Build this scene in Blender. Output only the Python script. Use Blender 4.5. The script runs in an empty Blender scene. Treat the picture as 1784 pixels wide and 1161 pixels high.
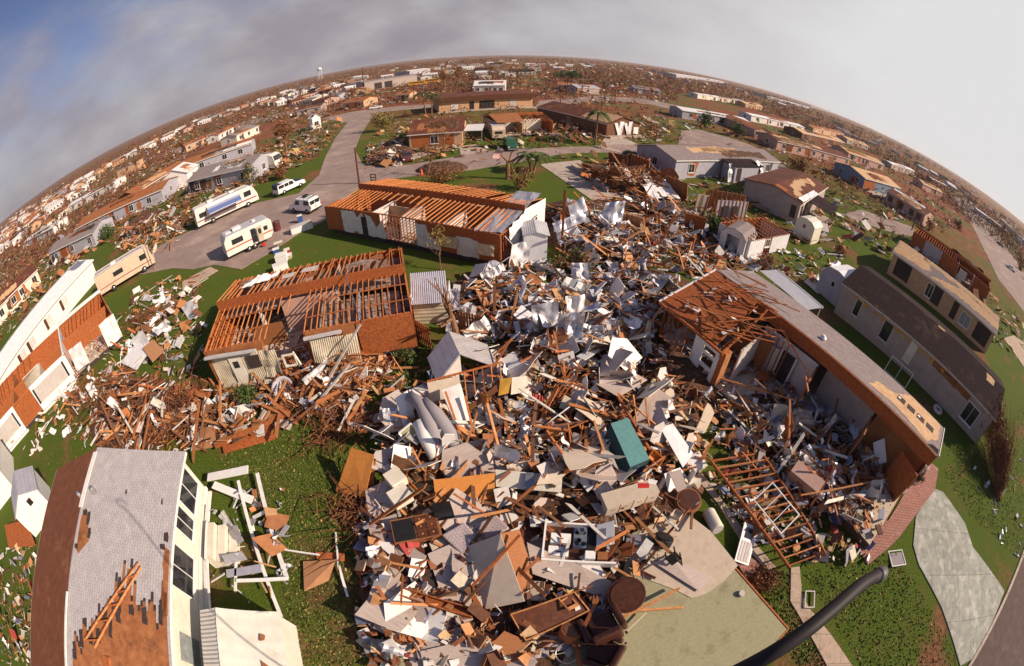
import bpy, bmesh, math, random
from mathutils import Vector, Matrix, noise
SC = bpy.context.scene
COL = SC.collection
R = math.radians
rnd = random.Random(7)

# ------------------------------------------------------------------ camera
CAM_H, PITCH = 17.0, 37.6
cd = bpy.data.cameras.new("camera")
cam = bpy.data.objects.new("camera", cd)
COL.objects.link(cam)
cd.type = 'PANO'
for holder in (cd, getattr(cd, 'cycles', None)):
    try:
        holder.panorama_type = 'FISHEYE_EQUISOLID'
        holder.fisheye_lens = 752.0 / 1784.0 * 36.0
        holder.fisheye_fov = R(240)
    except Exception:
        pass
cd.sensor_width = 36.0
cd.sensor_height = 36.0 * 1161 / 1784
cd.sensor_fit = 'HORIZONTAL'
cd.clip_start, cd.clip_end = 0.05, 20000
cam.location = (0, 0, CAM_H)
cam.rotation_euler = (R(90 - PITCH), 0, 0)
SC.camera = cam

# ------------------------------------------------------------------ sun and sky
SUN_AZ, SUN_EL = 103.0, 31.0
w = bpy.data.worlds.new("World")
SC.world = w
w.use_nodes = True
nt = w.node_tree
nt.nodes.clear()
def N(t, typ, **kw):
    n = t.nodes.new(typ)
    for k, v in kw.items():
        setattr(n, k, v)
    return n
out = N(nt, 'ShaderNodeOutputWorld')
bg = N(nt, 'ShaderNodeBackground')
bg.inputs['Strength'].default_value = 0.07
sky = N(nt, 'ShaderNodeTexSky', sky_type='NISHITA')
sky.sun_disc = False
sky.sun_elevation = R(SUN_EL)
sky.sun_rotation = R(SUN_AZ)
sky.air_density, sky.dust_density, sky.ozone_density = 1.0, 1.2, 3.0
tc = N(nt, 'ShaderNodeTexCoord')
mp = N(nt, 'ShaderNodeMapping')
mp.inputs['Scale'].default_value = (1.0, 1.0, 1.9)
nz = N(nt, 'ShaderNodeTexNoise')
nz.inputs['Scale'].default_value = 2.9
nz.inputs['Detail'].default_value = 9
nz.inputs['Roughness'].default_value = 0.58
sep = N(nt, 'ShaderNodeSeparateXYZ')
L = nt.links.new
L(tc.outputs['Generated'], mp.inputs['Vector'])
L(mp.outputs[0], nz.inputs['Vector'])
L(tc.outputs['Generated'], sep.inputs[0])
def math_node(op, a, b=None, c=None, clamp=False):
    m = N(nt, 'ShaderNodeMath', operation=op)
    m.use_clamp = clamp
    for i, v in enumerate((a, b, c)):
        if v is None:
            continue
        if isinstance(v, (int, float)):
            m.inputs[i].default_value = v
        else:
            L(v, m.inputs[i])
    return m.outputs[0]
# the cloud cover: thin over the west (-X), thick and pale toward the sun (+X) and near the horizon
cover = math_node('MULTIPLY_ADD', sep.outputs['X'], 0.34, 0.20)
low = math_node('MULTIPLY', math_node('POWER', math_node('SUBTRACT', 1.0, math_node('ABSOLUTE', sep.outputs['Z']), clamp=True), 2.4), 0.55)
# the cover thins out overhead, where the sky is clear
over = math_node('MULTIPLY', math_node('SUBTRACT', sep.outputs['Z'], 0.34, clamp=True), 0.9)
dens = math_node('SUBTRACT', math_node('ADD', math_node('ADD', nz.outputs['Fac'], cover), low), over)
fac = N(nt, 'ShaderNodeMapRange', interpolation_type='SMOOTHSTEP')
fac.inputs['From Min'].default_value = 0.46
fac.inputs['From Max'].default_value = 0.98
L(dens, fac.inputs['Value'])
# cloud brightness: grey lilac away from the sun, white near it
nz2 = N(nt, 'ShaderNodeTexNoise')
nz2.inputs['Scale'].default_value = 5.0
nz2.inputs['Detail'].default_value = 8
L(mp.outputs[0], nz2.inputs['Vector'])
east = math_node('MAXIMUM', sep.outputs['X'], -0.12)
amp = math_node('MULTIPLY_ADD', east, -0.5, 0.56)
lum = math_node('MULTIPLY_ADD', east, 0.80, math_node('MULTIPLY_ADD', nz2.outputs['Fac'], amp, 0.30), clamp=True)
ramp = N(nt, 'ShaderNodeValToRGB')
ramp.color_ramp.elements[0].position = 0.0
ramp.color_ramp.elements[0].color = (2.5, 2.2, 2.75, 1)
ramp.color_ramp.elements[1].position = 1.0
ramp.color_ramp.elements[1].color = (8.2, 8.1, 8.1, 1)
e = ramp.color_ramp.elements.new(0.45)
e.color = (3.7, 3.35, 3.75, 1)
L(lum, ramp.inputs[0])
mix = N(nt, 'ShaderNodeMix', data_type='RGBA')
L(fac.outputs[0], mix.inputs['Factor'])
tint = N(nt, 'ShaderNodeMix', data_type='RGBA', blend_type='MULTIPLY')
tint.inputs[0].default_value = 1
tint.inputs['B'].default_value = (1.0, .84, .94, 1)
L(sky.outputs[0], tint.inputs['A'])
L(tint.outputs['Result'], mix.inputs['A'])
L(ramp.outputs[0], mix.inputs['B'])
L(mix.outputs['Result'], bg.inputs['Color'])
L(bg.outputs[0], out.inputs[0])

sd = bpy.data.lights.new("sun", 'SUN')
sd.energy = 5.0
sd.angle = R(0.6)
sd.color = (1.0, 0.81, 0.615)
sun = bpy.data.objects.new("sun", sd)
COL.objects.link(sun)
sdir = Vector((math.sin(R(SUN_AZ)) * math.cos(R(SUN_EL)), math.cos(R(SUN_AZ)) * math.cos(R(SUN_EL)), math.sin(R(SUN_EL))))
sun.rotation_euler = sdir.to_track_quat('Z', 'Y').to_euler()
sun.location = (60, -10, 60)
SC.view_settings.view_transform = 'Standard'
SC.view_settings.look = 'None'
SC.view_settings.exposure = 0.40
SC.view_settings.gamma = 1.0
SC.cycles.max_bounces = 5
SC.cycles.diffuse_bounces = 3
SC.cycles.use_denoising = True

# ------------------------------------------------------------------ photo pixel -> point of the place
FPX = 752.0
_cp, _sp = math.cos(R(PITCH)), math.sin(R(PITCH))
def ray(px, py):
    dx, dy = px - 892.0, 580.5 - py
    r = math.hypot(dx, dy) or 1e-9
    t = 2 * math.asin(min(1, r / (2 * FPX)))
    x, y, f = math.sin(t) * dx / r, math.sin(t) * dy / r, math.cos(t)
    return Vector((x, f * _cp + y * _sp, y * _cp - f * _sp))
def G(px, py, z=0.0):
    d = ray(px, py)
    k = (z - CAM_H) / min(d.z, -1e-4)
    return Vector((d.x * k, d.y * k, z))

# ------------------------------------------------------------------ mesh builder
class MB:
    def __init__(self):
        self.v, self.f, self.m, self.c = [], [], [], []
        self.col = None
        self.mi = 0
    def add(self, vs, fs):
        o = len(self.v)
        self.v.extend([tuple(p) for p in vs])
        for f in fs:
            self.f.append([i + o for i in f])
            self.m.append(self.mi)
            self.c.append(self.col)
        return self
    def hexa(self, p):
        return self.add(p, [(3, 2, 1, 0), (4, 5, 6, 7), (0, 1, 5, 4), (1, 2, 6, 5), (2, 3, 7, 6), (3, 0, 4, 7)])
    def box(self, x0, x1, y0, y1, z0, z1):
        return self.hexa([(x0, y0, z0), (x1, y0, z0), (x1, y1, z0), (x0, y1, z0), (x0, y0, z1), (x1, y0, z1), (x1, y1, z1), (x0, y1, z1)])
    def bar(self, a, b, w=.05, h=.1, up=(0, 0, 1)):
        a, b = Vector(a), Vector(b)
        d = (b - a).normalized()
        s = d.cross(Vector(up))
        if s.length < 1e-3:
            s = d.cross(Vector((1, 0, 0)))
        s.normalize()
        u = s.cross(d)
        s, u = s * w / 2, u * h / 2
        return self.hexa([a - s - u, a + s - u, b + s - u, b - s - u, a - s + u, a + s + u, b + s + u, b - s + u])
    def slab(self, pts, t, n=None):
        pts = [Vector(p) for p in pts]
        k = len(pts)
        if n is None:
            n = Vector((0, 0, 0))
            for i in range(k):
                n += (pts[i] - pts[0]).cross(pts[(i + 1) % k] - pts[0])
            n = n.normalized() if n.length > 1e-9 else Vector((0, 0, 1))
        n = Vector(n) * t
        return self.add(pts + [p + n for p in pts], [tuple(range(k))[::-1], tuple(range(k, 2 * k))] + [(i, (i + 1) % k, (i + 1) % k + k, i + k) for i in range(k)])
    def tube(self, pts, rad, n=6, cap=True):
        pts = [Vector(p) for p in pts]
        rs = rad if isinstance(rad, (list, tuple)) else [rad] * len(pts)
        vs, fs = [], []
        ref = Vector((0.31, 0.17, 0.93))
        for i, p in enumerate(pts):
            d = (pts[min(i + 1, len(pts) - 1)] - pts[max(i - 1, 0)])
            d = d.normalized() if d.length > 1e-9 else Vector((0, 0, 1))
            a = d.cross(ref)
            if a.length < .05:
                a = d.cross(Vector((1, 0, 0)))
            a.normalize()
            b = d.cross(a)
            for j in range(n):
                t = 2 * math.pi * j / n
                vs.append(p + a * (math.cos(t) * rs[i]) + b * (math.sin(t) * rs[i]))
        for i in range(len(pts) - 1):
            for j in range(n):
                fs.append((i * n + j, i * n + (j + 1) % n, (i + 1) * n + (j + 1) % n, (i + 1) * n + j))
        if cap:
            fs.append(tuple(range(n))[::-1])
            fs.append(tuple(range((len(pts) - 1) * n, len(pts) * n)))
        return self.add(vs, fs)
    def lathe(self, prof, c=(0, 0, 0), n=16):
        c = Vector(c)
        vs, fs = [], []
        for r_, z in prof:
            for j in range(n):
                t = 2 * math.pi * j / n
                vs.append(c + Vector((math.cos(t) * r_, math.sin(t) * r_, z)))
        for i in range(len(prof) - 1):
            for j in range(n):
                fs.append((i * n + j, i * n + (j + 1) % n, (i + 1) * n + (j + 1) % n, (i + 1) * n + j))
        return self.add(vs, fs)
    def ribbed(self, o, U, V, n, amp, bend=None, k=6):
        """a corrugated sheet: ribs counted along U, running along V; two-sided thickness by a back layer"""
        o, U, V = Vector(o), Vector(U), Vector(V)
        nn = U.cross(V).normalized()
        vs, fs = [], []
        m = 2 * n + 1
        for j in range(k + 1):
            for i in range(m):
                p = o + U * (i / (m - 1)) + V * (j / k) + nn * (amp if i % 2 else 0)
                if bend:
                    p = p + nn * bend(i / (m - 1), j / k)
                vs.append(p)
        for j in range(k):
            for i in range(m - 1):
                fs.append((j * m + i, j * m + i + 1, (j + 1) * m + i + 1, (j + 1) * m + i))
        return self.add(vs, fs)
    def sheet(self, o, U, V, nu, nv, fn):
        o, U, V = Vector(o), Vector(U), Vector(V)
        nn = U.cross(V).normalized()
        vs, fs = [], []
        for j in range(nv + 1):
            for i in range(nu + 1):
                a, b = i / nu, j / nv
                vs.append(o + U * a + V * b + nn * fn(a, b))
        for j in range(nv):
            for i in range(nu):
                fs.append((j * (nu + 1) + i, j * (nu + 1) + i + 1, (j + 1) * (nu + 1) + i + 1, (j + 1) * (nu + 1) + i))
        return self.add(vs, fs)
    def data(self, name, mats):
        me = bpy.data.meshes.new(name)
        me.from_pydata(self.v, [], self.f)
        mats = mats if isinstance(mats, (list, tuple)) else [mats]
        for m in mats:
            me.materials.append(M(m))
        if len(mats) > 1:
            me.polygons.foreach_set('material_index', self.m)
        if any(c is not None for c in self.c):
            at = me.color_attributes.new('tint', 'FLOAT_COLOR', 'CORNER')
            buf = []
            for p, c in zip(self.f, self.c):
                c = c or (.5, .5, .5)
                buf.extend((c[0], c[1], c[2], 1.0) * len(p))
            at.data.foreach_set('color', buf)
        me.validate()
        me.update()
        return me
    def build(self, name, mats, parent=None, smooth=False, loc=None, rz=0.0):
        me = self.data(name, mats)
        if smooth:
            me.polygons.foreach_set('use_smooth', [True] * len(me.polygons))
        return link(name, me, parent, loc, rz)

def link(name, me, parent=None, loc=None, rz=0.0):
    o = bpy.data.objects.new(name, me)
    COL.objects.link(o)
    if parent is not None:
        o.parent = parent
    if loc is not None:
        o.location = loc
    if rz:
        o.rotation_euler = (0, 0, rz)
    return o
def tag(o, label=None, cat=None, group=None, kind=None):
    if label: o['label'] = label
    if cat: o['category'] = cat
    if group: o['group'] = group
    if kind: o['kind'] = kind
    return o
def thing(name, label, cat, loc, rz=0.0, group=None):
    o = link(name, None, None, loc, rz)
    o.empty_display_size = .3
    return tag(o, label, cat, group)
KIDS = {}
def copy_tree(o, loc, rz, label=None, group=None, scale=None):
    c = o.copy()
    COL.objects.link(c)
    c.location = loc
    c.rotation_euler = (0, 0, rz)
    if scale: c.scale = (scale,) * 3
    if label: c['label'] = label
    if group: c['group'] = group
    for ch in list(o.children):
        d = ch.copy(); COL.objects.link(d); d.parent = c
        for g in list(ch.children):
            e_ = g.copy(); COL.objects.link(e_); e_.parent = d
    return c
def setloc(o, v):
    """move a top-level mesh's origin to v without moving its surface"""
    o.data.transform(Matrix.Translation(-Vector(v)))
    o.location = v
    return o
def centre(o):
    me = o.data
    c = Vector((0, 0, 0))
    for p in me.vertices: c += p.co
    c /= max(1, len(me.vertices))
    c.z = min(p.co.z for p in me.vertices)
    return setloc(o, c)

# ------------------------------------------------------------------ materials
_MATS = {}
SPEC = {}
def M(name):
    if name in _MATS:
        return _MATS[name]
    s = SPEC[name]
    m = bpy.data.materials.new(name)
    m.use_nodes = True
    t = m.node_tree
    b = t.nodes['Principled BSDF']
    _MATS[name] = m
    l = t.links.new
    b.inputs['Roughness'].default_value = s.get('rough', .8)
    b.inputs['Metallic'].default_value = s.get('metal', 0)
    b.inputs['Specular IOR Level'].default_value = s.get('spec', .3)
    co = N(t, 'ShaderNodeTexCoord')
    oi = N(t, 'ShaderNodeObjectInfo')
    vec = co.outputs['Object']
    if s.get('world'):
        g = N(t, 'ShaderNodeNewGeometry'); vec = g.outputs['Position']
    else:
        a = N(t, 'ShaderNodeVectorMath', operation='MULTIPLY_ADD')
        l(oi.outputs['Random'], a.inputs[0]); a.inputs[1].default_value = (37, 19, 53); l(vec, a.inputs[2])
        vec = a.outputs[0]
    if 'stretch' in s:
        mpn = N(t, 'ShaderNodeMapping'); mpn.inputs['Scale'].default_value = s['stretch']
        l(vec, mpn.inputs[0]); nvec = mpn.outputs[0]
    else:
        nvec = vec
    n1 = N(t, 'ShaderNodeTexNoise'); n1.inputs['Scale'].default_value = s.get('scale', 4.0); n1.inputs['Detail'].default_value = 6; n1.inputs['Roughness'].default_value = .65
    l(nvec, n1.inputs['Vector'])
    rp = N(t, 'ShaderNodeValToRGB')
    c0, c1 = s['c'], s.get('c2', tuple(x * .62 for x in s['c']))
    lo, hi = s.get('band', (.35, .68))
    rp.color_ramp.elements[0].position = lo; rp.color_ramp.elements[1].position = hi
    rp.color_ramp.elements[0].color = (*c1, 1); rp.color_ramp.elements[1].color = (*c0, 1)
    l(n1.outputs['Fac'], rp.inputs[0])
    colr = rp.outputs[0]
    if s.get('attr'):
        at = N(t, 'ShaderNodeAttribute'); at.attribute_name = 'tint'
        mx = N(t, 'ShaderNodeMix', data_type='RGBA', blend_type='MULTIPLY'); mx.inputs[0].default_value = 1
        l(at.outputs['Color'], mx.inputs['A']); l(colr, mx.inputs['B']); colr = mx.outputs['Result']
    if 'stain' in s:      # patches of dirt and wear with a shape of their own
        sc, lo, hi, sc_col = s['stain']
        n2 = N(t, 'ShaderNodeTexNoise'); n2.inputs['Scale'].default_value = sc; n2.inputs['Detail'].default_value = 7; n2.inputs['Roughness'].default_value = .7
        l(vec, n2.inputs['Vector'])
        mr = N(t, 'ShaderNodeMapRange'); mr.inputs['From Min'].default_value = lo; mr.inputs['From Max'].default_value = hi
        l(n2.outputs['Fac'], mr.inputs['Value'])
        mx = N(t, 'ShaderNodeMix', data_type='RGBA'); l(mr.outputs[0], mx.inputs['Factor']); l(colr, mx.inputs['A']); mx.inputs['B'].default_value = (*sc_col, 1)
        colr = mx.outputs['Result']
    if 'lines' in s:      # seams / boards: (axis, per metre, darkness, width)
        ax, per, dark, wd = s['lines']
        sp = N(t, 'ShaderNodeSeparateXYZ'); l(co.outputs['Object'] if not s.get('world') else vec, sp.inputs[0])
        src = sp.outputs[ax] if ax < 3 else None
        if ax == 3:
            ad = N(t, 'ShaderNodeMath', operation='ADD'); l(sp.outputs[0], ad.inputs[0]); l(sp.outputs[1], ad.inputs[1]); src = ad.outputs[0]
        mu = N(t, 'ShaderNodeMath', operation='MULTIPLY'); l(src, mu.inputs[0]); mu.inputs[1].default_value = per
        fr_ = N(t, 'ShaderNodeMath', operation='FRACT'); l(mu.outputs[0], fr_.inputs[0])
        lt = N(t, 'ShaderNodeMath', operation='LESS_THAN'); l(fr_.outputs[0], lt.inputs[0]); lt.inputs[1].default_value = wd
        mx = N(t, 'ShaderNodeMix', data_type='RGBA', blend_type='MULTIPLY'); l(lt.outputs[0], mx.inputs['Factor']); l(colr, mx.inputs['A']); mx.inputs['B'].default_value = (dark, dark, dark, 1)
        colr = mx.outputs['Result']
    if 'brick' in s:
        bw, bh, mort, offs, axes, c2b = s['brick']
        bt = N(t, 'ShaderNodeTexBrick'); bt.inputs['Scale'].default_value = 1.0
        bt.inputs['Brick Width'].default_value = bw; bt.inputs['Row Height'].default_value = bh
        bt.inputs['Mortar Size'].default_value = mort
        bt.inputs['Color1'].default_value = (1, 1, 1, 1); bt.inputs['Color2'].default_value = (c2b, c2b, c2b, 1); bt.inputs['Mortar'].default_value = (offs, offs, offs, 1)
        mpb = N(t, 'ShaderNodeMapping'); mpb.inputs['Rotation'].default_value = (0, 0, R(axes))
        l(vec if s.get('world') else co.outputs['Object'], mpb.inputs[0]); l(mpb.outputs[0], bt.inputs['Vector'])
        mx = N(t, 'ShaderNodeMix', data_type='RGBA', blend_type='MULTIPLY'); mx.inputs[0].default_value = 1
        l(colr, mx.inputs['A']); l(bt.outputs['Color'], mx.inputs['B']); colr = mx.outputs['Result']
    rv = s.get('vary', 0)
    if rv:
        hs = N(t, 'ShaderNodeHueSaturation')
        mr = N(t, 'ShaderNodeMapRange'); mr.inputs['To Min'].default_value = 1 - rv; mr.inputs['To Max'].default_value = 1 + rv * .6
        l(oi.outputs['Random'], mr.inputs['Value']); l(mr.outputs[0], hs.inputs['Value']); l(colr, hs.inputs['Color']); colr = hs.outputs[0]
    l(colr, b.inputs['Base Color'])
    if s.get('bump', 0):
        bp = N(t, 'ShaderNodeBump'); bp.inputs['Strength'].default_value = s['bump']; bp.inputs['Distance'].default_value = s.get('bdist', .02)
        l(n1.outputs['Fac'], bp.inputs['Height']); l(bp.outputs[0], b.inputs['Normal'])
    return m
def spec(name, c, **k):
    SPEC[name] = dict(c=c, **k)
DIRT = (.16, .10, .065)
spec('stud', (.46, .148, .045), c2=(.28, .076, .023), scale=6, rough=.75, vary=.25, stretch=(1, 1, 1))
spec('lumber', (.58, .28, .12), c2=(.38, .14, .048), scale=5, vary=.3)
spec('rafter', (.60, .24, .085), c2=(.42, .14, .045), scale=5, vary=.2)
spec('osb', (.44, .132, .038), c2=(.23, .058, .017), scale=7, vary=.15, stain=(1.1, .56, .72, (.22, .075, .03)))
spec('plywood', (.62, .26, .06), c2=(.48, .18, .04), scale=14, vary=.15)
spec('chipboard', (.50, .26, .13), c2=(.34, .16, .075), scale=24, vary=.15, stain=(1.5, .55, .75, (.3, .13, .06)))
spec('decking', (.62, .42, .25), c2=(.46, .27, .14), scale=3, vary=.1, stain=(.8, .55, .7, (.38, .2, .1)))
spec('panel_wood', (.36, .15, .06), c2=(.24, .09, .035), scale=3, stretch=(8, 8, .6), vary=.25)
spec('dark_wood', (.13, .045, .022), c2=(.07, .025, .014), scale=5, vary=.25, rough=.45)
spec('white_siding', (.78, .76, .75), c2=(.62, .59, .58), scale=1.6, rough=.6, lines=(2, 5.0, .72, .12), stain=(.9, .6, .8, (.42, .33, .27)))
spec('white_wall', (.80, .78, .76), c2=(.70, .67, .66), scale=2, rough=.6, stain=(1.2, .6, .85, (.45, .36, .3)))
spec('white_paint', (.80, .79, .78), c2=(.68, .66, .65), scale=4, rough=.5, vary=.08)
spec('enamel', (.82, .81, .79), c2=(.76, .74, .72), scale=3, rough=.25, spec=.5)
spec('cream', (.74, .70, .60), c2=(.62, .57, .47), scale=1.5, rough=.6, stain=(1.3, .6, .85, (.45, .36, .25)))
spec('cream_metal', (.70, .68, .62), c2=(.62, .58, .50), scale=1.4, rough=.45, stain=(.8, .6, .85, (.42, .34, .25)))
spec('tan_metal', (.56, .50, .39), c2=(.43, .37, .28), scale=1.6, rough=.5, stain=(1.2, .52, .75, (.30, .22, .14)))
spec('grey_siding', (.36, .33, .31), c2=(.29, .26, .25), scale=1.3, rough=.7, lines=(2, 6.0, .78, .1), stain=(.8, .62, .85, (.22, .17, .14)))
spec('pink_grey_siding', (.44, .36, .33), c2=(.35, .28, .26), scale=1.3, rough=.7, lines=(3, 4.0, .8, .1), stain=(.9, .6, .85, (.27, .2, .17)))
spec('blue_siding', (.17, .24, .36), c2=(.13, .19, .30), scale=1.6, rough=.7, lines=(2, 5, .8, .12), stain=(.9, .62, .85, (.12, .13, .17)))
spec('lilac_siding', (.42, .41, .47), c2=(.34, .33, .39), scale=1.4, rough=.6, lines=(2, 5, .8, .12))
spec('tan_wall', (.55, .36, .22), c2=(.45, .28, .17), scale=1.5, stain=(.9, .6, .8, (.34, .2, .12)))
spec('brick_wall', (.55, .34, .2), c2=(.46, .27, .16), scale=2, lines=(2, 5, .75, .15))
spec('brown_wall', (.20, .085, .045), c2=(.13, .055, .03), scale=2, lines=(3, 3, .6, .1))
spec('pink_wall', (.52, .33, .27), c2=(.43, .27, .22), scale=1.5, stain=(.9, .58, .8, (.33, .2, .16)))
spec('attic', (.30, .20, .16), c2=(.16, .09, .06), scale=2.4, rough=1, stain=(.9, .5, .62, (.40, .33, .30)))
spec('shingle_grey', (.47, .44, .46), c2=(.38, .355, .37), scale=2.2, spec=.1, rough=.9, brick=(.33, .145, .012, .62, 0, .90), stain=(.7, .62, .9, (.36, .32, .31)))
spec('shingle_dark', (.044, .029, .032), c2=(.027, .018, .021), spec=.06, scale=3.2, rough=.95, brick=(.33, .145, .012, .75, 0, .8), stain=(.45, .55, .75, (.11, .07, .06)))
spec('shingle_mid', (.31, .26, .26), c2=(.23, .19, .195), spec=.1, scale=2.5, rough=.95, brick=(.33, .145, .012, .7, 0, .87), stain=(.5, .58, .8, (.21, .16, .15)))
spec('shingle_brown', (.16, .05, .028), c2=(.10, .032, .02), scale=2.2, rough=.95, brick=(.33, .145, .012, .7, 0, .82), stain=(.35, .52, .7, (.26, .10, .055)))
spec('tarpaper', (.24, .085, .04), c2=(.165, .056, .027), scale=2.0, rough=.95, lines=(1, 1.1, .8, .02), stain=(.5, .56, .75, (.30, .125, .06)))
spec('bare_deck', (.38, .155, .06), c2=(.24, .085, .034), scale=3.0, rough=.9, stain=(1.1, .52, .66, (.17, .065, .03)))
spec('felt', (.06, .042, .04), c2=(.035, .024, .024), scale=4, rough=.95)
spec('metal', (.62, .61, .63), c2=(.48, .47, .50), scale=1.8, rough=.38, metal=.75, vary=.2, stain=(2.0, .62, .8, (.35, .27, .22)))
spec('alu', (.72, .71, .72), c2=(.58, .57, .59), scale=2, rough=.4, metal=.35, vary=.15)
spec('white_metal', (.78, .78, .80), c2=(.66, .65, .68), scale=2, rough=.4, vary=.12, stain=(1.5, .6, .8, (.48, .42, .38)))
spec('lilac_metal', (.52, .52, .60), c2=(.40, .40, .48), scale=2, rough=.4, metal=.3, vary=.15)
spec('glass', (.035, .035, .04), c2=(.02, .02, .025), scale=2, rough=.08, spec=.6)
spec('pale_glass', (.30, .33, .34), c2=(.2, .22, .23), scale=3, rough=.1, spec=.6)
spec('black', (.018, .017, .018), c2=(.012, .011, .012), scale=4, rough=.5)
spec('rubber', (.022, .02, .02), c2=(.014, .013, .013), scale=6, rough=.8)
spec('pole_paint', (.030, .026, .030), c2=(.017, .014, .017), scale=5, rough=.6, spec=.15, stain=(4, .55, .7, (.05, .042, .045)))
spec('pole_cap', (.10, .095, .105), c2=(.07, .066, .072), scale=5, rough=.5)
spec('steel', (.5, .5, .52), c2=(.38, .38, .4), scale=5, rough=.3, metal=.8)
spec('concrete', (.50, .42, .37), c2=(.40, .33, .28), scale=2.5, rough=.9, world=True, brick=(3.0, 3.0, .03, .6, 26, .92), stain=(.6, .52, .7, (.30, .22, .17)), bump=.2)
spec('walk', (.52, .40, .31), c2=(.42, .31, .24), scale=3, rough=.9, world=True, brick=(1.5, 1.5, .02, .55, 24, .88), stain=(1.0, .52, .7, (.30, .19, .12)))
spec('asphalt', (.30, .225, .205), c2=(.235, .17, .155), scale=.5, rough=.95, world=True, stain=(.16, .5, .64, (.37, .285, .25)), bump=.1)
spec('asphalt_dark', (.12, .08, .07), c2=(.085, .055, .05), scale=1.2, rough=.95, world=True, stain=(.5, .55, .75, (.17, .12, .1)))
spec('drive', (.40, .40, .36), c2=(.26, .27, .235), scale=1.3, rough=.9, world=True, brick=(3.2, 3.2, .025, .55, 24, .9), stain=(1.1, .5, .62, (.50, .49, .44)))
spec('brick_red', (.42, .21, .17), c2=(.33, .15, .12), scale=3, rough=.9, world=True, brick=(.42, .2, .022, .55, 24, .82), stain=(1.2, .58, .75, (.5, .3, .25)))
spec('carpet', (.345, .325, .205), c2=(.285, .265, .165), scale=9, rough=1, stain=(1.3, .53, .72, (.21, .17, .10)), bump=.3)
spec('beige_floor', (.54, .45, .36), c2=(.46, .37, .29), scale=3, rough=.9, stain=(1.1, .58, .75, (.36, .26, .19)))
spec('paneling', (.56, .47, .425), c2=(.44, .345, .30), scale=2.2, rough=.7, stretch=(1.4, 12, 12), vary=.12, stain=(1.2, .62, .85, (.33, .2, .14)))
spec('beige_panel', (.62, .52, .42), c2=(.54, .44, .35), scale=3, rough=.7, vary=.15, stain=(1.5, .6, .8, (.4, .26, .17)))
spec('marble', (.72, .69, .60), c2=(.55, .50, .42), scale=14, rough=.35)
spec('gypsum', (.60, .55, .53), c2=(.50, .45, .43), scale=3, rough=.9, vary=.2, stain=(2, .58, .75, (.40, .29, .22)))
spec('teal', (.13, .30, .30), c2=(.10, .245, .25), scale=5, rough=.9, vary=.05, stain=(1.6, .6, .8, (.19, .36, .35)))
spec('teal_dark', (.035, .075, .085), c2=(.025, .055, .065), scale=6, rough=.95)
spec('mattress', (.50, .42, .43), c2=(.40, .32, .335), scale=9, rough=.95, brick=(.14, .14, .02, .72, 45, .92))
spec('rug', (.34, .31, .335), c2=(.25, .225, .245), scale=26, rough=1, vary=.05)
spec('leather', (.085, .03, .02), c2=(.05, .018, .013), scale=5, rough=.4)
spec('wicker', (.42, .15, .05), c2=(.27, .085, .03), scale=10, rough=.6)
spec('stripe_cloth', (.55, .48, .48), c2=(.42, .35, .36), scale=6, rough=1, lines=(0, 22, .45, .4))
spec('red', (.55, .035, .025), c2=(.42, .025, .02), scale=3, rough=.4)
spec('orange_plastic', (.85, .13, .03), c2=(.7, .09, .02), scale=3, rough=.5)
spec('yellow', (.65, .36, .06), c2=(.5, .26, .04), scale=5, rough=.7, vary=.2)
spec('blue', (.05, .10, .34), c2=(.035, .07, .26), scale=3, rough=.5)
spec('navy', (.03, .04, .12), c2=(.02, .03, .09), scale=3, rough=.5)
spec('green_paint', (.03, .10, .06), c2=(.02, .075, .045), scale=3, rough=.3)
spec('maroon_paint', (.12, .035, .035), c2=(.09, .025, .025), scale=3, rough=.25, spec=.5)
spec('car_white', (.80, .79, .77), c2=(.72, .70, .68), scale=2, rough=.25, spec=.5)
spec('car_tan', (.50, .40, .28), c2=(.44, .34, .24), scale=2, rough=.3, spec=.5)
spec('car_dark', (.05, .05, .07), c2=(.035, .035, .05), scale=2, rough=.25, spec=.5)
spec('rv_white', (.76, .73, .68), c2=(.64, .60, .55), scale=1.5, rough=.4, stain=(1.3, .54, .8, (.46, .37, .30)))
spec('rv_roof', (.50, .49, .53), c2=(.40, .39, .43), scale=1.5, rough=.5, stain=(1.1, .58, .78, (.32, .3, .32)))
spec('rv_tan', (.62, .50, .38), c2=(.54, .42, .31), scale=1.5, rough=.45, stain=(1.0, .6, .85, (.4, .29, .2)))
spec('awning_white', (.75, .74, .78), c2=(.68, .67, .71), scale=3, rough=.7)
spec('awning_blue', (.10, .15, .36), c2=(.07, .11, .28), scale=3, rough=.7)
spec('stripe_maroon', (.30, .05, .09), c2=(.24, .04, .07), scale=3, rough=.4)
spec('stripe_red', (.55, .09, .05), c2=(.47, .07, .04), scale=3, rough=.4)
spec('amber', (.7, .1, .02), c2=(.6, .07, .02), scale=3, rough=.2)
spec('bus_yellow', (.70, .36, .03), c2=(.6, .3, .02), scale=3, rough=.4)
spec('bark', (.30, .165, .09), c2=(.19, .095, .05), scale=6, rough=.95, vary=.2, stretch=(2, 2, .5))
spec('dead_twig', (.24, .095, .045), c2=(.155, .055, .027), scale=4, rough=.95, vary=.2)
spec('dead_leaf', (.27, .105, .042), c2=(.155, .055, .024), scale=1.2, rough=.95, vary=.3, attr=True)
spec('leaf', (1, 1, 1), c2=(.6, .6, .6), scale=1.5, rough=.8, attr=True, vary=.1)
spec('bits', (1, 1, 1), c2=(.72, .70, .68), scale=3, rough=.8, attr=True)
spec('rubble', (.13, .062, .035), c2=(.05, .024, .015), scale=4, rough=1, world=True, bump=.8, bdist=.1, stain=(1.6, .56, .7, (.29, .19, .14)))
spec('far_rubble', (.21, .11, .065), c2=(.12, .058, .036), scale=1, rough=1, world=True)
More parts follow.
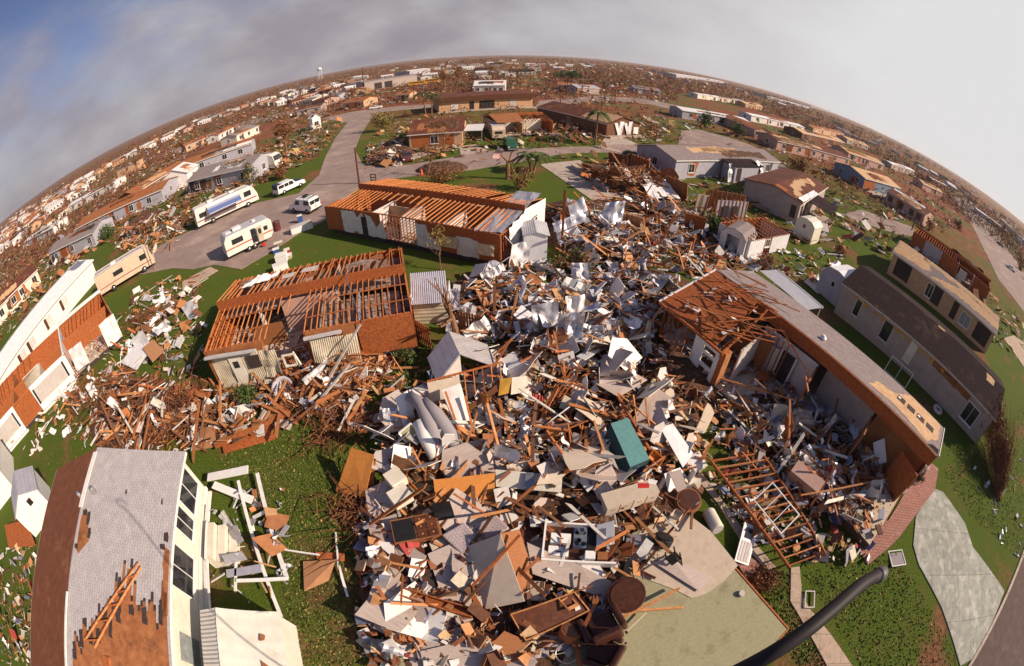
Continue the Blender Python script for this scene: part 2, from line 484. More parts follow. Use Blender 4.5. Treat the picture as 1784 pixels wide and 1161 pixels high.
spec('soil', (.16, .085, .05), c2=(.10, .05, .03), scale=3, rough=1, world=True)
spec('wood_pole', (.15, .065, .04), c2=(.1, .04, .026), scale=4, rough=.9)
spec('insulation', (.66, .54, .36), c2=(.50, .36, .2), scale=8, rough=1, vary=.25)
spec('foil', (.66, .66, .70), c2=(.5, .5, .56), scale=2.2, rough=.32, metal=.55, vary=.15)
# ------------------------------------------------------------------ the ground
def ground_material():
    m = bpy.data.materials.new('ground_cover'); m.use_nodes = True
    t = m.node_tree; l = t.links.new; b = t.nodes['Principled BSDF']
    b.inputs['Roughness'].default_value = 1.0; b.inputs['Specular IOR Level'].default_value = .1
    g = N(t, 'ShaderNodeNewGeometry')
    def nz(scale, det=6, ro=.6):
        n = N(t, 'ShaderNodeTexNoise'); n.inputs['Scale'].default_value = scale; n.inputs['Detail'].default_value = det; n.inputs['Roughness'].default_value = ro
        l(g.outputs['Position'], n.inputs['Vector']); return n.outputs['Fac']
    def ramp(f, stops):
        r_ = N(t, 'ShaderNodeValToRGB')
        for i, (p, c) in enumerate(stops):
            e_ = r_.color_ramp.elements[i] if i < 2 else r_.color_ramp.elements.new(p)
            e_.position = p; e_.color = (*c, 1)
        l(f, r_.inputs[0]); return r_.outputs[0]
    def mixc(f, a, c):
        x = N(t, 'ShaderNodeMix', data_type='RGBA')
        l(f, x.inputs['Factor'])
        for s_, v in (('A', a), ('B', c)):
            if isinstance(v, tuple): x.inputs[s_].default_value = (*v, 1)
            else: l(v, x.inputs[s_])
        return x.outputs['Result']
    def rng(f, a, c):
        r_ = N(t, 'ShaderNodeMapRange'); r_.inputs['From Min'].default_value = a; r_.inputs['From Max'].default_value = c
        l(f, r_.inputs['Value']); return r_.outputs[0]
    fine = nz(9.0, 8, .75)
    grass = ramp(fine, [(.30, (.018, .045, .006)), (.70, (.145, .185, .028)), (.5, (.068, .100, .013))])
    grass = mixc(rng(nz(.35, 6, .65), .50, .72), grass, (.10, .10, .025))
    soil = ramp(nz(2.5, 8, .7), [(.3, (.085, .04, .022)), (.7, (.29, .15, .08)), (.5, (.185, .085, .043))])
    near = mixc(rng(nz(.13, 7, .62), .545, .64), grass, soil)
    # beyond the nearer lots the cover is mostly stripped brush and litter with strips of grass
    ln = N(t, 'ShaderNodeVectorMath', operation='LENGTH'); l(g.outputs['Position'], ln.inputs[0])
    fargrass = ramp(nz(.6, 7, .7), [(.3, (.075, .075, .022)), (.7, (.15, .16, .055)), (.5, (.11, .115, .036))])
    farsoil = ramp(nz(.25, 9, .75), [(.30, (.11, .04, .024)), (.72, (.36, .155, .09)), (.5, (.20, .073, .039))])
    far = mixc(rng(nz(.028, 6, .6), .49, .58), farsoil, fargrass)
    col = mixc(rng(ln.outputs['Value'], 85, 150), near, far)
    l(col, b.inputs['Base Color'])
    bp = N(t, 'ShaderNodeBump'); bp.inputs['Strength'].default_value = .9; bp.inputs['Distance'].default_value = .06
    l(fine, bp.inputs['Height']); l(bp.outputs[0], b.inputs['Normal'])
    return m
_MATS['ground_cover'] = ground_material()
mb = MB()
mb.add([(-9000, -600, 0), (9000, -600, 0), (9000, 12000, 0), (-9000, 12000, 0)], [(0, 1, 2, 3)])
tag(mb.build('ground', 'ground_cover'), kind='structure')

ROADS = []
def flat(name, pts, z, mat, thick=.12, world=False):
    if not world: ROADS.append(pts)
    ps = [Vector((p[0], p[1], z)) if world else G(p[0], p[1]) + Vector((0, 0, z)) for p in pts]
    o = MB().slab([p - Vector((0, 0, thick)) for p in ps], thick, (0, 0, 1)).build(name, mat)
    # n-gon winding may be either way; recalc by hand
    return tag(o, kind='structure')
# streets
flat('road', [(196, 482), (250, 478), (300, 468), (335, 470), (372, 462), (420, 470), (472, 440), (520, 408), (572, 382), (600, 352), (626, 326), (660, 316), (745, 304), (820, 297), (905, 283), (985, 268), (1050, 266), (1110, 271), (1165, 279), (1180, 258), (1090, 252), (1020, 256), (930, 259), (860, 263), (790, 274), (752, 281), (700, 289), (660, 291), (632, 286), (618, 262), (628, 236), (646, 208), (656, 196), (622, 198), (604, 216), (585, 240), (566, 276), (556, 306), (520, 338), (488, 345), (440, 356), (330, 404), (296, 418), (262, 440)], .05, 'asphalt')
flat('road', [(1165, 279), (1180, 258), (1187, 228), (1215, 226), (1290, 246), (1340, 268), (1376, 297), (1360, 306), (1290, 284), (1235, 280)], .054, 'asphalt')
flat('road', [(1655, 340), (1690, 385), (1712, 430), (1740, 488), (1790, 552), (1800, 500), (1756, 436), (1722, 385), (1690, 350)], .05, 'asphalt')
flat('road', [(1466, 374), (1500, 366), (1590, 396), (1602, 414), (1560, 408), (1500, 388)], .05, 'asphalt')
flat('road', [(300, 262), (420, 214), (512, 192), (530, 193), (430, 220), (310, 270)], .05, 'asphalt')
flat('road', [(560, 207), (604, 214), (622, 202), (700, 192), (760, 188), (762, 182), (690, 186), (610, 196)], .056, 'asphalt')
flat('road', [(930, 190), (1060, 176), (1130, 182), (1190, 196), (1200, 189), (1120, 172), (1040, 168), (940, 176)], .05, 'asphalt')
a, b_ = G(1697, 1150), G(1784, 965)
d = (b_ - a).normalized(); q = Vector((d.y, -d.x, 0))
flat('road', [a - d * 40, b_ + d * 60, b_ + d * 60 + q * 9, a - d * 40 + q * 9], .05, 'asphalt_dark', world=True)
flat('kerb', [a - d * 40 - q * .0, b_ + d * 60 - q * .0, b_ + d * 60 - q * .3, a - d * 40 - q * .3], .11, 'concrete', world=True)
# drives, paths, paving
flat('driveway', [(1626, 852), (1642, 858), (1680, 912), (1694, 954), (1749, 1030), (1700, 1145), (1672, 1161), (1640, 1060), (1600, 985), (1590, 950), (1595, 900)], .06, 'drive')
flat('driveway', [(940, 287), (1010, 280), (1078, 330), (1148, 380), (1100, 392), (1040, 356)], .06, 'concrete')
flat('driveway', [(692, 287), (755, 268), (720, 264), (700, 262), (682, 272)], .07, 'concrete')
flat('driveway', [(803, 272), (850, 263), (828, 252), (800, 256)], .07, 'concrete')
flat('driveway', [(1046, 254), (1112, 252), (1086, 240), (1052, 242)], .07, 'concrete')
flat('driveway', [(1748, 590), (1790, 650), (1800, 610), (1766, 585)], .07, 'walk')
flat('driveway', [(1480, 300), (1560, 320), (1530, 330)], .07, 'concrete')
flat('path', [(1377, 990), (1392, 988), (1396, 1036), (1410, 1062), (1446, 1106), (1484, 1161), (1440, 1161), (1402, 1092), (1376, 1048)], .06, 'walk')
flat('path', [(1206, 828), (1220, 822), (1296, 926), (1350, 988), (1344, 1006), (1288, 940), (1250, 878)], .06, 'walk')
flat('path', [(318, 492), (342, 478), (366, 466), (380, 472), (350, 490), (318, 512)], .06, 'walk')
flat('patio', [(1600, 790), (1634, 818), (1628, 854), (1594, 899), (1563, 940), (1549, 954), (1511, 985), (1494, 957), (1504, 916), (1525, 895), (1546, 909), (1573, 864), (1604, 823), (1594, 799)], .075, 'brick_red')
flat('patio', [(1283, 982), (1302, 968), (1324, 985), (1300, 1010)], .07, 'brick_red')
# ------------------------------------------------------------------ house builders
def frame(a, b, z=0.0, L=None):
    A, B = G(a[0], a[1], z), G(b[0], b[1], z)
    d = B - A
    return Vector((A.x, A.y, 0)), math.atan2(d.y, d.x), L or d.length
def wpt(F, L, D, wall, s, z, off):
    return {'front': Vector((s, -off, z)), 'back': Vector((s, D + off, z)), 'left': Vector((-off, s, z)), 'right': Vector((L + off, s, z))}[wall]
def wlen(L, D, wall): return L if wall in ('front', 'back') else D
def wslab(mb, L, D, wall, pts, o0, o1):
    """a polygon given in (s, z) on a wall, from offset o0 to o1 outward"""
    ps = [wpt(0, L, D, wall, s, z, o0) for s, z in pts]
    n = wpt(0, L, D, wall, 0, 0, 1) - wpt(0, L, D, wall, 0, 0, 0)
    mb.slab(ps, o1 - o0, n)
def ragged(pts, jag, step, rg):
    res = []
    k = len(pts)
    for i in range(k):
        a, b = Vector(pts[i]), Vector(pts[(i + 1) % k])
        m = max(1, int((b - a).length / step))
        for j in range(m):
            p = a.lerp(b, j / m)
            res.append((p[0] + rg.uniform(-jag, jag) * (j > 0), p[1] + rg.uniform(-jag, jag) * (j > 0)))
    return res
def add_window(root, L, D, wall, s, z, w_, h, frame_mat='white_paint', pane='glass', off=.03, mull=1):
    f = MB()
    t = .07
    for (a, b, c, d) in ((-w_ / 2 - t, w_ / 2 + t, h, h + t), (-w_ / 2 - t, w_ / 2 + t, -t, 0), (-w_ / 2 - t, -w_ / 2, 0, h), (w_ / 2, w_ / 2 + t, 0, h)):
        wslab(f, L, D, wall, [(s + a, z + c), (s + b, z + c), (s + b, z + d), (s + a, z + d)], off, off + .05)
    for k in range(mull):
        x = -w_ / 2 + w_ * (k + 1) / (mull + 1)
        wslab(f, L, D, wall, [(s + x - .02, z), (s + x + .02, z), (s + x + .02, z + h), (s + x - .02, z + h)], off, off + .045)
    wslab(f, L, D, wall, [(s - w_ / 2 - .12, z - .13), (s + w_ / 2 + .12, z - .13), (s + w_ / 2 + .12, z - t), (s - w_ / 2 - .12, z - t)], off - .01, off + .12)
    fo = f.build('window', frame_mat, root)
    p = MB()
    wslab(p, L, D, wall, [(s - w_ / 2, z), (s + w_ / 2, z), (s + w_ / 2, z + h), (s - w_ / 2, z + h)], off - .02, off + .02)
    p.build('pane', pane, fo)
    return fo
def stud_wall(mb, L, D, wall, s0, s1, z0, z1, sp=.41):
    n = max(1, int((s1 - s0) / sp))
    for i in range(n + 1):
        s = s0 + (s1 - s0) * i / n
        s = min(max(s, s0 + .03), s1 - .03)
        wslab(mb, L, D, wall, [(s - .022, z0 + .04), (s + .022, z0 + .04), (s + .022, z1 - .04), (s - .022, z1 - .04)], -.10, -.012)
    wslab(mb, L, D, wall, [(s0, z0), (s1, z0), (s1, z0 + .045), (s0, z0 + .045)], -.105, -.008)
    wslab(mb, L, D, wall, [(s0, z1 - .045), (s1, z1 - .045), (s1, z1 + .05), (s0, z1 + .05)], -.105, -.008)

def open_house(label, F, rz, L, D, zf=.5, zt=3.0, sheath=(), studs=None, patches=(), wins=(), rafters=(), beam=None,
               group=None, floor='beige_floor', parts=(), sheath_mat='osb', inner=(), name='wrecked_house', skirt='felt', cat='house'):
    rg = random.Random(hash(label) % 9999 if False else sum(map(ord, label)))
    root = thing(name, label, cat, F, rz, group)
    b = MB(); b.box(.02, L - .02, .02, D - .02, 0, zf - .03); b.build('foundation', skirt, root)
    b = MB(); b.box(.03, L - .03, .03, D - .03, zf - .028, zf + .02); b.build('floor', floor, root)
    b = MB()
    for wall, s0, s1 in (studs or [('front', 0, L), ('back', 0, L), ('left', .12, D - .12), ('right', .12, D - .12)]):
        stud_wall(b, L, D, wall, s0, s1, zf, zt)
    b.build('stud_frame', 'stud', root)
    for wall, s0, s1, m in sheath:
        b = MB()
        wslab(b, L, D, wall, ragged([(s0, zf), (s1, zf), (s1, zt + .04), (s0, zt + .04)], .0, 9, rg), 0, .02)
        b.build('sheathing', m or sheath_mat, root)
    for wall, pts, m, jag in patches:
        b = MB()
        wslab(b, L, D, wall, ragged(pts, jag, .35, rg) if jag else pts, .026, .05)
        b.build('siding', m, root)
    for wn in wins:
        add_window(root, L, D, *wn)
    # inner walls: (x0, y0, x1, y1, mat, height)
    for x0, y0, x1, y1, m, h in inner:
        b = MB()
        p, q_ = Vector((x0, y0, zf + .02)), Vector((x1, y1, zf + .02))
        s_ = (q_ - p).cross(Vector((0, 0, 1))).normalized() * .045
        b.slab([p - s_, q_ - s_, q_ + s_, p + s_], h, (0, 0, 1))
        b.build('partition', m, root)
    if beam:
        z0, z1, m = beam
        b = MB(); b.box(.0, L, D / 2 - .05, D / 2 + .05, z0, z1); b.build('ridge_beam', m, root)
    proto = {}
    for (u0, u1, sp, y0, z0, y1, z1, wd) in rafters:
        me = MB().bar((0, y0, z0), (0, y1, z1), .045, wd).data('rafter', 'rafter')
        n = int((u1 - u0) / sp)
        for i in range(n + 1):
            o = link('rafter', me, root, (u0 + i * sp + rg.uniform(-.03, .03), 0, 0))
            o.rotation_euler = (0, 0, rg.gauss(0, .008))
            if rg.random() < .05: o.rotation_euler = (rg.uniform(-.02, .0), 0, rg.uniform(-.1, .1))
    for fn in parts:
        fn(root, L, D, zf, zt, rg)
    return root

def gable_house(label, F, rz, L, D, zt=3.0, zr=4.1, wall='white_siding', roof='shingle_dark', ov=.3, patches=(), wins=(), axis='u', zf=.0,
                group=None, name='damaged_house', trim='white_paint', parts=(), wpatches=(), cat='house', holes=()):
    """closed house; ridge runs along u (or v). patches: (side f|b, [(u, t)..] t 0 eave..1 ridge, mat)"""
    rg = random.Random(sum(map(ord, label)))
    root = thing(name, label, cat, F, rz, group)
    b = MB()
    th = .1
    b.box(0, L, 0, th, zf, zt); b.box(0, L, D - th, D, zf, zt); b.box(0, th, th, D - th, zf, zt); b.box(L - th, L, th, D - th, zf, zt)
    if axis == 'u':
        for x in (0, L - th):
            b.slab([(x, 0, zt), (x, D, zt), (x, D / 2, zr)], th, (1, 0, 0))
    else:
        for y in (0, D - th):
            b.slab([(0, y, zt), (L, y, zt), (L / 2, y, zr)], th, (0, 1, 0))
    b.build('wall', wall, root)
    T = .11
    def rp(side, u, t, up):
        if axis == 'u':
            dz = (zr - zt) / (D / 2)
            y = -ov + (D / 2 + ov) * t
            z = zt - ov * dz + (zr - zt + ov * dz) * t
            return Vector((u, y if side == 'f' else D - y, z + up))
        dz = (zr - zt) / (L / 2)
        x = -ov + (L / 2 + ov) * t
        z = zt - ov * dz + (zr - zt + ov * dz) * t
        return Vector((x if side == 'f' else L - x, u, z + up))
    U1 = L if axis == 'u' else D
    rr = MB()
    for side in 'fb':
        rr.slab([rp(side, -ov, 0, .02), rp(side, U1 + ov, 0, .02), rp(side, U1 + ov, 1, .02), rp(side, -ov, 1, .02)], T, (0, 0, 1))
    ro = rr.build('roof', roof, root)
    for pc in patches:
        side, pts, m = pc[:3]
        jag = pc[3] if len(pc) > 3 else .06
        dz_ = pc[4] if len(pc) > 4 else 0
        pb = MB()
        U, tt = zip(*pts)
        pts2 = ragged([(u, t * 4) for u, t in pts], jag * 4, .4, rg) if jag else [(u, t * 4) for u, t in pts]
        pb.slab([rp(side, min(max(u, -ov + .02), U1 + ov - .02), min(max(t / 4, .012), .99), .02 + T + .006 + dz_) for u, t in pts2], .014, (0, 0, 1))
        pb.build('roof_patch', m, root)
    # fascia
    for side in 'fb':
        fb = MB(); p0, p1 = rp(side, -ov, 0, -.04), rp(side, U1 + ov, 0, -.04)
        out_ = (rp(side, 0, 0, 0) - rp(side, 0, .1, 0)); out_.z = 0; out_.normalize()
        fb.slab([p0 + out_ * .004, p1 + out_ * .004, p1 + out_ * .03, p0 + out_ * .03], .16, (0, 0, 1)); fb.build('fascia', trim, root)
    for wl, pts, m, jag in wpatches:
        b = MB(); wslab(b, L, D, wl, ragged(pts, jag, .35, rg) if jag else pts, .006, .02); b.build('bare_patch', m, root)
    for wn in wins:
        add_window(root, L, D, *wn)
    for fn in parts:
        fn(root, L, D, zf, zt, rg)
    root['_'] = 0
    del root['_']
    return root, rp

def door_part(wall, s, w_=.9, h=2.0, z=.35, mat='white_paint', off=.03):
    def fn(root, L, D, zf, zt, rg):
        b = MB(); wslab(b, L, D, wall, [(s - w_ / 2, z), (s + w_ / 2, z), (s + w_ / 2, z + h), (s - w_ / 2, z + h)], off, off + .05)
        d = b.build('door', mat, root)
        b = MB(); wslab(b, L, D, wall, [(s + w_ / 2 - .14, z + .95), (s + w_ / 2 - .06, z + .95), (s + w_ / 2 - .06, z + 1.05), (s + w_ / 2 - .14, z + 1.05)], off + .05, off + .1)
        b.build('handle', 'steel', d)
    return fn
def rough_sheet(name, mat, o, U, V, amp, seed=1, nu=10, nv=8, fr=1.3):
    def fn(root, L, D, zf, zt, rg):
        MB().sheet(o, U, V, nu, nv, lambda a, b: amp * noise.noise(Vector((a * fr * 3 + seed, b * fr * 3, seed * 7.3)))).build(name, mat, root)
    return fn
def clutter(n, x0, x1, y0, y1, mats, smax=.9):
    """loose litter on the floor of the house: one uncountable part"""
    def fn(root, L, D, zf, zt, rg):
        b = MB()
        for _ in range(n):
            b.mi = rg.randrange(len(mats))
            x, y = rg.uniform(x0, x1), rg.uniform(y0, y1)
            s = rg.uniform(.08, smax) * rg.random() + .06
            an, ti = rg.uniform(0, 6.3), rg.gauss(0, .4)
            ux = Vector((math.cos(an), math.sin(an), math.sin(ti) * .6)) * s
            vy = Vector((-math.sin(an), math.cos(an), rg.gauss(0, .2))) * s * rg.uniform(.1, .8)
            p = Vector((x, y, zf + .06 + rg.random() * .3))
            b.slab([p, p + ux, p + ux + vy, p + vy], rg.uniform(.01, .08))
        tag(b.build('litter', list(mats), root), kind='stuff')
    return fn
MESS = ('gypsum', 'lumber', 'stud', 'white_paint', 'bare_deck', 'dark_wood', 'insulation', 'lilac_metal')

# ---- roof-stripped orange house behind the middle (20 x 9 m)
F, rz, Lh = frame((575, 361), (872, 411), 3.0)
Dh = 9.0
def torn_end(root, L, D, zf, zt, rg):
    # right end wall: white panels, torn membrane draped over the corner
    MB().sheet((L + .06, .2, 3.15), (-.3, D * .93, .75), (-2.4, -.3, -.1), 14, 8, lambda a, b: .18 * noise.noise(Vector((a * 5, b * 4, 3)))).build('roof_membrane', 'foil', root)
    MB().sheet((L + .12, 1.2, 3.2), (0.05, 2.6, .35), (.25, .1, -2.2), 8, 8, lambda a, b: .22 * noise.noise(Vector((a * 4, b * 4, 9)))).build('roof_membrane', 'white_metal', root)
    b = MB(); b.bar((L + .2, .3, 2.9), (L + .9, 2.2, .4), .12, .04); b.build('loose_trim', 'white_paint', root)
def h1_front(root, L, D, zf, zt, rg):
    for i in range(2):
        b = MB(); b.sheet((.72 * L + i * 3.5, -.08, 2.0), (1.6, -.05, .1), (0, -.25, -.9), 6, 5, lambda a, c: .15 * noise.noise(Vector((a * 4, c * 4, 2 + i)))); b.build('torn_wrap', 'insulation', root)
    b = MB(); b.box(-.9, -.02, -.02, .08, .4, 3.0); b.box(-.98, -.9, -.02, 2.4, .4, 2.9); b.build('annex_wall', 'osb', root)
open_house('roofless orange house with rows of bare rafters and a torn white end', F, rz, Lh, Dh, zf=.5, zt=3.0,
    studs=[('front', 0, Lh), ('back', 0, Lh), ('left', .1, Dh - .1), ('right', .1, Dh - .1)],
    sheath=[('front', 0, .36 * Lh, 'osb'), ('front', .575 * Lh, Lh - .1, 'osb'), ('back', 0, Lh, 'osb'), ('left', 0, Dh, 'osb'), ('right', 3.2, 5.0, 'white_wall'), ('right', 7.2, Dh, 'white_wall')],
    patches=[('front', [(.09 * Lh, .5), (.25 * Lh, .5), (.255 * Lh, 1.2), (.245 * Lh, 2.9), (.20 * Lh, 2.3), (.185 * Lh, 2.9), (.085 * Lh, 2.85)], 'white_siding', .05),
             ('front', [(.262 * Lh, .5), (.385 * Lh, .5), (.38 * Lh, 2.5), (.33 * Lh, 1.5), (.30 * Lh, 2.6), (.262 * Lh, 2.8)], 'white_siding', .07),
             ('front', [(.575 * Lh, .5), (.71 * Lh, .5), (.69 * Lh, 1.4), (.65 * Lh, 1.7), (.635 * Lh, 2.7), (.58 * Lh, 2.75)], 'white_siding', .09),
             ('front', [(.79 * Lh, .5), (.9 * Lh, .5), (.895 * Lh, 2.1), (.84 * Lh, 2.25), (.79 * Lh, 2.2)], 'white_siding', .07),
             ('right', [(5.0, .5), (5.9, .5), (5.9, 2.0), (5.0, 2.1)], 'white_wall', .03), ('right', [(3.3, 2.3), (Dh, 2.3), (Dh, 3.3), (4.4, 3.7)], 'white_wall', .03)],
    wins=[('right', 6.6, 1.0, .9, 1.1, 'white_paint', 'glass', .02)],
    beam=(3.35, 4.05, 'osb'),
    rafters=[(.3, .24 * Lh, .55, 0, 3.1, Dh / 2 - .1, 3.5, .08), (.50 * Lh, Lh - .4, .5, 0, 3.1, Dh / 2 - .1, 3.5, .10), (.26 * Lh, .5 * Lh, .9, 2.6, 3.3, Dh / 2 - .1, 3.5, .1), (.6, Lh - .2, .48, Dh / 2, 4.08, Dh + .2, 3.12, .07)],
    inner=[(5.5, .3, 5.5, 4.2, 'gypsum', 2.2), (5.5, 3.2, 9, 3.2, 'tan_wall', 2.0), (9.2, .5, 9.2, 4.2, 'gypsum', 2.2), (14, .3, 14, 4.3, 'gypsum', 2.2), (.6, 5.4, Lh - .4, 5.4, 'panel_wood', 2.3)] + [(x, 5.6, x, 8.8, 'attic', 2.2) for x in (4.5, 9, 13.5)],
    parts=[torn_end, h1_front, clutter(420, .3, Lh - .3, .3, 4.2, MESS), clutter(260, .3, Lh - .3, 5.6, 8.7, MESS), door_part('front', .265 * Lh - .3, .7, 1.9, .55, 'felt', .052)])

# ---- roofless orange-brown house, left of the middle (14 x 9 m)
F, rz, Lr = frame((355, 615), (718, 545), 3.0)
Dr = 8.9
def tan_front(root, L, D, zf, zt, rg):
    b = MB(); b.ribbed((.2, -.10, .02), (3.75, -.3, 0), (0, .06, 2.72), 26, .035, lambda a, c: .16 * noise.noise(Vector((a * 3, c * 2, 1))) - .05 * c); w_ = b.build('metal_siding', 'tan_metal', root)
    b = MB(); b.ribbed((7.4, -.55, .35), (3.0, -.2, -.05), (.05, .42, 2.2), 22, .04, lambda a, c: .25 * noise.noise(Vector((a * 2.5, c * 2, 4)))); b.build('metal_siding', 'tan_metal', root)
    b = MB(); b.ribbed((3.95, -.5, .6), (1.35, -.35, .1), (-.1, .35, 1.9), 10, .035, lambda a, c: .3 * noise.noise(Vector((a * 2, c * 2, 6)))); b.build('metal_siding', 'tan_metal', root)
    b = MB(); b.box(1.7, 2.6, -.30, -.24, .1, 2.4); d = b.build('door', 'cream_metal', root)
    b = MB(); b.box(1.95, 2.35, -.335, -.31, 1.6, 2.1); b.build('pane', 'glass', d)
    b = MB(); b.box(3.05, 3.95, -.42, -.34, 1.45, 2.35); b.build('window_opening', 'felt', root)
    b = MB(); b.bar((.1, -.42, 2.83), (4.0, -.62, 2.85), .2, .12); b.build('gutter', 'alu', root); b = MB(); b.bar((7.2, -.3, 2.75), (9.6, -.3, 2.8), .18, .16); b.build('gutter', 'alu', root)
    b = MB(); b.bar((6.2, -.15, 1.9), (6.7, -.5, .2), .1, .05); b.box(5.4, 6.3, -.3, -.2, .9, 1.0); b.box(5.4, 6.3, -.3, -.2, 1.75, 1.85); b.box(5.4, 5.5, -.3, -.2, 1, 1.75); b.box(6.2, 6.3, -.3, -.2, 1, 1.75); b.build('broken_frame', 'cream_metal', root)
    b = MB(); b.sheet((1.6, 5.9, 3.85), (2.2, .3, -.05), (.9, 1.6, -.25), 10, 8, lambda a, c: .35 * noise.noise(Vector((a * 4, c * 4, 8)))); b.build('roof_scrap', 'white_metal', root)
    for i in range(9):      # boards and sheathing left on the rafters
        x, y = rg.uniform(.3, L - 2.4), rg.uniform(D * .54, D - 1.2); z = 3.98 - (y - D / 2) * .19
        MB().slab([(x, y, z), (x + rg.uniform(.7, 2.0), y + rg.uniform(-.2, .2), z), (x + rg.uniform(.7, 1.7), y + 1.0, z - .19), (x + rg.uniform(-.2, .3), y + .9, z - .17)], .03).build('sheathing_scrap', rg.choice(['osb', 'bare_deck', 'attic', 'gypsum']), root)
    for x0, x1 in ((.1, 5.0), (7.2, L - .1)):
        for y in (1.2, 2.9): MB().bar((x0, y, 3.17 + y * .05), (x1, y, 3.17 + y * .05), .09, .03).build('batten', 'stud', root)
    b = MB(); b.bar((9.9, D / 2, 4.0), (10.9, -.1, 3.05), .05, .05); b.build('conduit', 'steel', root)
open_house('roofless orange brown house with crumpled tan metal front on the lawn left of the middle', F, rz, Lr, Dr, zf=.5, zt=3.0,
    studs=[('front', 0, 4.4), ('front', 7.2, Lr), ('back', 0, Lr), ('left', .1, Dr - .1), ('right', .1, Dr - .1)],
    sheath=[('left', 0, Dr, 'osb'), ('back', 0, Lr, 'osb'), ('right', 0, Dr, 'osb'), ('front', 10.5, Lr - .02, 'osb'), ('front', 7.3, 10.4, 'bare_deck'), ('front', .1, 4.3, 'bare_deck')],
    beam=(3.15, 3.95, 'osb'),
    rafters=[(.15, 4.9, .41, 0, 3.08, Dr / 2, 3.3, .09), (5.2, 6.6, .7, 2.4, 3.2, Dr / 2, 3.3, .09), (7.3, Lr, .41, 0, 3.08, Dr / 2, 3.3, .09), (.15, Lr, .41, Dr / 2, 3.95, Dr + .1, 3.1, .09)],
    inner=[(5.0, 4.2, 9.0, 4.2, 'pink_wall', 2.5), (8.2, .6, 8.2, 4.2, 'attic', 2.3), (2.6, 3.1, 5.0, 3.1, 'panel_wood', 1.6), (10.6, .3, 10.6, 4.2, 'lilac_siding', 2.0), (3, 4.6, 3, 8.6, 'gypsum', 2.3), (9, 4.6, 9, 8.6, 'gypsum', 2.3)],
    parts=[tan_front, clutter(520, .3, Lr - .3, .3, 8.6, MESS), clutter(120, 4.6, 7.4, -1.2, 1.5, ('osb', 'stud', 'dark_wood', 'lumber')),
           lambda root, L, D, zf, zt, rg: MB().box(.12, L - .12, 4.7, D - .12, 2.3, 2.36).build('ceiling', 'attic', root),
           lambda root, L, D, zf, zt, rg: [MB().box(8.3 + i * 1.3, 9.4 + i * 1.3, .5, 4.1, 2.2, 2.25).build('ceiling', 'attic', root) for i in range(4)]])

# ---- long stripped house on the left with white front panels (B) and the white house behind it (A)
F, rz, Lb = frame((24, 779), (226, 583), 0.0)
F = F - Vector((math.cos(rz), math.sin(rz), 0)) * 5.5; Lb = 23.6
Db = 8.8
def b_front(root, L, D, zf, zt, rg):
    for s0, s1 in ((4.0, 8.3), (11.4, 16.6)):
        b = MB(); wslab(b, L, D, 'front', [(s0, .25), (s1, .25), (s1 + .1, 3.0), (s0 - .1, 3.05)], .05, .12); pn = b.build('white_panel', 'white_wall', root)
        b = MB(); wslab(b, L, D, 'front', [(s0 + .35, .95), (s1 - .6, .95), (s1 - .6, 2.55), (s0 + .35, 2.55)], .125, .15); b.build('blind', 'gypsum', pn)
        for sa in (s0 + .08, s1 - .55):
            b = MB(); wslab(b, L, D, 'front', [(sa, .95), (sa + .25, .95), (sa + .25, 2.6), (sa, 2.6)], .125, .14); b.build('window_gap', 'glass', pn)
        b = MB(); wslab(b, L, D, 'front', [(s0 - .2, .0), (s1 + .2, .0), (s1 + .2, .2), (s0 - .2, .2)], .1, .3); b.build('skirt', 'white_paint', root)
    b = MB(); b.sheet((17.2, .1, .6), (1.8, -.9, .2), (.2, .2, 2.2), 8, 8, lambda a, c: .25 * noise.noise(Vector((a * 3, c * 3, 3)))); b.build('torn_siding', 'white_metal', root)
    b = MB(); b.sheet((L - 2.0, -.2, .4), (2.0, -.25, .1), (.1, .1, 2.5), 8, 8, lambda a, c: .25 * noise.noise(Vector((a * 3, c * 3, 5)))); b.build('torn_siding', 'white_wall', root)
    b = MB(); b.box(16.6, 16.8, .1, D - .1, .6, 3.1); b.build('cross_wall', 'white_wall', root)
    b = MB(); b.bar((16.5, D - .05, 3.2), (L + .1, D - .05, 3.25), .35, .3); b.build('roof_edge', 'white_paint', root)
open_house('long orange roofless house with two big white wall panels along its front', F, rz, Lb, Db, zf=.4, zt=2.9,
    sheath=[('back', 0, Lb, 'osb'), ('left', 0, Db, 'osb'), ('right', 0, 3.4, 'white_wall'), ('right', 5.2, Db, 'osb')],
    studs=[('front', 0, 17.0), ('front', Lb - 3, Lb), ('back', 0, Lb), ('left', .1, Db - .1), ('right', .1, Db - .1)],
    patches=[('front', [(8.4, .5), (11.3, .5), (11.3, 2.8), (8.4, 2.8)], 'osb', 0), ('front', [(0, .5), (3.8, .5), (3.8, 2.8), (0, 2.8)], 'osb', 0)],
    rafters=[(17.2, Lb - .1, .6, Db / 2, 3.3, Db, 3.0, .1), (7, 12, 1.1, Db / 2, 3.2, Db, 3.0, .1), (0, 6, .5, Db / 2 - 1, 3.0, Db, 3.0, .09)],
    inner=[(.2, Db / 2, Lb - .3, Db / 2, 'stud', 2.3), (8.3, .2, 8.3, Db - .2, 'panel_wood', 2.2), (13, .2, 13, Db / 2, 'cream', 2.3), (10, 4.4, 12.8, 4.4, 'cream', 2.35)],
    wins=[('right', 4.3, .9, 1.2, 1.4, 'white_paint', 'glass', .0)],
    parts=[b_front, clutter(500, .3, Lb - .3, .3, Db - .3, MESS)])
F, rz, La = frame((20, 625), (160, 455), 3.0)
F = F - Vector((math.cos(rz), math.sin(rz), 0)) * 6.5; La += 6.5
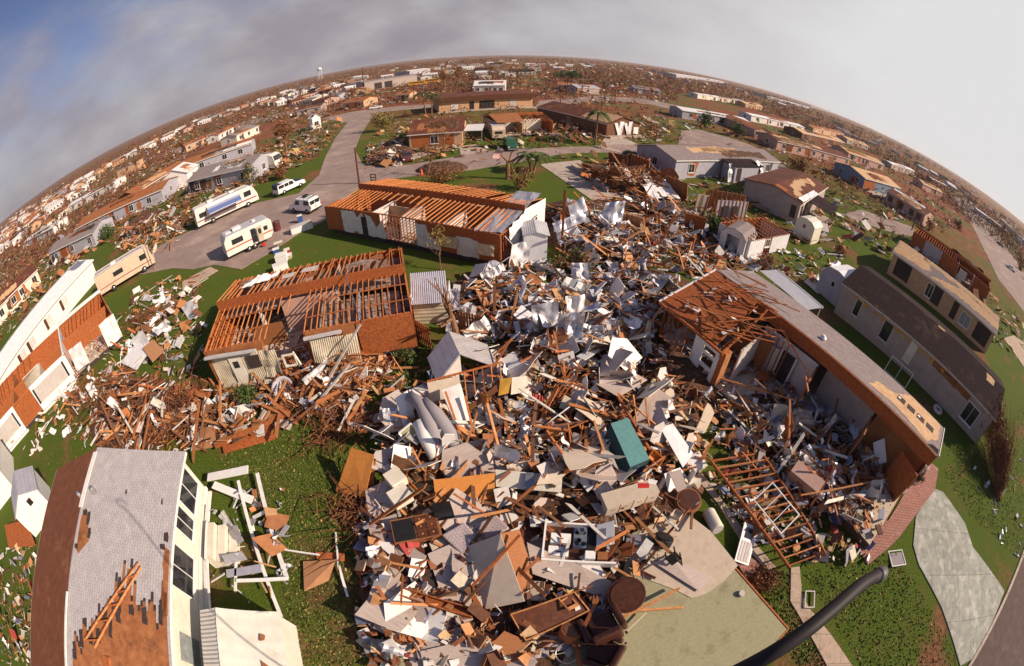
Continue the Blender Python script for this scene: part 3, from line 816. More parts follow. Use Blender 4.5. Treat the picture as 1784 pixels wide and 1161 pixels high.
gable_house('long white house with a row of shaded windows behind the white panelled one', F, rz, La, 7.5, zt=3.0, zr=3.75, wall='white_wall', roof='white_metal', ov=.25,
    wins=[('front', s, 1.15, 1.2, 1.25, 'white_paint', 'gypsum', .02) for s in (8.6, 11.0, 15.6, 19.8)] + [('front', s, 1.15, .4, 1.25, 'dark_wood', 'dark_wood', .02) for s in (7.7, 10.1, 14.7, 18.9)],
    patches=[('f', [(La - 2.5, .5), (La, .4), (La, .98), (La - 3, .98)], 'metal', .05)])

# ---- near left house: grey shingles torn off, brown felt side
F, rz, Ln = frame((293, 1161), (315, 797), 3.2)
F = F - Vector((math.cos(rz), math.sin(rz), 0)) * 3.0; Ln += 3.0
Dn = 11.4
def near_bits(root, L, D, zf, zt, rg):
    b = MB()
    for i in range(5):      # cap shingles left along the ridge
        b.box(L - 3.6 + i * .7, L - 2.9 + i * .7, D / 2 - .17, D / 2 + .16, 4.56, 4.60)
    b.build('ridge_cap', 'white_paint', root); b = MB()
    b.box(.4, 5.2, D / 2 - .06, D / 2 + .06, 4.56, 4.63)
    b.build('ridge_cap', 'white_paint', root)
    b = MB()
    b.lathe([(.0, .5), (.14, .5), (.16, .42), (.16, .0)], (L - 2.6, D / 2 - .75, 4.28), 10)
    b.build('roof_vent', 'metal', root); b = MB()
    b.lathe([(.0, .45), (.12, .45), (.12, .0)], (L - 2.9, D / 2 + .35, 4.35), 10)
    b.build('roof_vent', 'metal', root)
    # big end window bays in the cream wall
    for s, w_, z0, h in ((L - 1.3, 1.9, 1.45, 1.55), (L - 3.15, 1.15, 1.45, 1.55), (L - 5.6, 2.0, 1.25, 1.7)):
        add_window(root, L, D, 'front', s, z0, w_, h, 'white_paint', 'glass', .03, 1)
    b = MB(); wslab(b, L, D, 'front', [(0, .55), (L, .55), (L, .75), (0, .75)], .03, .12)
    wslab(b, L, D, 'front', [(0, .2), (L, .2), (L, .3), (0, .3)], .03, .2); b.build('sill_board', 'white_paint', root)
    b = MB(); b.box(L - 9.9, L - 8.6, -.06, -.03, .9, 2.3); b.build('door', 'pale_glass', root)
def STAIR(extra, seed):
    r2 = random.Random(12); prof = [(.0, 6.6), (.1, 5.4), (.2, 5.0), (.34, 6.6), (.42, 7.0), (.5, 5.6), (.6, 4.4), (.75, 3.6), (.93, 2.9)]
    pts = [(-.28, .02)]; n = 40
    for i in range(n):
        t0, t1 = .02 + .91 * i / n, .02 + .91 * (i + 1) / n; tm = (t0 + t1) / 2
        k = max(j for j in range(len(prof)) if prof[j][0] <= tm); k = min(k, len(prof) - 2)
        f_ = (tm - prof[k][0]) / (prof[k + 1][0] - prof[k][0]); u = prof[k][1] + (prof[k + 1][1] - prof[k][1]) * f_ + r2.choice([-.9, -.5, -.2, 0, .2, .5, .3]) + extra * r2.choice([0, .6, 1, 1.6])
        pts += [(u, t0), (u, t1 - .0005)]
    return pts + [(-.28, .93)]
_, rp = gable_house('grey shingled house in the near left corner, one roof side brown felt', F, rz, Ln, Dn, zt=3.2, zr=4.4, wall='cream', roof='shingle_grey', ov=.28,
    patches=[('b', [(-.28, .0), (Ln + .28, .0), (Ln + .28, 1), (-.28, 1)], 'tarpaper', 0.0),
             ('f', STAIR(.0, .12), 'bare_deck', 0), ('f', STAIR(.28, .0), 'felt', 0, -.003),
             ('f', [(8.1, .83), (9.5, .88), (9.9, .94), (9.3, .97), (7.6, .97), (7.3, .93)], 'bare_deck', .02),
             ('f', [(5.2, .0), (8.2, .0), (8.4, .06), (5.0, .07)], 'bare_deck', .01)],
    parts=[near_bits])
# torn felt strips at the edge of the missing shingles, small gaps
rg = random.Random(4)
root_n = [o for o in bpy.data.objects if o.get('label', '').startswith('grey shingled house in the near')][0]
b = MB()
for u, t, a, c in [(4.9, .30, .5, .3), (5.6, .40, .5, .35), (4.4, .42, .9, .3), (4.2, .55, .8, .35), (3.2, .62, .7, .3), (3.0, .70, .9, .25), (2.7, .8, .9, .3), (2.0, .88, .9, .25), (3.6, .5, 1.0, .22), (4.6, .18, .8, .3), (5.9, .43, .7, .2),
                   (9.4, .90, .35, .35), (8.9, .86, .8, .2), (8.2, .82, .6, .2), (7.5, .94, .3, .25), (10.9, .50, .3, .12), (10.5, .12, .35, .1), (4.7, .05, 1.2, .18), (8.6, .03, .5, .25), (8.2, .05, .3, .3)]:
    pts = ragged([(u, t * 6), (u + a, t * 6 + .05), (u + a * .9, t * 6 + c), (u + .05, t * 6 + c * .9)], .05, .25, rg)
    b = MB(); b.slab([rp('f', x, y / 6, .17) for x, y in pts], .012, (0, 0, 1)); b.build('torn_felt', 'felt', root_n)
b = MB()
b.box(2.0, 2.7, 2.9, 3.6, 3.93, 4.06)
b.build('roof_hatch', 'stud', root_n)
# a fallen roof truss lying on it
tr = thing('roof_truss', 'broken orange roof truss lying on the grey shingles', 'truss', F + Matrix.Rotation(rz, 3, 'Z') @ Vector((3.1, 4.3, 4.35)), rz)
slope = 1.2 / 5.7
P_ = lambda u, v, z=0: Vector((u, v, v * slope + .03 + z))
b = MB(); b.bar(P_(0, 0), P_(4.3, -3.0), .06, .09); b.bar(P_(-.2, -.6), P_(4.1, -3.15), .06, .09); b.build('chord', 'lumber', tr)
for q_ in (.0, .25, .45, .62, .8):
    b = MB(); b.bar(P_(4.3 * q_, -3 * q_), P_(-.2 + 4.3 * (q_ + .1), -.6 - 2.55 * (q_ + .1)), .05, .07); b.build('web', 'stud', tr)

# corrugated cream lean-to on its right and the concrete step
A0, A1 = G(345, 1161, 2.6), G(338, 1062, 2.6)
def cream_leanto():
    Fq, rq, Lq = frame((352, 1161), (345, 1060), 2.6)
    root = thing('metal_shed', 'cream corrugated metal shed roof with two rusty holes beside the cream window wall', 'shed', Vector((Fq.x, Fq.y, 0)) - Vector((math.cos(rq), math.sin(rq), 0)) * 3, rq)
    Lq += 3
    MB().ribbed((0, .1, 2.35), (Lq, 0, 0), (0, -1.1, .35), 30, .03).build('roof_panel', 'cream_metal', root)
    MB().ribbed((0, -1.0, 2.72), (Lq, 0, 0), (0, -2.6, -.75), 8, .015, lambda a, c: .05 * math.sin(c * 3.1)).build('roof_panel', 'cream_metal', root)
    b = MB(); b.box(.05, Lq - .05, -3.4, -3.3, 0, 1.85); b.box(Lq - .12, Lq - .04, -3.25, -.1, 0, 2.2); b.build('wall', 'cream_metal', root)
    b = MB(); b.slab([(Lq - 1.3, -2.7, 2.27), (Lq - 1.0, -2.75, 2.26), (Lq - 1.05, -2.95, 2.2), (Lq - 1.25, -2.9, 2.22)], .02); b.build('hole', 'bare_deck', root); b = MB(); b.slab([(Lq - 2.6, -2.7, 2.27), (Lq - 2.1, -2.65, 2.28), (Lq - 2.35, -2.95, 2.2)], .02); b.build('hole', 'bare_deck', root)
cream_leanto()

# ---- half-destroyed house on the right
F, rz, _ = frame((1160, 529), (1248, 613), 3.0)
RB = G(1639, 749, 3.0)
d0 = Vector((math.cos(R(-64)), math.sin(R(-64)), 0))
rz = R(-64); n0 = Vector((-d0.y, d0.x, 0))
Lr2 = (RB - F).dot(d0); Dr2 = (RB - F).dot(n0)
def right_house():
    L, D = Lr2, Dr2
    lab = 'half collapsed house with a long grey roof strip and open brown rooms'
    root = thing('wrecked_house', lab, 'house', F, rz)
    zf, zt, zr = .5, 3.0, 4.1
    rg = random.Random(77)
    MB().box(.05, L, 0, D, 0, zf - .03).build('foundation', 'soil', root)
    MB().box(.06, L - .05, .05, D - .05, zf - .026, zf + .02).build('floor', 'beige_floor', root)
    R0 = D / 2
    # right half of the roof, ridge to eave
    T = .14
    b = MB(); b.slab([(-.3, R0, zr), (L + .2, R0, zr), (L + .2, D + .35, zt - .06), (-.3, D + .35, zt - .06)], T, (0, 0, 1)); b.build('roof', 'shingle_mid', root)
    sl = (zr - zt + .06) / (D + .35 - R0)
    rq = lambda u, v, up=0: Vector((u, v, zr + T - (v - R0) * sl + up))
    def patch(pts, m, jag, up=.006, nm='roof_patch'):
        b = MB(); b.slab([rq(x, y, up) for x, y in ragged(pts, jag, .4, rg)], .014, (0, 0, 1)); b.build(nm, m, root)
    patch([(L - 6.4, R0 + .5), (L - 4.6, R0 + .9), (L - 1.0, R0 + .35), (L - .1, R0 + 2.4), (L - .3, D + .1), (L - 3.5, D + .2), (L - 4.6, R0 + 2.8), (L - 6.0, R0 + 2.2)], 'decking', .1)
    for i in range(4):
        x = L - 4.3 + i * .95
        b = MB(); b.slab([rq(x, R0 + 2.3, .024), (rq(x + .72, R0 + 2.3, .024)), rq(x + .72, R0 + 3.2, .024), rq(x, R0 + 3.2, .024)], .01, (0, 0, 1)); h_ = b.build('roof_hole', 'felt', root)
        if i in (0, 2):
            b = MB(); b.slab([rq(x + .06, R0 + 2.65, .036), rq(x + .3, R0 + 2.65, .036), rq(x + .3, R0 + 2.95, .036), rq(x + .06, R0 + 2.95, .036)], .01, (0, 0, 1)); b.build('insulation', 'white_paint', h_)
    patch([(L - .9, R0 + .1), (L + .1, R0 + .1), (L + .1, R0 + .9), (L - .5, R0 + .7)], 'shingle_dark', .05)
    b = MB(); b.lathe([(.22, 0), (.25, .16), (.1, .3), (0, .31)], (8.5, R0 + 1.4, zr - .15), 12); b.build('roof_vent', 'white_metal', root)
    b = MB(); b.box(L + .2, L + .24, R0, D + .35, zt - .1, zt + .12); b.slab([(L + .205, R0, zr - .06), (L + .205, D + .35, zt - .12), (L + .205, D + .35, zt + .14), (L + .205, R0, zr + .2)], .05, (1, 0, 0)); b.build('fascia', 'white_paint', root)
    # ridge beam face
    b = MB(); b.box(3.8, L + .1, R0 - .1, R0 - .015, zr - .75, zr + .12); b.build('ridge_beam', 'osb', root)
    b = MB(); b.box(6.0, L + .1, R0 - .16, R0 - .1, zr - .06, zr + .14); b.build('ridge_trim', 'stud', root)
    # left half of the roof: first 4.8 m, bare deck
    sl2 = (zr - zt) / R0
    b = MB(); b.slab([(-.3, R0 - .02, zr), (3.7, R0 - .12, zr), (4.6, -.1, zt - .02), (-.3, -.25, zt - .06)], .1, (0, 0, 1)); b.build('roof_deck', 'osb', root)
    b = MB(); b.bar((-.32, -.3, zt + .02), (-.32, R0, zr + .12), .1, .14); b.build('drip_edge', 'white_metal', root)
    b = MB(); b.bar((-.3, -.3, zt - .02), (5.3, -.3, zt - .02), .12, .16); b.bar((5.2, -.3, zt), (4.6, R0, zr), .1, .14)
    for i in range(7): b.bar((.4 + i * .75, -.2, zt - .1), (.4 + i * .7, R0 - .2, zr - .12), .05, .14)
    b.build('roof_frame', 'stud', root)
    # boards and sticks thrown on the deck
    for i in range(46):
        x, y = rg.uniform(-.2, 5.6), rg.uniform(.2, R0 + 1.6)
        base = (zt + y * sl2 + .16) if y < R0 else zr + .2 - (y - R0) * sl
        an = rg.gauss(.35, .45); ln = rg.uniform(1.2, 4.6)
        dx = Vector((math.cos(an) * .75, math.sin(an), rg.uniform(-.03, .12))) * ln * .5
        c_ = Vector((x, y, base + rg.uniform(.03, .55)))
        b = MB(); b.bar(c_ - dx, c_ + dx, rg.uniform(.04, .1), rg.uniform(.03, .06)); b.build('loose_board', rg.choice(['stud', 'lumber', 'stud', 'panel_wood', 'stud']), root)
    for i in range(16):
        x, y = rg.uniform(.6, 4.6), rg.uniform(.3, R0 - 1)
        an = rg.uniform(0, 6.3); a_, c_ = rg.uniform(.3, 1.1), rg.uniform(.08, .35)
        ux, vy = Vector((math.cos(an), math.sin(an), rg.gauss(0, .2))) * a_, Vector((-math.sin(an), math.cos(an), rg.gauss(0, .2))) * c_
        p = Vector((x, y, zt + y * sl2 + .22))
        MB().slab([p, p + ux, p + ux + vy, p + vy], .03).build('loose_scrap', rg.choice(['white_paint', 'gypsum', 'white_metal', 'beige_panel']), root)
    # outer walls
    b = MB(); b.box(0, L, D - .1, D, zf, zt); b.box(0, .1, R0, D - .1, zf, zt + .4); b.box(L - .1, L, R0, D - .1, zf, zt + .2); b.build('wall', 'grey_siding', root)
    b = MB()
    stud_wall(b, L, D, 'left', .1, R0, zf, zt)
    stud_wall(b, L, D, 'front', 0, 2.2, zf, zt)
    b.build('stud_frame', 'stud', root)
    MB().box(5.0, 5.35, -.1, .5, zf, zt - .05).build('corner_post', 'stud', root)
    b = MB(); b.box(5.37, 5.42, -.1, .5, zf, zt - .05); b.build('post_face', 'lumber', root)
    # the remaining white front wall piece with window openings
    b = MB()
    x0 = 3.0
    b.box(x0, x0 + .8, -.12, -.02, zf, zt - .3); b.box(x0, x0 + 2.0, -.14, -.03, zt - .45, zt - .1); b.box(x0 + .8, x0 + 1.9, -.12, -.03, zf + 1.5, zf + 1.7); b.box(x0 + .8, x0 + 2.0, -.12, -.03, zf + .6, zf + .85); b.box(x0 + 1.75, x0 + 2.05, -.13, -.02, zf, zt - .5)
    b.build('white_wall_piece', 'white_paint', root)
    # brown inner partitions under the ridge and across
    def part(x0, y0, x1, y1, m, h, z=zf + .02, nm='partition'):
        p, q_ = Vector((x0, y0, z)), Vector((x1, y1, z)); s_ = (q_ - p).cross(Vector((0, 0, 1))).normalized() * .05
        MB().slab([p - s_, q_ - s_, q_ + s_, p + s_], h, (0, 0, 1)).build(nm, m, root)
    part(5.0, R0 - .3, 9.4, R0 - .1, 'gypsum', 2.7)
    part(9.4, R0 - .2, 9.8, R0 - 2.0, 'osb', 2.6)
    part(9.9, R0 + .8, 14.2, R0 + .8, 'pink_grey_siding', 2.6)
    part(14.2, R0 - .2, 14.5, R0 - 2.2, 'panel_wood', 2.6)
    part(14.4, R0 + .6, L - .2, R0 + .6, 'panel_wood', 2.6)
    part(17.2, R0 - .2, L - .2, R0 - .9, 'osb', 2.4)
    part(5.2, R0 - .4, 5.6, 1.2, 'gypsum', 2.4)
    part(3.4, R0 - 1.2, 6.2, R0 - 1.0, 'panel_wood', 2.3)
    for i in range(5):
        b = MB(); b.box(5.6 + i * .42, 5.66 + i * .42, R0 - 1.1, R0 - .98, zf, zr - .4); b.build('stud', 'stud', root)
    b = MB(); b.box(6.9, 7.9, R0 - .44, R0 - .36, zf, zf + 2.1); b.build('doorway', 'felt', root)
    b = MB(); b.box(6.75, 6.88, R0 - .46, R0 - .36, zf, zf + 2.2); b.box(7.92, 8.05, R0 - .46, R0 - .36, zf, zf + 2.2); b.build('door_frame', 'white_paint', root)
    b = MB(); b.slab([(6.0, R0 - .7, zf), (6.7, R0 - .5, zf), (6.7, R0 - .45, zf + 2.0), (6.0, R0 - .65, zf + 2.0)], .05); b.build('door', 'cream', root)
    b = MB(); b.bar((5.3, .2, zf + .5), (9.6, R0 - 2.4, zf + 1.2), .07, .1); b.bar((6, R0 - .3, zr - .4), (9.8, R0 - 1.6, zf + 2.5), .06, .08); b.bar((9.3, R0 - 1.6, zf + 2.5), (10.2, R0 - 2.6, zf + 2.45), .08, .1); b.build('fallen_stud', 'lumber', root)
    clutter(650, .4, L - .3, .2, R0 + .5, MESS, 1.0)(root, L, D, zf, zt, rg)
    return root
right_root = right_house()
# white corrugated carport roof beyond it
def carport():
    a, b_, c_ = G(1322, 474, 2.6), G(1404, 543, 2.6), G(1332, 466, 2.6)
    root = thing('carport', 'white ribbed carport roof standing against the far side of the half collapsed house', 'carport', Vector((a.x, a.y, 0)))
    U, V = b_ - a, Vector((-(b_ - a).y, (b_ - a).x, 0)).normalized() * 2.6
    MB().ribbed((0, 0, 2.75), V + Vector((0, 0, -.2)), U, 14, .04, None, 2).build('roof_panel', 'white_metal', root)
    for t in (.03, .5, .97):
        p = V * .97 + U * t
        MB().bar((p.x, p.y, 0), (p.x, p.y, 2.55), .06, .06, (1, 0, 0)).build('post', 'alu', root)
    b = MB(); p, q_ = V + Vector((0, 0, 2.5)), V + U + Vector((0, 0, 2.5)); b.bar(p, q_, .05, .2); b.build('fascia', 'white_paint', root)
carport()

# ---- grey house with dark roof on the right
F, rz, Lg = frame((1473, 492), (1735, 725), 3.2)
def grey_bits(root, L, D, zf, zt, rg):
    for i in range(60):
        b = MB(); s = rg.uniform(1.2, 12.8); z = rg.uniform(2.3, 3.0) - .1 * rg.random()
        wslab(b, L, D, 'front', ragged([(s, z), (s + rg.uniform(.3, .9), z), (s + rg.uniform(.3, .9), z + .18), (s, z + .17)], .03, .2, rg), .008 + i * .0002, .022 + i * .0002); b.build('bare_foam', 'yellow', root)
    b = MB(); wslab(b, L, D, 'front', ragged([(11.3, 2.2), (16.2, 2.15), (16.4, 3.05), (11.2, 3.05)], .06, .4, rg), .02, .03); b.build('bare_patch', 'bare_deck', root)
    b = MB(); wslab(b, L, D, 'front', [(8.3, .7), (9.2, .7), (9.25, 2.7), (8.4, 2.75)], .03, .06); b.build('boarded_door', 'cream', root)
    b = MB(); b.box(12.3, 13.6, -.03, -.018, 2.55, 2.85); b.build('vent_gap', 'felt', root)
gable_house('long grey house with a dark worn shingle roof, yellow foam showing under its eave', F, rz, Lg, 8.6, zt=3.0, zr=3.95, wall='pink_grey_siding', roof='shingle_dark', ov=.3, trim='gypsum',
    wins=[('front', 2.1, 1.1, .6, 1.5, 'gypsum', 'glass', .02, 0), ('front', 5.7, .95, 1.0, 1.7, 'gypsum', 'glass', .02, 0), ('front', 17.2, .7, 1.6, 1.6, 'white_paint', 'glass', .02, 1)],
    patches=[('f', [(17.2, .72), (18.3, .75), (18.3, .92), (17.0, .93)], 'decking', .04), ('f', [(10, .93), (10.9, .94), (10.9, .99), (10, .99)], 'decking', .02)], parts=[grey_bits])

def gambrel_shed(label, pa, pb, z, depth, wall, roofm, H1=1.7, H2=2.4, win=True, open_=False, half_roof=False):
    Fq, rq, Wd = frame(pa, pb, z)
    root = thing('garden_shed', label, 'shed', Fq, rq)
    prof = [(0, 0), (0, H1), (Wd * .18, H2 - .18), (Wd / 2, H2), (Wd * .82, H2 - .18), (Wd, H1), (Wd, 0)]
    b = MB()
    b.box(0, .06, .06, depth - .06, 0, H1); b.box(Wd - .06, Wd, .06, depth - .06, 0, H1)
    if open_:
        o1 = Wd * .25; o2 = Wd * .75
        b.slab([(0, 0, 0), (0, 0, H1), (Wd * .18, 0, H2 - .18), (o1, 0, H2 - .12), (o1, 0, 0)], .05, (0, 1, 0))
        b.slab([(o2, 0, 0), (o2, 0, H2 - .12), (Wd * .82, 0, H2 - .18), (Wd, 0, H1), (Wd, 0, 0)], .05, (0, 1, 0))
        b.slab([(o1, 0, 1.95), (o1, 0, H2 - .12), (Wd / 2, 0, H2), (o2, 0, H2 - .12), (o2, 0, 1.95)], .05, (0, 1, 0))
    else:
        b.slab([(x, 0, z_) for x, z_ in prof], .05, (0, 1, 0))
    b.slab([(x, depth - .05, z_) for x, z_ in prof], .05, (0, 1, 0))
    b.build('wall', wall, root)
    ends = [(-.08, H1 - .08)] + prof[2:5] + [(Wd + .08, H1 - .08)]
    b = MB()
    for i in range(4):
        (x0, z0), (x1, z1) = ends[i], ends[i + 1]
        y1 = depth + .1
        b.slab([(x0, -.1, z0 + .01), (x1, -.1, z1 + .01), (x1, y1, z1 + .01), (x0, y1, z0 + .01)], .05, (0, 0, 1))
    b.build('roof', roofm, root)
    if win:
        b = MB(); b.box(Wd * .4 - .05, Wd * .4 + .45, -.05, -.004, H1 - .75, H1 - .15); f_ = b.build('window', 'white_paint', root)
        b = MB(); b.box(Wd * .4, Wd * .4 + .4, -.056, -.052, H1 - .7, H1 - .2); b.build('pane', 'glass', f_)
    if open_:
        b = MB(); b.box(.1, Wd - .1, .3, depth - .1, .02, .06); b.build('floor', 'dark_wood', root)
    return root
gambrel_shed('pale barn roofed shed with one dark window at the long grey house', (1421, 505), (1466, 545), 0, 3.4, 'lilac_siding', 'white_metal', 2.2, 3.2)

# ---- house with tan bare roof behind the grey house, and the rafter house behind that
F, rz, Lw = frame((1558, 439), (1735, 580), 3.2)
def open_side(root, L, D, zf, zt, rg):
    b = MB(); stud_wall(b, L, D, 'front', 0, L, .4, 3.0); b.build('stud_frame', 'stud', root)
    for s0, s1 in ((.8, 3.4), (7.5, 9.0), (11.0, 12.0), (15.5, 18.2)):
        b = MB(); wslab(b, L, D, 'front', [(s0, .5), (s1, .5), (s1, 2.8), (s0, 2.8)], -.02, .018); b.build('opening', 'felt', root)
    add_window(root, L, D, 'front', 6.9, .8, 1.0, 1.7, 'white_paint', 'glass', .02)
    add_window(root, L, D, 'front', 13.6, .8, 1.7, 1.6, 'white_paint', 'pale_glass', .02)
gable_house('house with tan bare roof and a grey shingle strip behind the long grey house', F, rz, Lw, 8.4, zt=3.1, zr=4.1, wall='tan_wall', roof='shingle_mid', ov=.3,
    patches=[('f', [(-.2, .1), (5, .18), (6.2, .4), (4.6, .98), (-.2, .98)], 'decking', .05), ('f', [(4.2, .75), (18.8, .7), (18.9, .98), (4.2, .98)], 'decking', .05), ('f', [(5.4, .08), (18.9, .25), (19, .75), (12.5, .75), (8.5, .42)], 'decking', .07)], parts=[open_side])
F, rz, Lx = frame((1592, 404), (1690, 460), 3.6)
def shop_front(root, L, D, zf, zt, rg):
    add_window(root, L, D, 'front', 12.4, 1, 1.6, 1.4, 'white_paint', 'gypsum', .03)
F, rz = G(1592, 404, 3.0), R(-62); F.z = 0
open_house('orange house with a row of bare rafters, second behind the long grey house', F, rz, 19, 8, zf=.4, zt=3.0,
    sheath=[('front', 0, 3, 'osb'), ('front', 7, 11.0, 'osb'), ('front', 15, 19, 'osb'), ('back', 0, 19, 'osb'), ('left', 0, 8, 'osb'), ('right', 0, 8, 'osb')],
    patches=[('front', [(3, .4), (7, .4), (7, 3), (3, 3)], 'lilac_siding', .03)], beam=(3.3, 3.8, 'osb'),
    rafters=[(.2, 10.6, .55, 0, 3.1, 4, 3.5, .12)], inner=[(11, .3, 11, 7.6, 'gypsum', 2.3), (15, .3, 15, 4, 'gypsum', 2.3)],
    parts=[shop_front, clutter(200, .3, 18.6, .3, 7.6, MESS), rough_sheet('tarp', 'navy', (8.5, 4.2, 3.95), (8.5, .6, 0), (0, 3.6, -.7), .35, 3, 14, 6)])

# ---- maroon roofed house, its porch and two sheds
pA, pB = G(1292, 350), G(1386, 392)
rz = math.atan2((pB - pA).y, (pB - pA).x)
F = pA; Lm = (pB - pA).length
def porch(root, L, D, zf, zt, rg):
    # porch on the right wall with dark flat roof and post rail
    b = MB(); b.slab([(L, 4.2, 3.0), (L + 4.2, 4.2, 2.6), (L + 4.2, 11.5, 2.6), (L, 11.5, 3.0)], .1, (0, 0, 1)); b.build('porch_roof', 'shingle_dark', root)
    b = MB()
    for y in (4.4, 6.2, 8, 9.8, 11.3):
        b.box(L + 4.0, L + 4.1, y - .05, y + .05, .0, 2.58)
    b.box(L + 4.02, L + 4.08, 4.46, 11.24, .9, 1.0); b.box(L + 4.02, L + 4.08, 4.46, 11.24, .35, .45)
    b.build('porch_rail', 'dark_wood', root)
    b = MB(); b.box(L + .02, L + 4.15, 4.3, 11.4, .0, .32); b.build('porch_floor', 'concrete', root)
    b = MB(); b.sheet((L + .3, .1, 3.5), (.15, 10.5, -.05), (-.9, 0, .25), 16, 3, lambda a, c: .12 * noise.noise(Vector((a * 8, c * 2, 3)))); b.build('roof_roll', 'white_metal', root)
gable_house('maroon roofed house with pale missing shingle patches and a dark railed porch', F, rz, Lm, 21, zt=3.3, zr=4.05, wall='pink_grey_siding', roof='shingle_brown', ov=.35, axis='v',
    wins=[('right', 1.6, 1.0, 1.0, 1.5, 'dark_wood', 'glass', .02), ('right', 4.0, 1.0, 1.0, 1.4, 'dark_wood', 'glass', .02), ('right', 6.5, .9, 1.2, 1.9, 'white_paint', 'glass', .02), ('front', 8.0, .9, .7, 1.6, 'dark_wood', 'glass', .02, 0)],
    patches=[('b', [(1.50, .45), (3.30, .5), (4.50, .75), (9.00, .85), (14.25, .82), (15.75, .6), (13.95, .5), (12.30, .62), (10.20, .45), (9.00, .6), (6.30, .35), (4.95, .48), (3.90, .25), (1.80, .12), (0.90, .22)], 'decking', .06),
             ('b', [(13.80, .3), (16.20, .35), (18.00, .7), (15.90, .75), (14.40, .55)], 'decking', .05), ('b', [(0.15, .62), (1.50, .6), (1.50, .98), (0.15, .98)], 'stud', .03), ('b', [(0.30, .1), (1.65, .08), (1.80, .3), (0.45, .35)], 'bare_deck', .04)],
    parts=[porch])
gambrel_shed('cream shed with broken roof ribs standing before the dark railed porch', (1381, 409), (1411, 427), 0, 2.6, 'cream', 'cream_metal', 2.3, 2.9)
sh = gambrel_shed('white metal shed with a wide open doorway beside a bare rafter frame', (1250, 432), (1292, 452), 0, 3.4, 'white_metal', 'shingle_mid', 1.9, 2.7, False, True)
pA, pB = G(1300, 452), G(1368, 436)
rz = math.atan2((pB - pA).y, (pB - pA).x)
open_house('low white shed frame with bare orange roof joists beside the open doored shed', pA, rz, (pB - pA).length, 4.4, zf=.1, zt=2.0,
    sheath=[('front', 0, 2.8, 'white_metal'), ('front', 4.2, (pB - pA).length, 'white_metal'), ('right', 0, 4.4, 'white_metal'), ('back', 0, (pB - pA).length, 'osb'), ('left', 0, 4.4, 'white_metal')],
    rafters=[(.2, (pB - pA).length - .1, .8, -.2, 2.1, 4.5, 2.5, .1)], floor='dark_wood', wins=[('front', 3.5, 1.0, .8, .8, 'white_paint', 'glass', -.05)], name='shed_frame', cat='shed', parts=[clutter(60, .2, 4, .2, 4, MESS)])

# white shed beside the rafter house; corrugated shed; small grey roof
Fq, rq, Wq = frame((912, 462), (954, 470), 0)
def white_shed():
    root = thing('garden_shed', 'white metal shed with a ribbed grey roof and an X braced side', 'shed', Fq, R(2))
    W_, D_ = 1.9, 2.6
    b = MB(); b.box(0, W_, 0, .05, 0, 2.7); b.box(0, .05, .05, D_, 0, 2.4); b.box(0, W_, D_, D_ + .05, 0, 2.5); b.slab([(0, 0, 2.7), (W_, 0, 2.7), (W_ * .5, 0, 2.95)], .05, (0, 1, 0)); b.build('wall', 'white_metal', root)
    b = MB(); b.box(W_ - .05, W_, .06, .55, 0, 2.6); b.build('door', 'white_paint', root); b = MB(); b.box(W_ - .05, W_, 1.9, D_ - .01, 0, 2.5); b.build('door', 'white_paint', root)
    b = MB()
    for y0, y1 in ((.6, 1.85), (1.85, .6)): b.bar((W_, y0, .1), (W_, y1, 1.3), .04, .04); b.bar((W_, y0, 1.3), (W_, y1, 2.5), .04, .04)
    b.bar((W_, .58, 0), (W_, .58, 2.6), .05, .05, (1, 0, 0)); b.bar((W_, 1.25, 0), (W_, 1.25, 2.6), .05, .05, (1, 0, 0)); b.build('brace', 'dark_wood', root)
    MB().ribbed((-.12, -.12, 2.68), (W_ * .62, 0, .32), (0, D_ + .25, 0), 7, .02, None, 2).build('roof_panel', 'rv_roof', root)
    MB().ribbed((W_ * .5, -.12, 3.0), (W_ * .6, 0, -.34), (0, D_ + .25, 0), 7, .02, None, 2).build('roof_panel', 'rv_roof', root)
white_shed()
def lean_shed():
    Fz, rq, W_ = frame((724, 565), (783, 560), 0)
    root = thing('metal_shed', 'small shed with a corrugated lilac roof sagging beside the roofless orange brown house', 'shed', Fz, R(5))
    MB().ribbed((-.1, -.3, 1.75), (2.5, 0, .05), (-.25, 2.7, .85), 18, .04, lambda a, c: -.12 * math.sin(c * 3.1), 6).build('roof_panel', 'lilac_metal', root)
    MB().ribbed((0, 0, 0), (0, 0, 1.7), (2.4, 0, .0), 6, .03, None, 2).build('wall', 'tan_metal', root)
    b = MB(); b.box(-.02, .04, .06, 2.3, 0, 1.9); b.build('side', 'white_metal', root); b = MB(); b.box(2.36, 2.42, .06, 2.3, 0, 1.9); b.build('side', 'white_metal', root)
    b = MB(); b.sheet((-.6, .3, .6), (.5, .2, 0), (.1, -.1, 1.6), 5, 6, lambda a, c: .15 * noise.noise(Vector((a * 3, c * 3, 1)))); b.build('torn_sheet', 'white_metal', root)
lean_shed()
def small_roof():
    root = thing('shed_roof', 'small grey felt gable roof sitting on the wreckage near the grass', 'roof', G(765, 690), R(22))
    b = MB(); b.slab([(0, 0, .9), (1.6, .9, 1.75), (1.6, 3.2, 1.75), (0, 2.3, .9)], .05, (0, 0, 1)); b.build('roof_side', 'lilac_siding', root)
    b = MB(); b.slab([(1.62, .9, 1.75), (3.6, -.2, .95), (3.6, 2.1, .95), (1.62, 3.2, 1.75)], .05, (0, 0, 1)); b.build('roof_side', 'shingle_grey', root)
    b = MB(); b.slab([(0, .02, .2), (1.6, .92, .3), (1.6, .92, 1.72), (0, .02, .87)], .05); b.build('wall', 'gypsum', root)
small_roof()
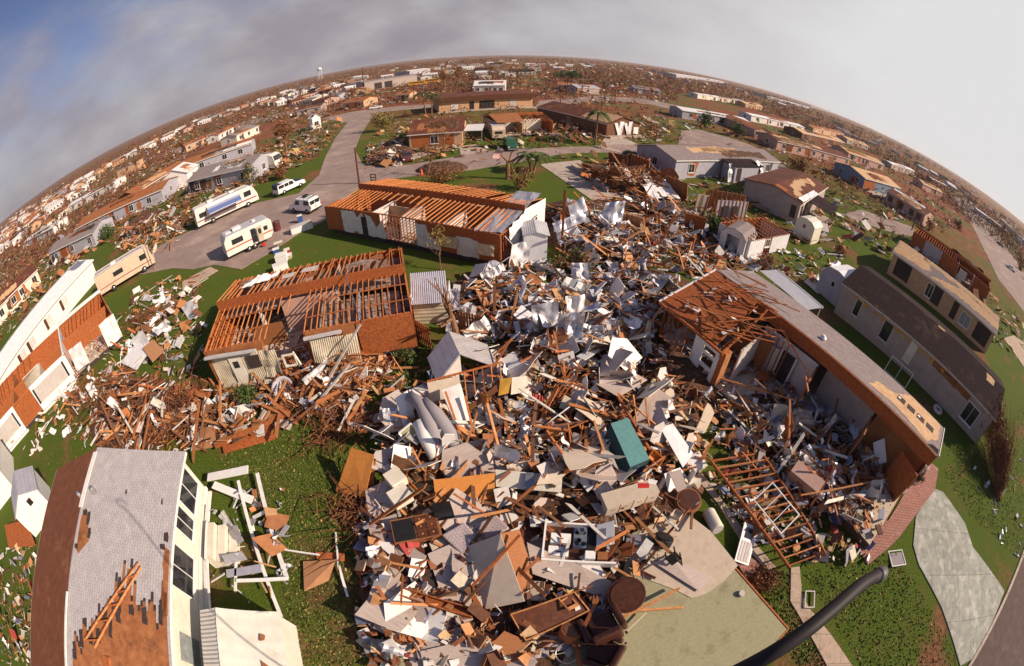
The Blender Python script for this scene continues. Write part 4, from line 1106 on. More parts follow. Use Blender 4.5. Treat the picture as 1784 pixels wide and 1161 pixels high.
# white gable shed at the lower left and its neighbour
def gable_shed(label, base, rz, W_, D_, H1, H2, wall, roofm, name='garden_shed'):
    root = thing(name, label, 'shed', base, rz)
    b = MB(); b.slab([(0, 0, 0), (W_, 0, 0), (W_, 0, H1), (W_ / 2, 0, H2), (0, 0, H1)], .06, (0, 1, 0)); b.box(0, .06, .07, D_, 0, H1); b.box(W_ - .06, W_, .07, D_, 0, H1); b.build('wall', wall, root)
    b = MB(); b.slab([(-.1, -.1, H1 - .05), (W_ / 2, -.1, H2), (W_ / 2, D_, H2), (-.1, D_, H1 - .05)], .06, (0, 0, 1)); b.slab([(W_ / 2, -.1, H2), (W_ + .1, -.1, H1 - .05), (W_ + .1, D_, H1 - .05), (W_ / 2, D_, H2)], .06, (0, 0, 1)); b.build('roof', roofm, root)
    b = MB(); b.box(W_ * .55, W_ * .55 + .5, -.03, -.004, H1 - .45, H1 + .1); f_ = b.build('window', 'dark_wood', root)
    b = MB(); b.box(W_ * .55 + .05, W_ * .55 + .45, -.036, -.032, H1 - .4, H1 + .05); b.build('pane', 'glass', f_)
    return root
gb = G(66, 935)
gable_shed('white gabled shed with a grey roof and small window beside the stripped brown roof', Vector((gb.x - .3, gb.y - .2, 0)), R(64), 3.4, 3.0, 2.3, 3.2, 'white_wall', 'lilac_siding')
gable_shed('white shed at the left edge next to the small windowed white shed', G(-8, 900), R(60), 4.4, 5, 2.5, 3.4, 'white_wall', 'white_metal')
# ------------------------------------------------------------------ houses farther out, one by one
def mid(label, a, b, D, zt=2.9, zr=3.9, wall='white_siding', roof='shingle_dark', axis='u', patches=(), nwin=3, side='front', name='damaged_house', z=0, parts=(), ov=.3, L=None, group=None, wpatches=(), wmat='white_paint', pane='glass', rwin=1, trim='white_paint'):
    F, rz, L_ = frame(a, b, z, L)
    wins = []
    for i in range(nwin):
        s = L_ * (i + .6 + .25 * ((i * 7) % 3 - 1) * .5) / nwin
        if .8 < s < L_ - .8: wins.append(('front', s, .95, min(1.3, L_ / nwin * .5), 1.35, wmat, pane, .03))
    for i in range(rwin):
        wins.append(('right', D * (i + .5) / rwin, 1, 1.0, 1.2, wmat, pane, .03))
        wins.append(('left', D * (i + .5) / rwin, 1, 1.0, 1.2, wmat, pane, .03))
    r2 = random.Random(len(label) * 7 + int(a[0])); patches = list(patches); wpatches = list(wpatches)
    if name == 'damaged_house' and nwin:      # storm wear: torn covering, opened walls
        Lr = L_ if axis == 'u' else D
        for sd in 'fb':
            for m in r2.sample(['bare_deck', 'felt', 'decking', 'stud', 'rubble'], 2): patches += rpatch(sd, Lr, r2.random(), m, 1)
        for _ in range(max(1, int(L_ / 7))):
            s0 = r2.uniform(.2, max(.4, L_ - 3)); wpatches.append(('front', [(s0, r2.uniform(.2, .8)), (s0 + r2.uniform(1, 2.6), .3), (s0 + r2.uniform(1, 2.4), 2.6), (s0, r2.uniform(1.6, 2.6))], r2.choice(['felt', 'osb', 'stud', 'panel_wood', 'rubble']), .12))
        parts = list(parts) + [clutter(int(14 + L_ * 2), -3, L_ + 3, -4.5, -.3, ('gypsum', 'white_paint', 'stud', 'lumber', 'bare_deck', 'white_metal'), 2.0)]
    return gable_house(label, F, rz, L_, D, zt, zr, wall, roof, ov, patches, wins, axis, 0, group, name, trim, parts, wpatches)
def rpatch(side, L, seed, m, n=1):
    rg = random.Random(seed); r_ = []
    for _ in range(n):
        u0 = rg.uniform(0, L * .5); u1 = u0 + rg.uniform(.25, .5) * L
        t0 = rg.uniform(.05, .5); t1 = t0 + rg.uniform(.3, .5)
        r_.append((side, [(u0, t0), ((u0 + u1) / 2, t0 + .1), (u1, t0 - .03), (u1 + .4, t1), ((u0 + u1) / 2, min(.97, t1 + .1)), (u0 - .2, t1)], m, .07))
    return r_
OPEN = lambda s0, s1, m='stud': ('front', [(s0, .4), (s1, .4), (s1, 2.7), (s0, 2.7)], m, .08)
mid('red brown hip roofed house with an orange stud front beside a cluttered drive', (714, 262), (806, 256), 13, 2.9, 4.6, 'tan_wall', 'shingle_brown', patches=rpatch('f', 11, 3, 'bare_deck', 2), wpatches=[OPEN(.5, 4.2, 'stud'), OPEN(4.6, 6.6, 'panel_wood')], nwin=1)
pA, pB = G(868, 241), G(963, 236)
rz = math.atan2((pB - pA).y, (pB - pA).x); Lq = (pB - pA).length
def deck_roof(root, L, D, zf, zt, rg):
    MB().slab([(-.3, -.3, 3.15), (L * .45, -.3, 3.15), (L * .5, D / 2, 4.1), (-.3, D / 2, 4.1)], .12, (0, 0, 1)).build('roof', 'bare_deck', root)
    MB().slab([(-.3, D / 2, 4.13), (L, D / 2, 4.13), (L, D + .3, 3.1), (-.3, D + .3, 3.1)], .12, (0, 0, 1)).build('roof', 'bare_deck', root)
open_house('gutted brown house whose open front shows rooms full of debris behind the parked tan camper', pA, rz, Lq, 11, zf=.4, zt=3.0, sheath=[('left', 0, 11, 'tan_wall'), ('back', 0, Lq, 'tan_wall'), ('right', 0, 11, 'osb')],
    studs=[('front', 0, .5), ('front', Lq * .45, Lq * .5), ('front', Lq - .5, Lq), ('right', 0, 11), ('left', 0, 11)], rafters=[(Lq * .5, Lq, .7, 0, 3.1, 5.5, 4.0, .15)], beam=(3.6, 4.1, 'stud'),
    inner=[(Lq * .45, .5, Lq * .45, 10, 'tan_wall', 2.3), (.5, 5, Lq - .5, 5, 'cream', 2.4)], parts=[deck_roof, clutter(200, .2, Lq - .2, .1, 4.6, MESS, 1.4)])
def flat_front(root, L, D, zf, zt, rg):
    b = MB(); b.box(-.8, L + .8, -1.0, D + .5, zt + .05, zt + 1.25); b.build('fascia_band', 'dark_wood', root)
    b = MB(); b.box(-.6, L + .6, -.8, D + .3, zt + 1.26, zt + 1.36); b.build('roof', 'shingle_brown', root)
    b = MB(); b.box(L * .42, L * .58, -.06, -.01, .1, 2.7); f_ = b.build('glass_front', 'dark_wood', root)
    b = MB()
    for i in range(4): b.box(L * (.425 + i * .039), L * (.455 + i * .039), -.09, -.065, .2, 2.6)
    b.build('pane', 'glass', f_)
    b = MB(); b.box(-.6, L + 1, -2.4, -.3, 0, .22); b.build('pavement', 'concrete', root)
F, rz, Ls = frame((765, 197), (928, 187))
gable_house('long low tan building with a deep dark brown fascia and dark glass doors', F, rz, Ls, 12, 3.2, 3.4, 'brick_wall', 'felt', .2, name='community_building', parts=[flat_front],
    wins=[('front', Ls * .16, .7, 2.0, 1.6, 'gypsum', 'gypsum', .03), ('front', Ls * .34, .1, 1.2, 2.5, 'dark_wood', 'glass', .03), ('front', Ls * .78, .7, 1.8, 1.6, 'gypsum', 'gypsum', .03)], cat='building')
def curtains(root, L, D, zf, zt, rg):
    for i in range(2):
        x = L * (.28 + .28 * i)
        b = MB(); b.sheet((x, -.35, .5), (1.1, -.1, 0), (.9 - i * .1, .25, 3.0), 6, 6, lambda a, c: .18 * noise.noise(Vector((a * 4, c * 2, 1 + i)))); b.slab([(x - .8, -.2, 3.2), (x + .1, -.2, 3.2), (x + .9, -.3, .5), (x + .3, -.3, .5)], .04); b.build('torn_sheet', 'white_metal', root)
    b = MB(); b.box(L * .8, L * .95, -.1, -.02, .6, 2.2); b.build('door_frame', 'white_paint', root)
    b = MB(); b.box(-.2, L + .3, -1.6, -.1, 0, .45); b.build('porch_step', 'concrete', root)
mid('dark brown gabled house with torn white sheets hanging in its front', (1056, 240), (1113, 238), 26, 3.0, 4.4, 'brown_wall', 'shingle_brown', 'v', patches=[('f', [(.2, .1), (9, .1), (9.5, .6), (8, .97), (.2, .97)], 'decking', .05)], nwin=0, parts=[curtains])
# grey house behind the driveway with torn sheds
def torn_sheds(root, L, D, zf, zt, rg):
    b = MB(); b.sheet((L * .30, -3.4, .2), (1.4, .3, 0), (-.3, .2, 3.2), 6, 8, lambda a, c: .5 * noise.noise(Vector((a * 3, c * 3, 1)))); b.build('torn_sheet', 'white_metal', root)
    b = MB(); b.sheet((L * .62, -3.6, 0.1), (2.2, .8, 0), (-1.4, 1.6, 3.3), 8, 8, lambda a, c: .9 * math.sin(c * 2.6) + .4 * noise.noise(Vector((a * 3, c * 3, 5)))); b.build('torn_sheet', 'alu', root)
    b = MB(); b.box(L * .36, L * .62, -3.2, -.4, 0, 2.9); b.build('annex_wall', 'lilac_siding', root)
    b = MB(); b.slab([(L * .34, -3.5, 2.93), (L * .64, -3.5, 2.93), (L * .64, -.3, 3.3), (L * .34, -.3, 3.3)], .1, (0, 0, 1)); b.build('annex_roof', 'shingle_dark', root)
    b = MB(); b.box(L * .38, L * .42, -3.26, -3.22, .2, 2.6); b.build('door_gap', 'felt', root)
mid('lilac grey house with a patched grey roof and crumpled annex sheets hanging off its front', (1174, 312), (1352, 306), 9, 3.0, 4.1, 'lilac_siding', 'shingle_mid', patches=[('f', [(9, .5), (15, .45), (19, .6), (20, .85), (13, .95), (9.5, .85)], 'decking', .06)], nwin=4, parts=[torn_sheds])
mid('long pale house with a clean white roof behind two dark green trees', (1188, 207), (1304, 226), 9, wall='lilac_siding', roof='white_metal', nwin=4, zr=3.6)
mid('white roofed long house partly hidden by the green roofed tarp', (1308, 212), (1400, 231), 8, wall='white_siding', roof='white_metal', nwin=5, zr=3.4)
mid('long low cream house with a thin white roof at the edge of the brown woods', (1215, 172), (1298, 184), 8, wall='cream', roof='white_metal', nwin=5, zr=3.3)
mid('small tan house at the end of the thin white roofed row', (1298, 188), (1328, 192), 8, wall='tan_wall', roof='decking', nwin=2)
mid('pink walled house with an orange brown roof by the far right street', (1313, 240), (1342, 246), 20, wall='pink_wall', roof='bare_deck', axis='v', nwin=3)
mid('long wrecked pink house with a maroon roof showing pale bare strips', (1352, 262), (1478, 291), 9, wall='pink_wall', roof='shingle_brown', nwin=6, patches=rpatch('f', 26, 8, 'decking', 4), wpatches=[OPEN(4, 7, 'panel_wood')])
mid('house with a bare tan plywood roof and white eave above the maroon roofed row', (1396, 243), (1470, 258), 10, wall='brown_wall', roof='decking', nwin=3)
mid('small house with tan bare roof and dark openings behind the plywood roofed one', (1475, 250), (1512, 262), 9, wall='pink_grey_siding', roof='decking', nwin=3)
mid('tan roofed house standing above the blue house', (1476, 278), (1538, 298), 10, wall='pink_wall', roof='decking', nwin=3, wpatches=[OPEN(2, 4.5, 'felt')])
mid('brown roofed house at the very edge of the woods above the tan roofs', (1416, 232), (1470, 240), 9, wall='tan_wall', roof='bare_deck', nwin=3)
def blue_side(root, L, D, zf, zt, rg):
    b = MB(); wslab(b, L, D, 'right', [(.1, .3), (7, .3), (7, 2.8), (.1, 2.8)], .01, .03); b.build('bare_patch', 'osb', root)
    b = MB(); b.box(L + .1, L + 4, .5, 16, 0, .25); b.build('porch', 'concrete', root)
mid('blue sided house with a bare tan roof and orange sheathing on one side', (1451, 301), (1502, 330), 24, 3.2, 4.3, 'blue_siding', 'decking', 'v', nwin=2, parts=[blue_side])
mid('pink brown house with white ridge and stripped roof end by the right hand drive', (1541, 352), (1606, 394), 11, 3.1, 4.1, 'pink_wall', 'shingle_brown', nwin=4, wmat='dark_wood', patches=[('f', [(.2, .75), (11, .75), (11, .98), (.2, .98)], 'white_paint', .03)] + rpatch('f', 12, 5, 'decking', 2))
mid('white roofed open carport house among weeds right of the blue house', (1552, 295), (1592, 306), 7, wall='pink_grey_siding', roof='white_metal', nwin=4, zr=3.3)
mid('lone carport with white roof near the far right street', (1622, 318), (1648, 330), 6, wall='brown_wall', roof='white_metal', nwin=2, zr=3.2)
mid('tan garage before the lone white roofed carport', (1606, 330), (1640, 345), 7, wall='pink_wall', roof='decking', nwin=1)
# left side rows
mid('lilac grey house with a dark roof, torn white gable and a motorhome parked before it', (332, 340), (438, 318), 10, 3.0, 4.2, 'lilac_siding', 'shingle_mid', nwin=3, wpatches=[OPEN(.4, 3, 'felt'), OPEN(8, 10, 'osb')], patches=rpatch('f', 17, 6, 'white_metal', 1))
mid('white torn gable house front leaning over the open dark porch', (286, 338), (330, 322), 7, 3.2, 5.0, 'white_wall', 'white_metal', nwin=1, axis='v')
mid('long grey house with an orange stripped roof and brown wall gaps beside a lumber heap', (137, 418), (286, 352), 10, 2.9, 3.9, 'lilac_siding', 'bare_deck', nwin=4, wpatches=[OPEN(3.5, 5.5, 'osb'), OPEN(8, 9.2, 'osb'), OPEN(12, 15, 'osb'), OPEN(19, 21, 'osb')])
mid('red roofed house wedged behind the orange stripped roof', (240, 356), (330, 300), 9, 2.9, 4.0, 'brown_wall', 'bare_deck', nwin=4)
mid('long rusty brown roofed house with grey wall in the second row left', (300, 318), (440, 268), 10, 2.9, 4.0, 'lilac_siding', 'bare_deck', nwin=4, patches=[('f', [(14, .1), (26, .1), (27, .5), (14, .5)], 'white_paint', .02)])
mid('white walled house with a long white roof band behind the orange stripped roof', (120, 372), (202, 330), 9, wall='white_siding', roof='white_metal', nwin=4, zr=3.5)
mid('cream block house with an orange end wall near the far left rows', (85, 402), (122, 372), 7, wall='cream', roof='bare_deck', nwin=2)
mid('white house with two dark windows at the left edge of the brown field', (46, 434), (96, 410), 8, wall='white_siding', roof='white_paint', nwin=3, zr=3.3)
mid('grey roofed house whose white gable end leans beside the tan motorhome', (92, 462), (168, 428), 8, wall='lilac_siding', roof='shingle_mid', nwin=3, wpatches=[OPEN(5, 8, 'osb')])
mid('brown roofed house with cream gable wall at the far left edge', (-20, 590), (72, 492), 9, 2.9, 4.2, 'cream', 'shingle_brown', nwin=5, wpatches=[OPEN(1, 4, 'panel_wood'), OPEN(9, 12, 'panel_wood')])
mid('tan blank walled block building with dark shaded end on the left', (206, 312), (240, 296), 8, 4.2, 4.4, 'tan_wall', 'felt', nwin=0, rwin=0)
mid('white house front with tall dark windows standing in a green strip', (382, 246), (408, 232), 6, wall='white_siding', roof='bare_deck', nwin=2)
mid('cream house front with grey roof above the green strip', (414, 250), (452, 232), 8, wall='cream', roof='shingle_mid', nwin=3)
mid('low wrecked orange house among scrap on the left', (325, 266), (362, 250), 7, wall='tan_wall', roof='bare_deck', nwin=3)
mid('white gable standing alone beside the street corner', (546, 226), (560, 222), 3, 3.6, 4.6, 'white_wall', 'white_paint', nwin=1, axis='v', rwin=0)
mid('brown roofed house with broken cream end at the far street corner', (518, 205), (560, 196), 12, wall='pink_grey_siding', roof='shingle_brown', nwin=2)
mid('orange brown house with a white end wall by the far street', (598, 192), (634, 188), 10, wall='tan_wall', roof='bare_deck', nwin=2, wpatches=[OPEN(3, 6, 'lumber')])
mid('tiny orange framed cottage with white roof edge across the far street', (690, 178), (714, 176), 8, wall='tan_wall', roof='bare_deck', nwin=2)
def bays(root, L, D, zf, zt, rg):
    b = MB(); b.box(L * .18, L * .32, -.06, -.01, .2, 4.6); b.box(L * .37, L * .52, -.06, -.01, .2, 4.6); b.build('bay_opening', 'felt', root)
mid('long grey industrial shed with two black open bays near the horizon', (636, 160), (727, 146), 20, 6, 6.6, 'pink_grey_siding', 'shingle_mid', nwin=0, parts=[bays], name='industrial_shed')
mid('white hip roofed house standing behind the long tan building', (826, 163), (880, 162), 12, 3.4, 5.2, 'white_siding', 'white_paint', nwin=4)
mid('white flat roofed hall on the skyline left of the brown woods', (714, 131), (750, 126), 20, 4.5, 5.2, 'lilac_siding', 'white_paint', nwin=4, name='hall')
mid('grey house with brown roof and a white annex beyond the dark brown gabled house', (972, 158), (1006, 160), 12, wall='lilac_siding', roof='bare_deck', nwin=3)
mid('pale annex block next to the brown roofed grey house', (1006, 164), (1044, 165), 9, wall='pink_grey_siding', roof='lilac_siding', nwin=1)
mid('pale house with dark windows beyond the rubble in the middle distance', (1104, 162), (1150, 168), 10, wall='lilac_siding', roof='shingle_mid', nwin=4)
mid('long blue grey warehouse row below the right skyline', (1336, 172), (1410, 190), 30, 6, 6.6, 'lilac_siding', 'shingle_dark', nwin=6, name='warehouse', rwin=0)
mid('second blue grey warehouse farther along the right skyline', (1412, 186), (1452, 198), 26, 5, 5.6, 'lilac_siding', 'shingle_dark', nwin=4, name='warehouse', rwin=0)
mid('long white roofed warehouse under the right skyline', (1178, 135), (1262, 146), 40, 6, 7, 'lilac_siding', 'white_metal', nwin=6, name='warehouse', rwin=0)
mid('white low building by the blue trucks near the right edge', (1700, 372), (1752, 410), 7, wall='lilac_siding', roof='white_metal', nwin=4, zr=3.3)
mid('long white trailer home beside the right hand street', (1742, 385), (1784, 425), 6, wall='white_siding', roof='white_metal', nwin=4, zr=3.3)

# collapsed house between driveway and the middle: upright brown wall pieces
def wall_piece(label, a, b, h, m, thick=.12, lean=0.0, nm='wall_remnant', z=0):
    A, B = G(*a), G(*b)
    d = (B - A); n_ = Vector((d.y, -d.x, 0)).normalized()
    root = thing(nm, label, 'wall', A)
    mb = MB(); L_ = d.length
    top = n_ * lean
    mb.slab([Vector((0, 0, z)), d + Vector((0, 0, z)), d + top + Vector((0, 0, h)), top + Vector((0, 0, h))], thick, -n_); mb.build('panel', m, root)
    sb = MB(); k = max(2, int(L_ / .6))
    for i in range(k + 1):
        p = d * (i / k) + n_ * .05
        sb.bar(p + Vector((0, 0, z + .05)), p + top + Vector((0, 0, h + .05 + .4 * ((i * 37) % 5) / 5)), .05, .08, d)
    sb.build('stud', 'lumber', root)
    return root
wall_piece('tall brown stud wall standing alone in the collapsed house behind the concrete drive', (1098, 305), (1128, 318), 3.2, 'osb')
wall_piece('short brown stud wall right of the tall standing one', (1130, 322), (1162, 330), 2.2, 'osb')
wall_piece('pale cream panel wall leaning in front of the collapsed house', (1208, 372), (1228, 374), 2.6, 'cream', .12, .4)
wall_piece('brown stud wall behind the lilac door panel', (1226, 366), (1290, 376), 2.9, 'panel_wood', .12, .3)
w_ = wall_piece('lilac wall panel with two dark door openings in the ruins', (1244, 384), (1296, 386), 2.6, 'lilac_siding', .1)
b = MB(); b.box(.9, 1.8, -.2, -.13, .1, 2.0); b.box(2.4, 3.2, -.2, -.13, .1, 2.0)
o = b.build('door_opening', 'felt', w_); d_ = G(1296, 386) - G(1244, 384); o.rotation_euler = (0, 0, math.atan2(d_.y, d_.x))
wall_piece('orange stud wall heap left of the low concrete kerb', (1020, 300), (1060, 316), 1.5, 'panel_wood', .12, .8)
for lb, a_, b_, h_, m_ in (('brown stud wall leaning back over the ruins behind the white roof sheet', (1160, 338), (1196, 352), 2.6, 'panel_wood'), ('short tan wall piece standing in the ruins left of the lilac wall panel', (1090, 400), (1120, 408), 1.9, 'tan_wall'), ('orange stud wall piece standing at the back of the silver wreckage', (1190, 402), (1222, 410), 2.2, 'osb'), ('brown wall corner standing at the far end of the concrete drive', (1060, 290), (1092, 296), 2.4, 'brown_wall')):
    wall_piece(lb, a_, b_, h_, m_, .12, .5)
def slab_kerb(name, label, pts, h, m, cat):
    ps = [G(*p) for p in pts]; o = MB().slab(ps, h, (0, 0, 1)).build(name, m); centre(o); tag(o, label, cat); return o
slab_kerb('foundation_wall', 'low concrete block edge along the collapsed house', [(995, 293), (1001, 291), (1062, 333), (1058, 337)], .6, 'concrete', 'wall')
slab_kerb('foundation_slab', 'dark floor deck of the collapsed house behind the concrete drive', [(1004, 292), (1110, 284), (1170, 330), (1066, 336)], .4, 'soil', 'floor')
o = MB().sheet(G(1134, 345, .5), Vector((4.2, .6, 0)), Vector((-1.0, 3.2, 1.4)), 10, 6, lambda a, c: .2 * noise.noise(Vector((a * 4, c * 3, 2)))).build('metal_sheet', 'white_metal'); centre(o); tag(o, 'big white roof sheet sloping over the ruins in the middle', 'metal sheet')

# ------------------------------------------------------------------ vehicles
def vehicle(name, label, cat, pos, rz, L, W, prof, body, wheels, wr=.33, wins=(), extras=(), tumble=.12, roofmat=None, roofz=None, group=None):
    """x forward from the rear; prof: (x, z) outline of the side; wins: (x0, x1, z0, z1[, x0top, x1top]) side glass"""
    root = thing(name, label, cat, pos, rz, group)
    zmax = max(z for x, z in prof); zmid = min(1.0, zmax * .55)
    def half(z): return W / 2 - (tumble * max(0, z - zmid) / max(.1, zmax - zmid))
    b = MB(); k = len(prof)
    vs = [(x, -half(z), z) for x, z in prof] + [(x, half(z), z) for x, z in prof]
    b.add(vs, [tuple(range(k)), tuple(range(k, 2 * k))[::-1]] + [(i + k, (i + 1) % k + k, (i + 1) % k, i) for i in range(k)])
    bo = b.build('body', body, root)
    md = bo.modifiers.new('bevel', 'BEVEL'); md.width = .06; md.segments = 2; md.limit_method = 'ANGLE'
    for side in (-1, 1):
        for wn in wins:
            x0, x1, z0, z1 = wn[:4]
            x0t, x1t = wn[4:6] if len(wn) > 4 else (x0, x1)
            g = MB(); e = .006
            g.slab([(x0, side * (half(z0) + e), z0), (x1, side * (half(z0) + e), z0), (x1t, side * (half(z1) + e), z1), (x0t, side * (half(z1) + e), z1)], .012, (0, side, 0))
            g.build('window', 'glass', root)
    for wx in wheels:
        for side in (-1, 1):
            t_ = MB(); t_.lathe([(wr * .5, -.1), (wr * .95, -.1), (wr, -.05), (wr, .05), (wr * .95, .1), (wr * .5, .1)], (0, 0, 0), 18)
            wo = t_.build('wheel', 'rubber', root, True)
            wo.location = (wx, side * (W / 2 - .06), wr); wo.rotation_euler = (math.pi / 2, 0, 0)
            h_ = MB(); h_.lathe([(0, -.085), (wr * .45, -.085), (wr * .55, -.02), (wr * .55, .02), (wr * .45, .085), (0, .085)], (0, 0, 0), 12); h_.build('rim', 'steel', wo, True)
    for fn in extras: fn(root, half)
    return root
def part_box(nm, m, *bx):
    def fn(root, half):
        for q_ in bx: MB().box(*q_).build(nm, m, root)
    return fn
def parts_each(nm, m, *bx):
    def fn(root, half):
        for q_ in bx: MB().box(*q_).build(nm, m, root)
    return fn
def rv_wheelbase(L): return [L * .28, L * .82]
# class A motorhome with the blue awning
A_ = G(347, 402); B_ = G(455, 352)
def motor_awning(root, half):
    b = MB(); b.sheet((2.0, -2.25, 2.5), (5.4, 0, 0), (0, -.75, -.6), 6, 4, lambda a, c: .05 * math.sin(c * 3.1)); b.build('awning', 'awning_blue', root)
    b = MB(); b.sheet((2.0, -1.84, 2.72), (5.4, 0, 0), (0, -.41, -.22), 6, 3, lambda a, c: .02 * math.sin(c * 3.1)); b.build('awning', 'lilac_metal', root)
    b = MB(); b.sheet((2.0, -1.24, 2.95), (5.4, 0, 0), (0, -.6, -.23), 4, 3, lambda a, c: .06 * math.sin(c * 3.1)); b.bar((2.0, -2.97, 2.0), (7.4, -2.97, 2.0), .07, .07); b.build('awning', 'awning_white', root)
    for x in (2.02, 7.38): MB().bar((x, -2.95, 2.0), (x, -1.3, 1.0), .04, .04).build('awning_arm', 'alu', root)
MH = [(0, .5), (.05, 3.0), (.3, 3.1), (9.2, 3.1), (9.9, 2.7), (10.4, 1.6), (10.5, .5)]
n_ = Vector((-math.sin(R(50)), math.cos(R(50)), 0))
vehicle('motorhome', 'long white motorhome with a maroon stripe and open blue and white awning', 'motorhome', A_ + n_ * 1.25, R(50), 10.5, 2.5, MH, 'rv_white', [2.6, 8.6], .42,
    wins=[(.6, 1.8, 1.6, 2.3), (8.2, 9.4, 1.7, 2.5), (6.2, 7.4, 1.7, 2.3)], tumble=.05,
    extras=[motor_awning, part_box('stripe', 'stripe_maroon', (.1, 10.2, -1.262, -1.256, 1.12, 1.3), (.1, 10.2, 1.256, 1.262, 1.12, 1.3)), parts_each('roof_unit', 'white_paint', (2.5, 3.4, -.4, .4, 3.1, 3.36), (6.2, 6.9, -.35, .35, 3.1, 3.3)),
            part_box('roof_rail', 'dark_wood', (3.0, 9.0, -1.02, -.9, 3.11, 3.16)), lambda r_, h: MB().slab([(9.98, -1.0, 2.55), (9.98, 1.0, 2.55), (10.36, 1.1, 1.62), (10.36, -1.1, 1.62)], .02, (.9, 0, .4)).build('windshield', 'glass', r_), part_box('rear_window', 'glass', (-.012, .01, -.6, .6, 1.8, 2.4))])
A_ = G(400, 457); rz = R(49); n_ = Vector((-math.sin(rz), math.cos(rz), 0))
TR = [(0, .55), (.0, 2.2), (.35, 2.75), (5.7, 2.75), (6.0, 2.4), (6.0, 1.1), (5.6, .55)]
vehicle('camper_trailer', 'white camper trailer with a red stripe and its tan door standing open', 'camper', A_ + n_ * 1.2, rz, 6.0, 2.4, TR, 'rv_white', [2.7, 3.45], .34, wins=[(.9, 2.3, 1.6, 2.2), (3.3, 3.9, .75, 2.4), (4.9, 5.4, 1.6, 2.1)], tumble=.02,
    extras=[part_box('stripe', 'stripe_red', (.02, 3.28, -1.218, -1.21, 1.22, 1.36), (4.7, 6.0, -1.218, -1.21, 1.22, 1.36), (-.012, -.004, -1.2, 1.2, 1.22, 1.36)), lambda r_, h: MB().box(4.0, 4.65, -1.5, -1.44, .7, 2.45).build('door', 'tan_metal', r_),
            part_box('roof_cover', 'rv_roof', (.45, 5.6, -1.1, 1.1, 2.76, 2.79)), parts_each('roof_unit', 'white_paint', (1.5, 2.5, -.4, .4, 2.79, 3.08), (4.0, 4.4, -.2, .2, 2.79, 2.98), (.6, 1.3, -.3, .3, 2.79, 2.86)), part_box('window', 'glass', (-.014, -.004, -.5, .4, 1.7, 2.2)),
            part_box('door_window', 'glass', (4.15, 4.5, -1.515, -1.502, 1.6, 2.2)), part_box('step', 'red', (4.1, 4.6, -1.9, -1.5, .2, .4))])
rz = R(48); f_ = Vector((math.cos(rz), math.sin(rz), 0)); n_ = Vector((-f_.y, f_.x, 0)); c_ = G(268, 462)
vehicle('motorhome', 'long tan striped motorhome seen from its high windscreen at the edge of the street', 'motorhome', c_ - f_ * 9.0 + n_ * .2, rz, 9.4, 2.5, [(0, .5), (0, 3.0), (8.3, 3.05), (9.0, 2.6), (9.35, 1.4), (9.4, .5)], 'rv_tan', [2.4, 7.6], .42,
    wins=[(7.4, 8.4, 1.7, 2.4), (3, 4.6, 1.7, 2.3)], tumble=.04,
    extras=[part_box('roof_cover', 'rv_white', (.1, 8.2, -1.15, 1.15, 3.07, 3.1)), part_box('stripe', 'stripe_maroon', (.1, 9.0, -1.262, -1.256, 1.1, 1.2), (.2, 8.1, -.2, .2, 3.11, 3.115)), lambda r_, h: [MB().slab([(9.02, s_, 2.5), (9.02, s_ + 1.0, 2.5), (9.3, s_ + 1.0, 1.6), (9.3, s_, 1.6)], .02, (.9, 0, .3)).build('windshield', 'glass', r_) for s_ in (-1.02, .02)],
            part_box('bumper', 'steel', (9.38, 9.5, -1.15, 1.15, .5, .75)), parts_each('headlight', 'white_paint', (9.4, 9.44, -1.0, -.75, .95, 1.15), (9.4, 9.44, .75, 1.0, .95, 1.15)), parts_each('roof_unit', 'white_paint', (3, 3.8, -.35, .35, 3.12, 3.35))])
A_ = G(412, 306); B_ = G(510, 293); d_ = B_ - A_; rz = math.atan2(d_.y, d_.x)
n_ = Vector((-math.sin(rz), math.cos(rz), 0))
vehicle('motorhome', 'cream motorhome with a white cab parked along the lilac grey house', 'motorhome', A_ + n_ * 1.3, rz, 12, 2.6, [(0, .5), (0, 3.2), (10.6, 3.25), (11.6, 2.9), (12, 1.8), (12, .5)], 'rv_white', [3, 10], .45, wins=[(1, 2.4, 1.7, 2.5), (6, 8, 1.5, 2.5), (9, 10.2, 1.5, 2.6), (4, 4.8, 1.8, 2.4)], tumble=.05,
    extras=[part_box('stripe', 'stripe_red', (.1, 11.8, -1.312, -1.305, 1.0, 1.15)), lambda r_, h: MB().slab([(11.62, -1.1, 2.85), (11.62, 1.1, 2.85), (12.0, 1.2, 1.85), (12.0, -1.2, 1.85)], .02, (.9, 0, .3)).build('windshield', 'glass', r_)])
# white pickup with a dark blue cap, white van, cars
A_ = G(487, 344); rz = R(60); n_ = Vector((-math.sin(rz), math.cos(rz), 0))
PK = [(0, .45), (0, 1.05), (.08, 1.75), (2.9, 1.82), (3.4, 1.2), (4.9, 1.08), (5.15, .95), (5.2, .45)]
vehicle('pickup_truck', 'white pickup truck with a dark blue cap over its bed', 'truck', A_ + n_ * 1.0, rz, 5.3, 1.95, PK, 'car_white', [1.05, 4.2], .38, wins=[(2.15, 3.05, 1.12, 1.68, 2.15, 2.85), (1.3, 2.05, 1.15, 1.65), (.2, 1.2, 1.15, 1.65)],
    extras=[part_box('bed_cap', 'navy', (-.02, .9, -.86, .86, 1.78, 1.84), (-.03, .0, -.8, .8, 1.05, 1.75), (3.5, 4.8, -.7, .7, 1.17, 1.2)), parts_each('tail_light', 'red', (-.03, .0, -.95, -.82, .7, 1.0), (-.03, .0, .82, .95, .7, 1.0)), part_box('bumper', 'steel', (-.15, -.02, -.9, .9, .4, .55), (5.2, 5.32, -.9, .9, .4, .6))])
pa, pb, pc = G(516, 372), G(543, 375), G(568, 367)
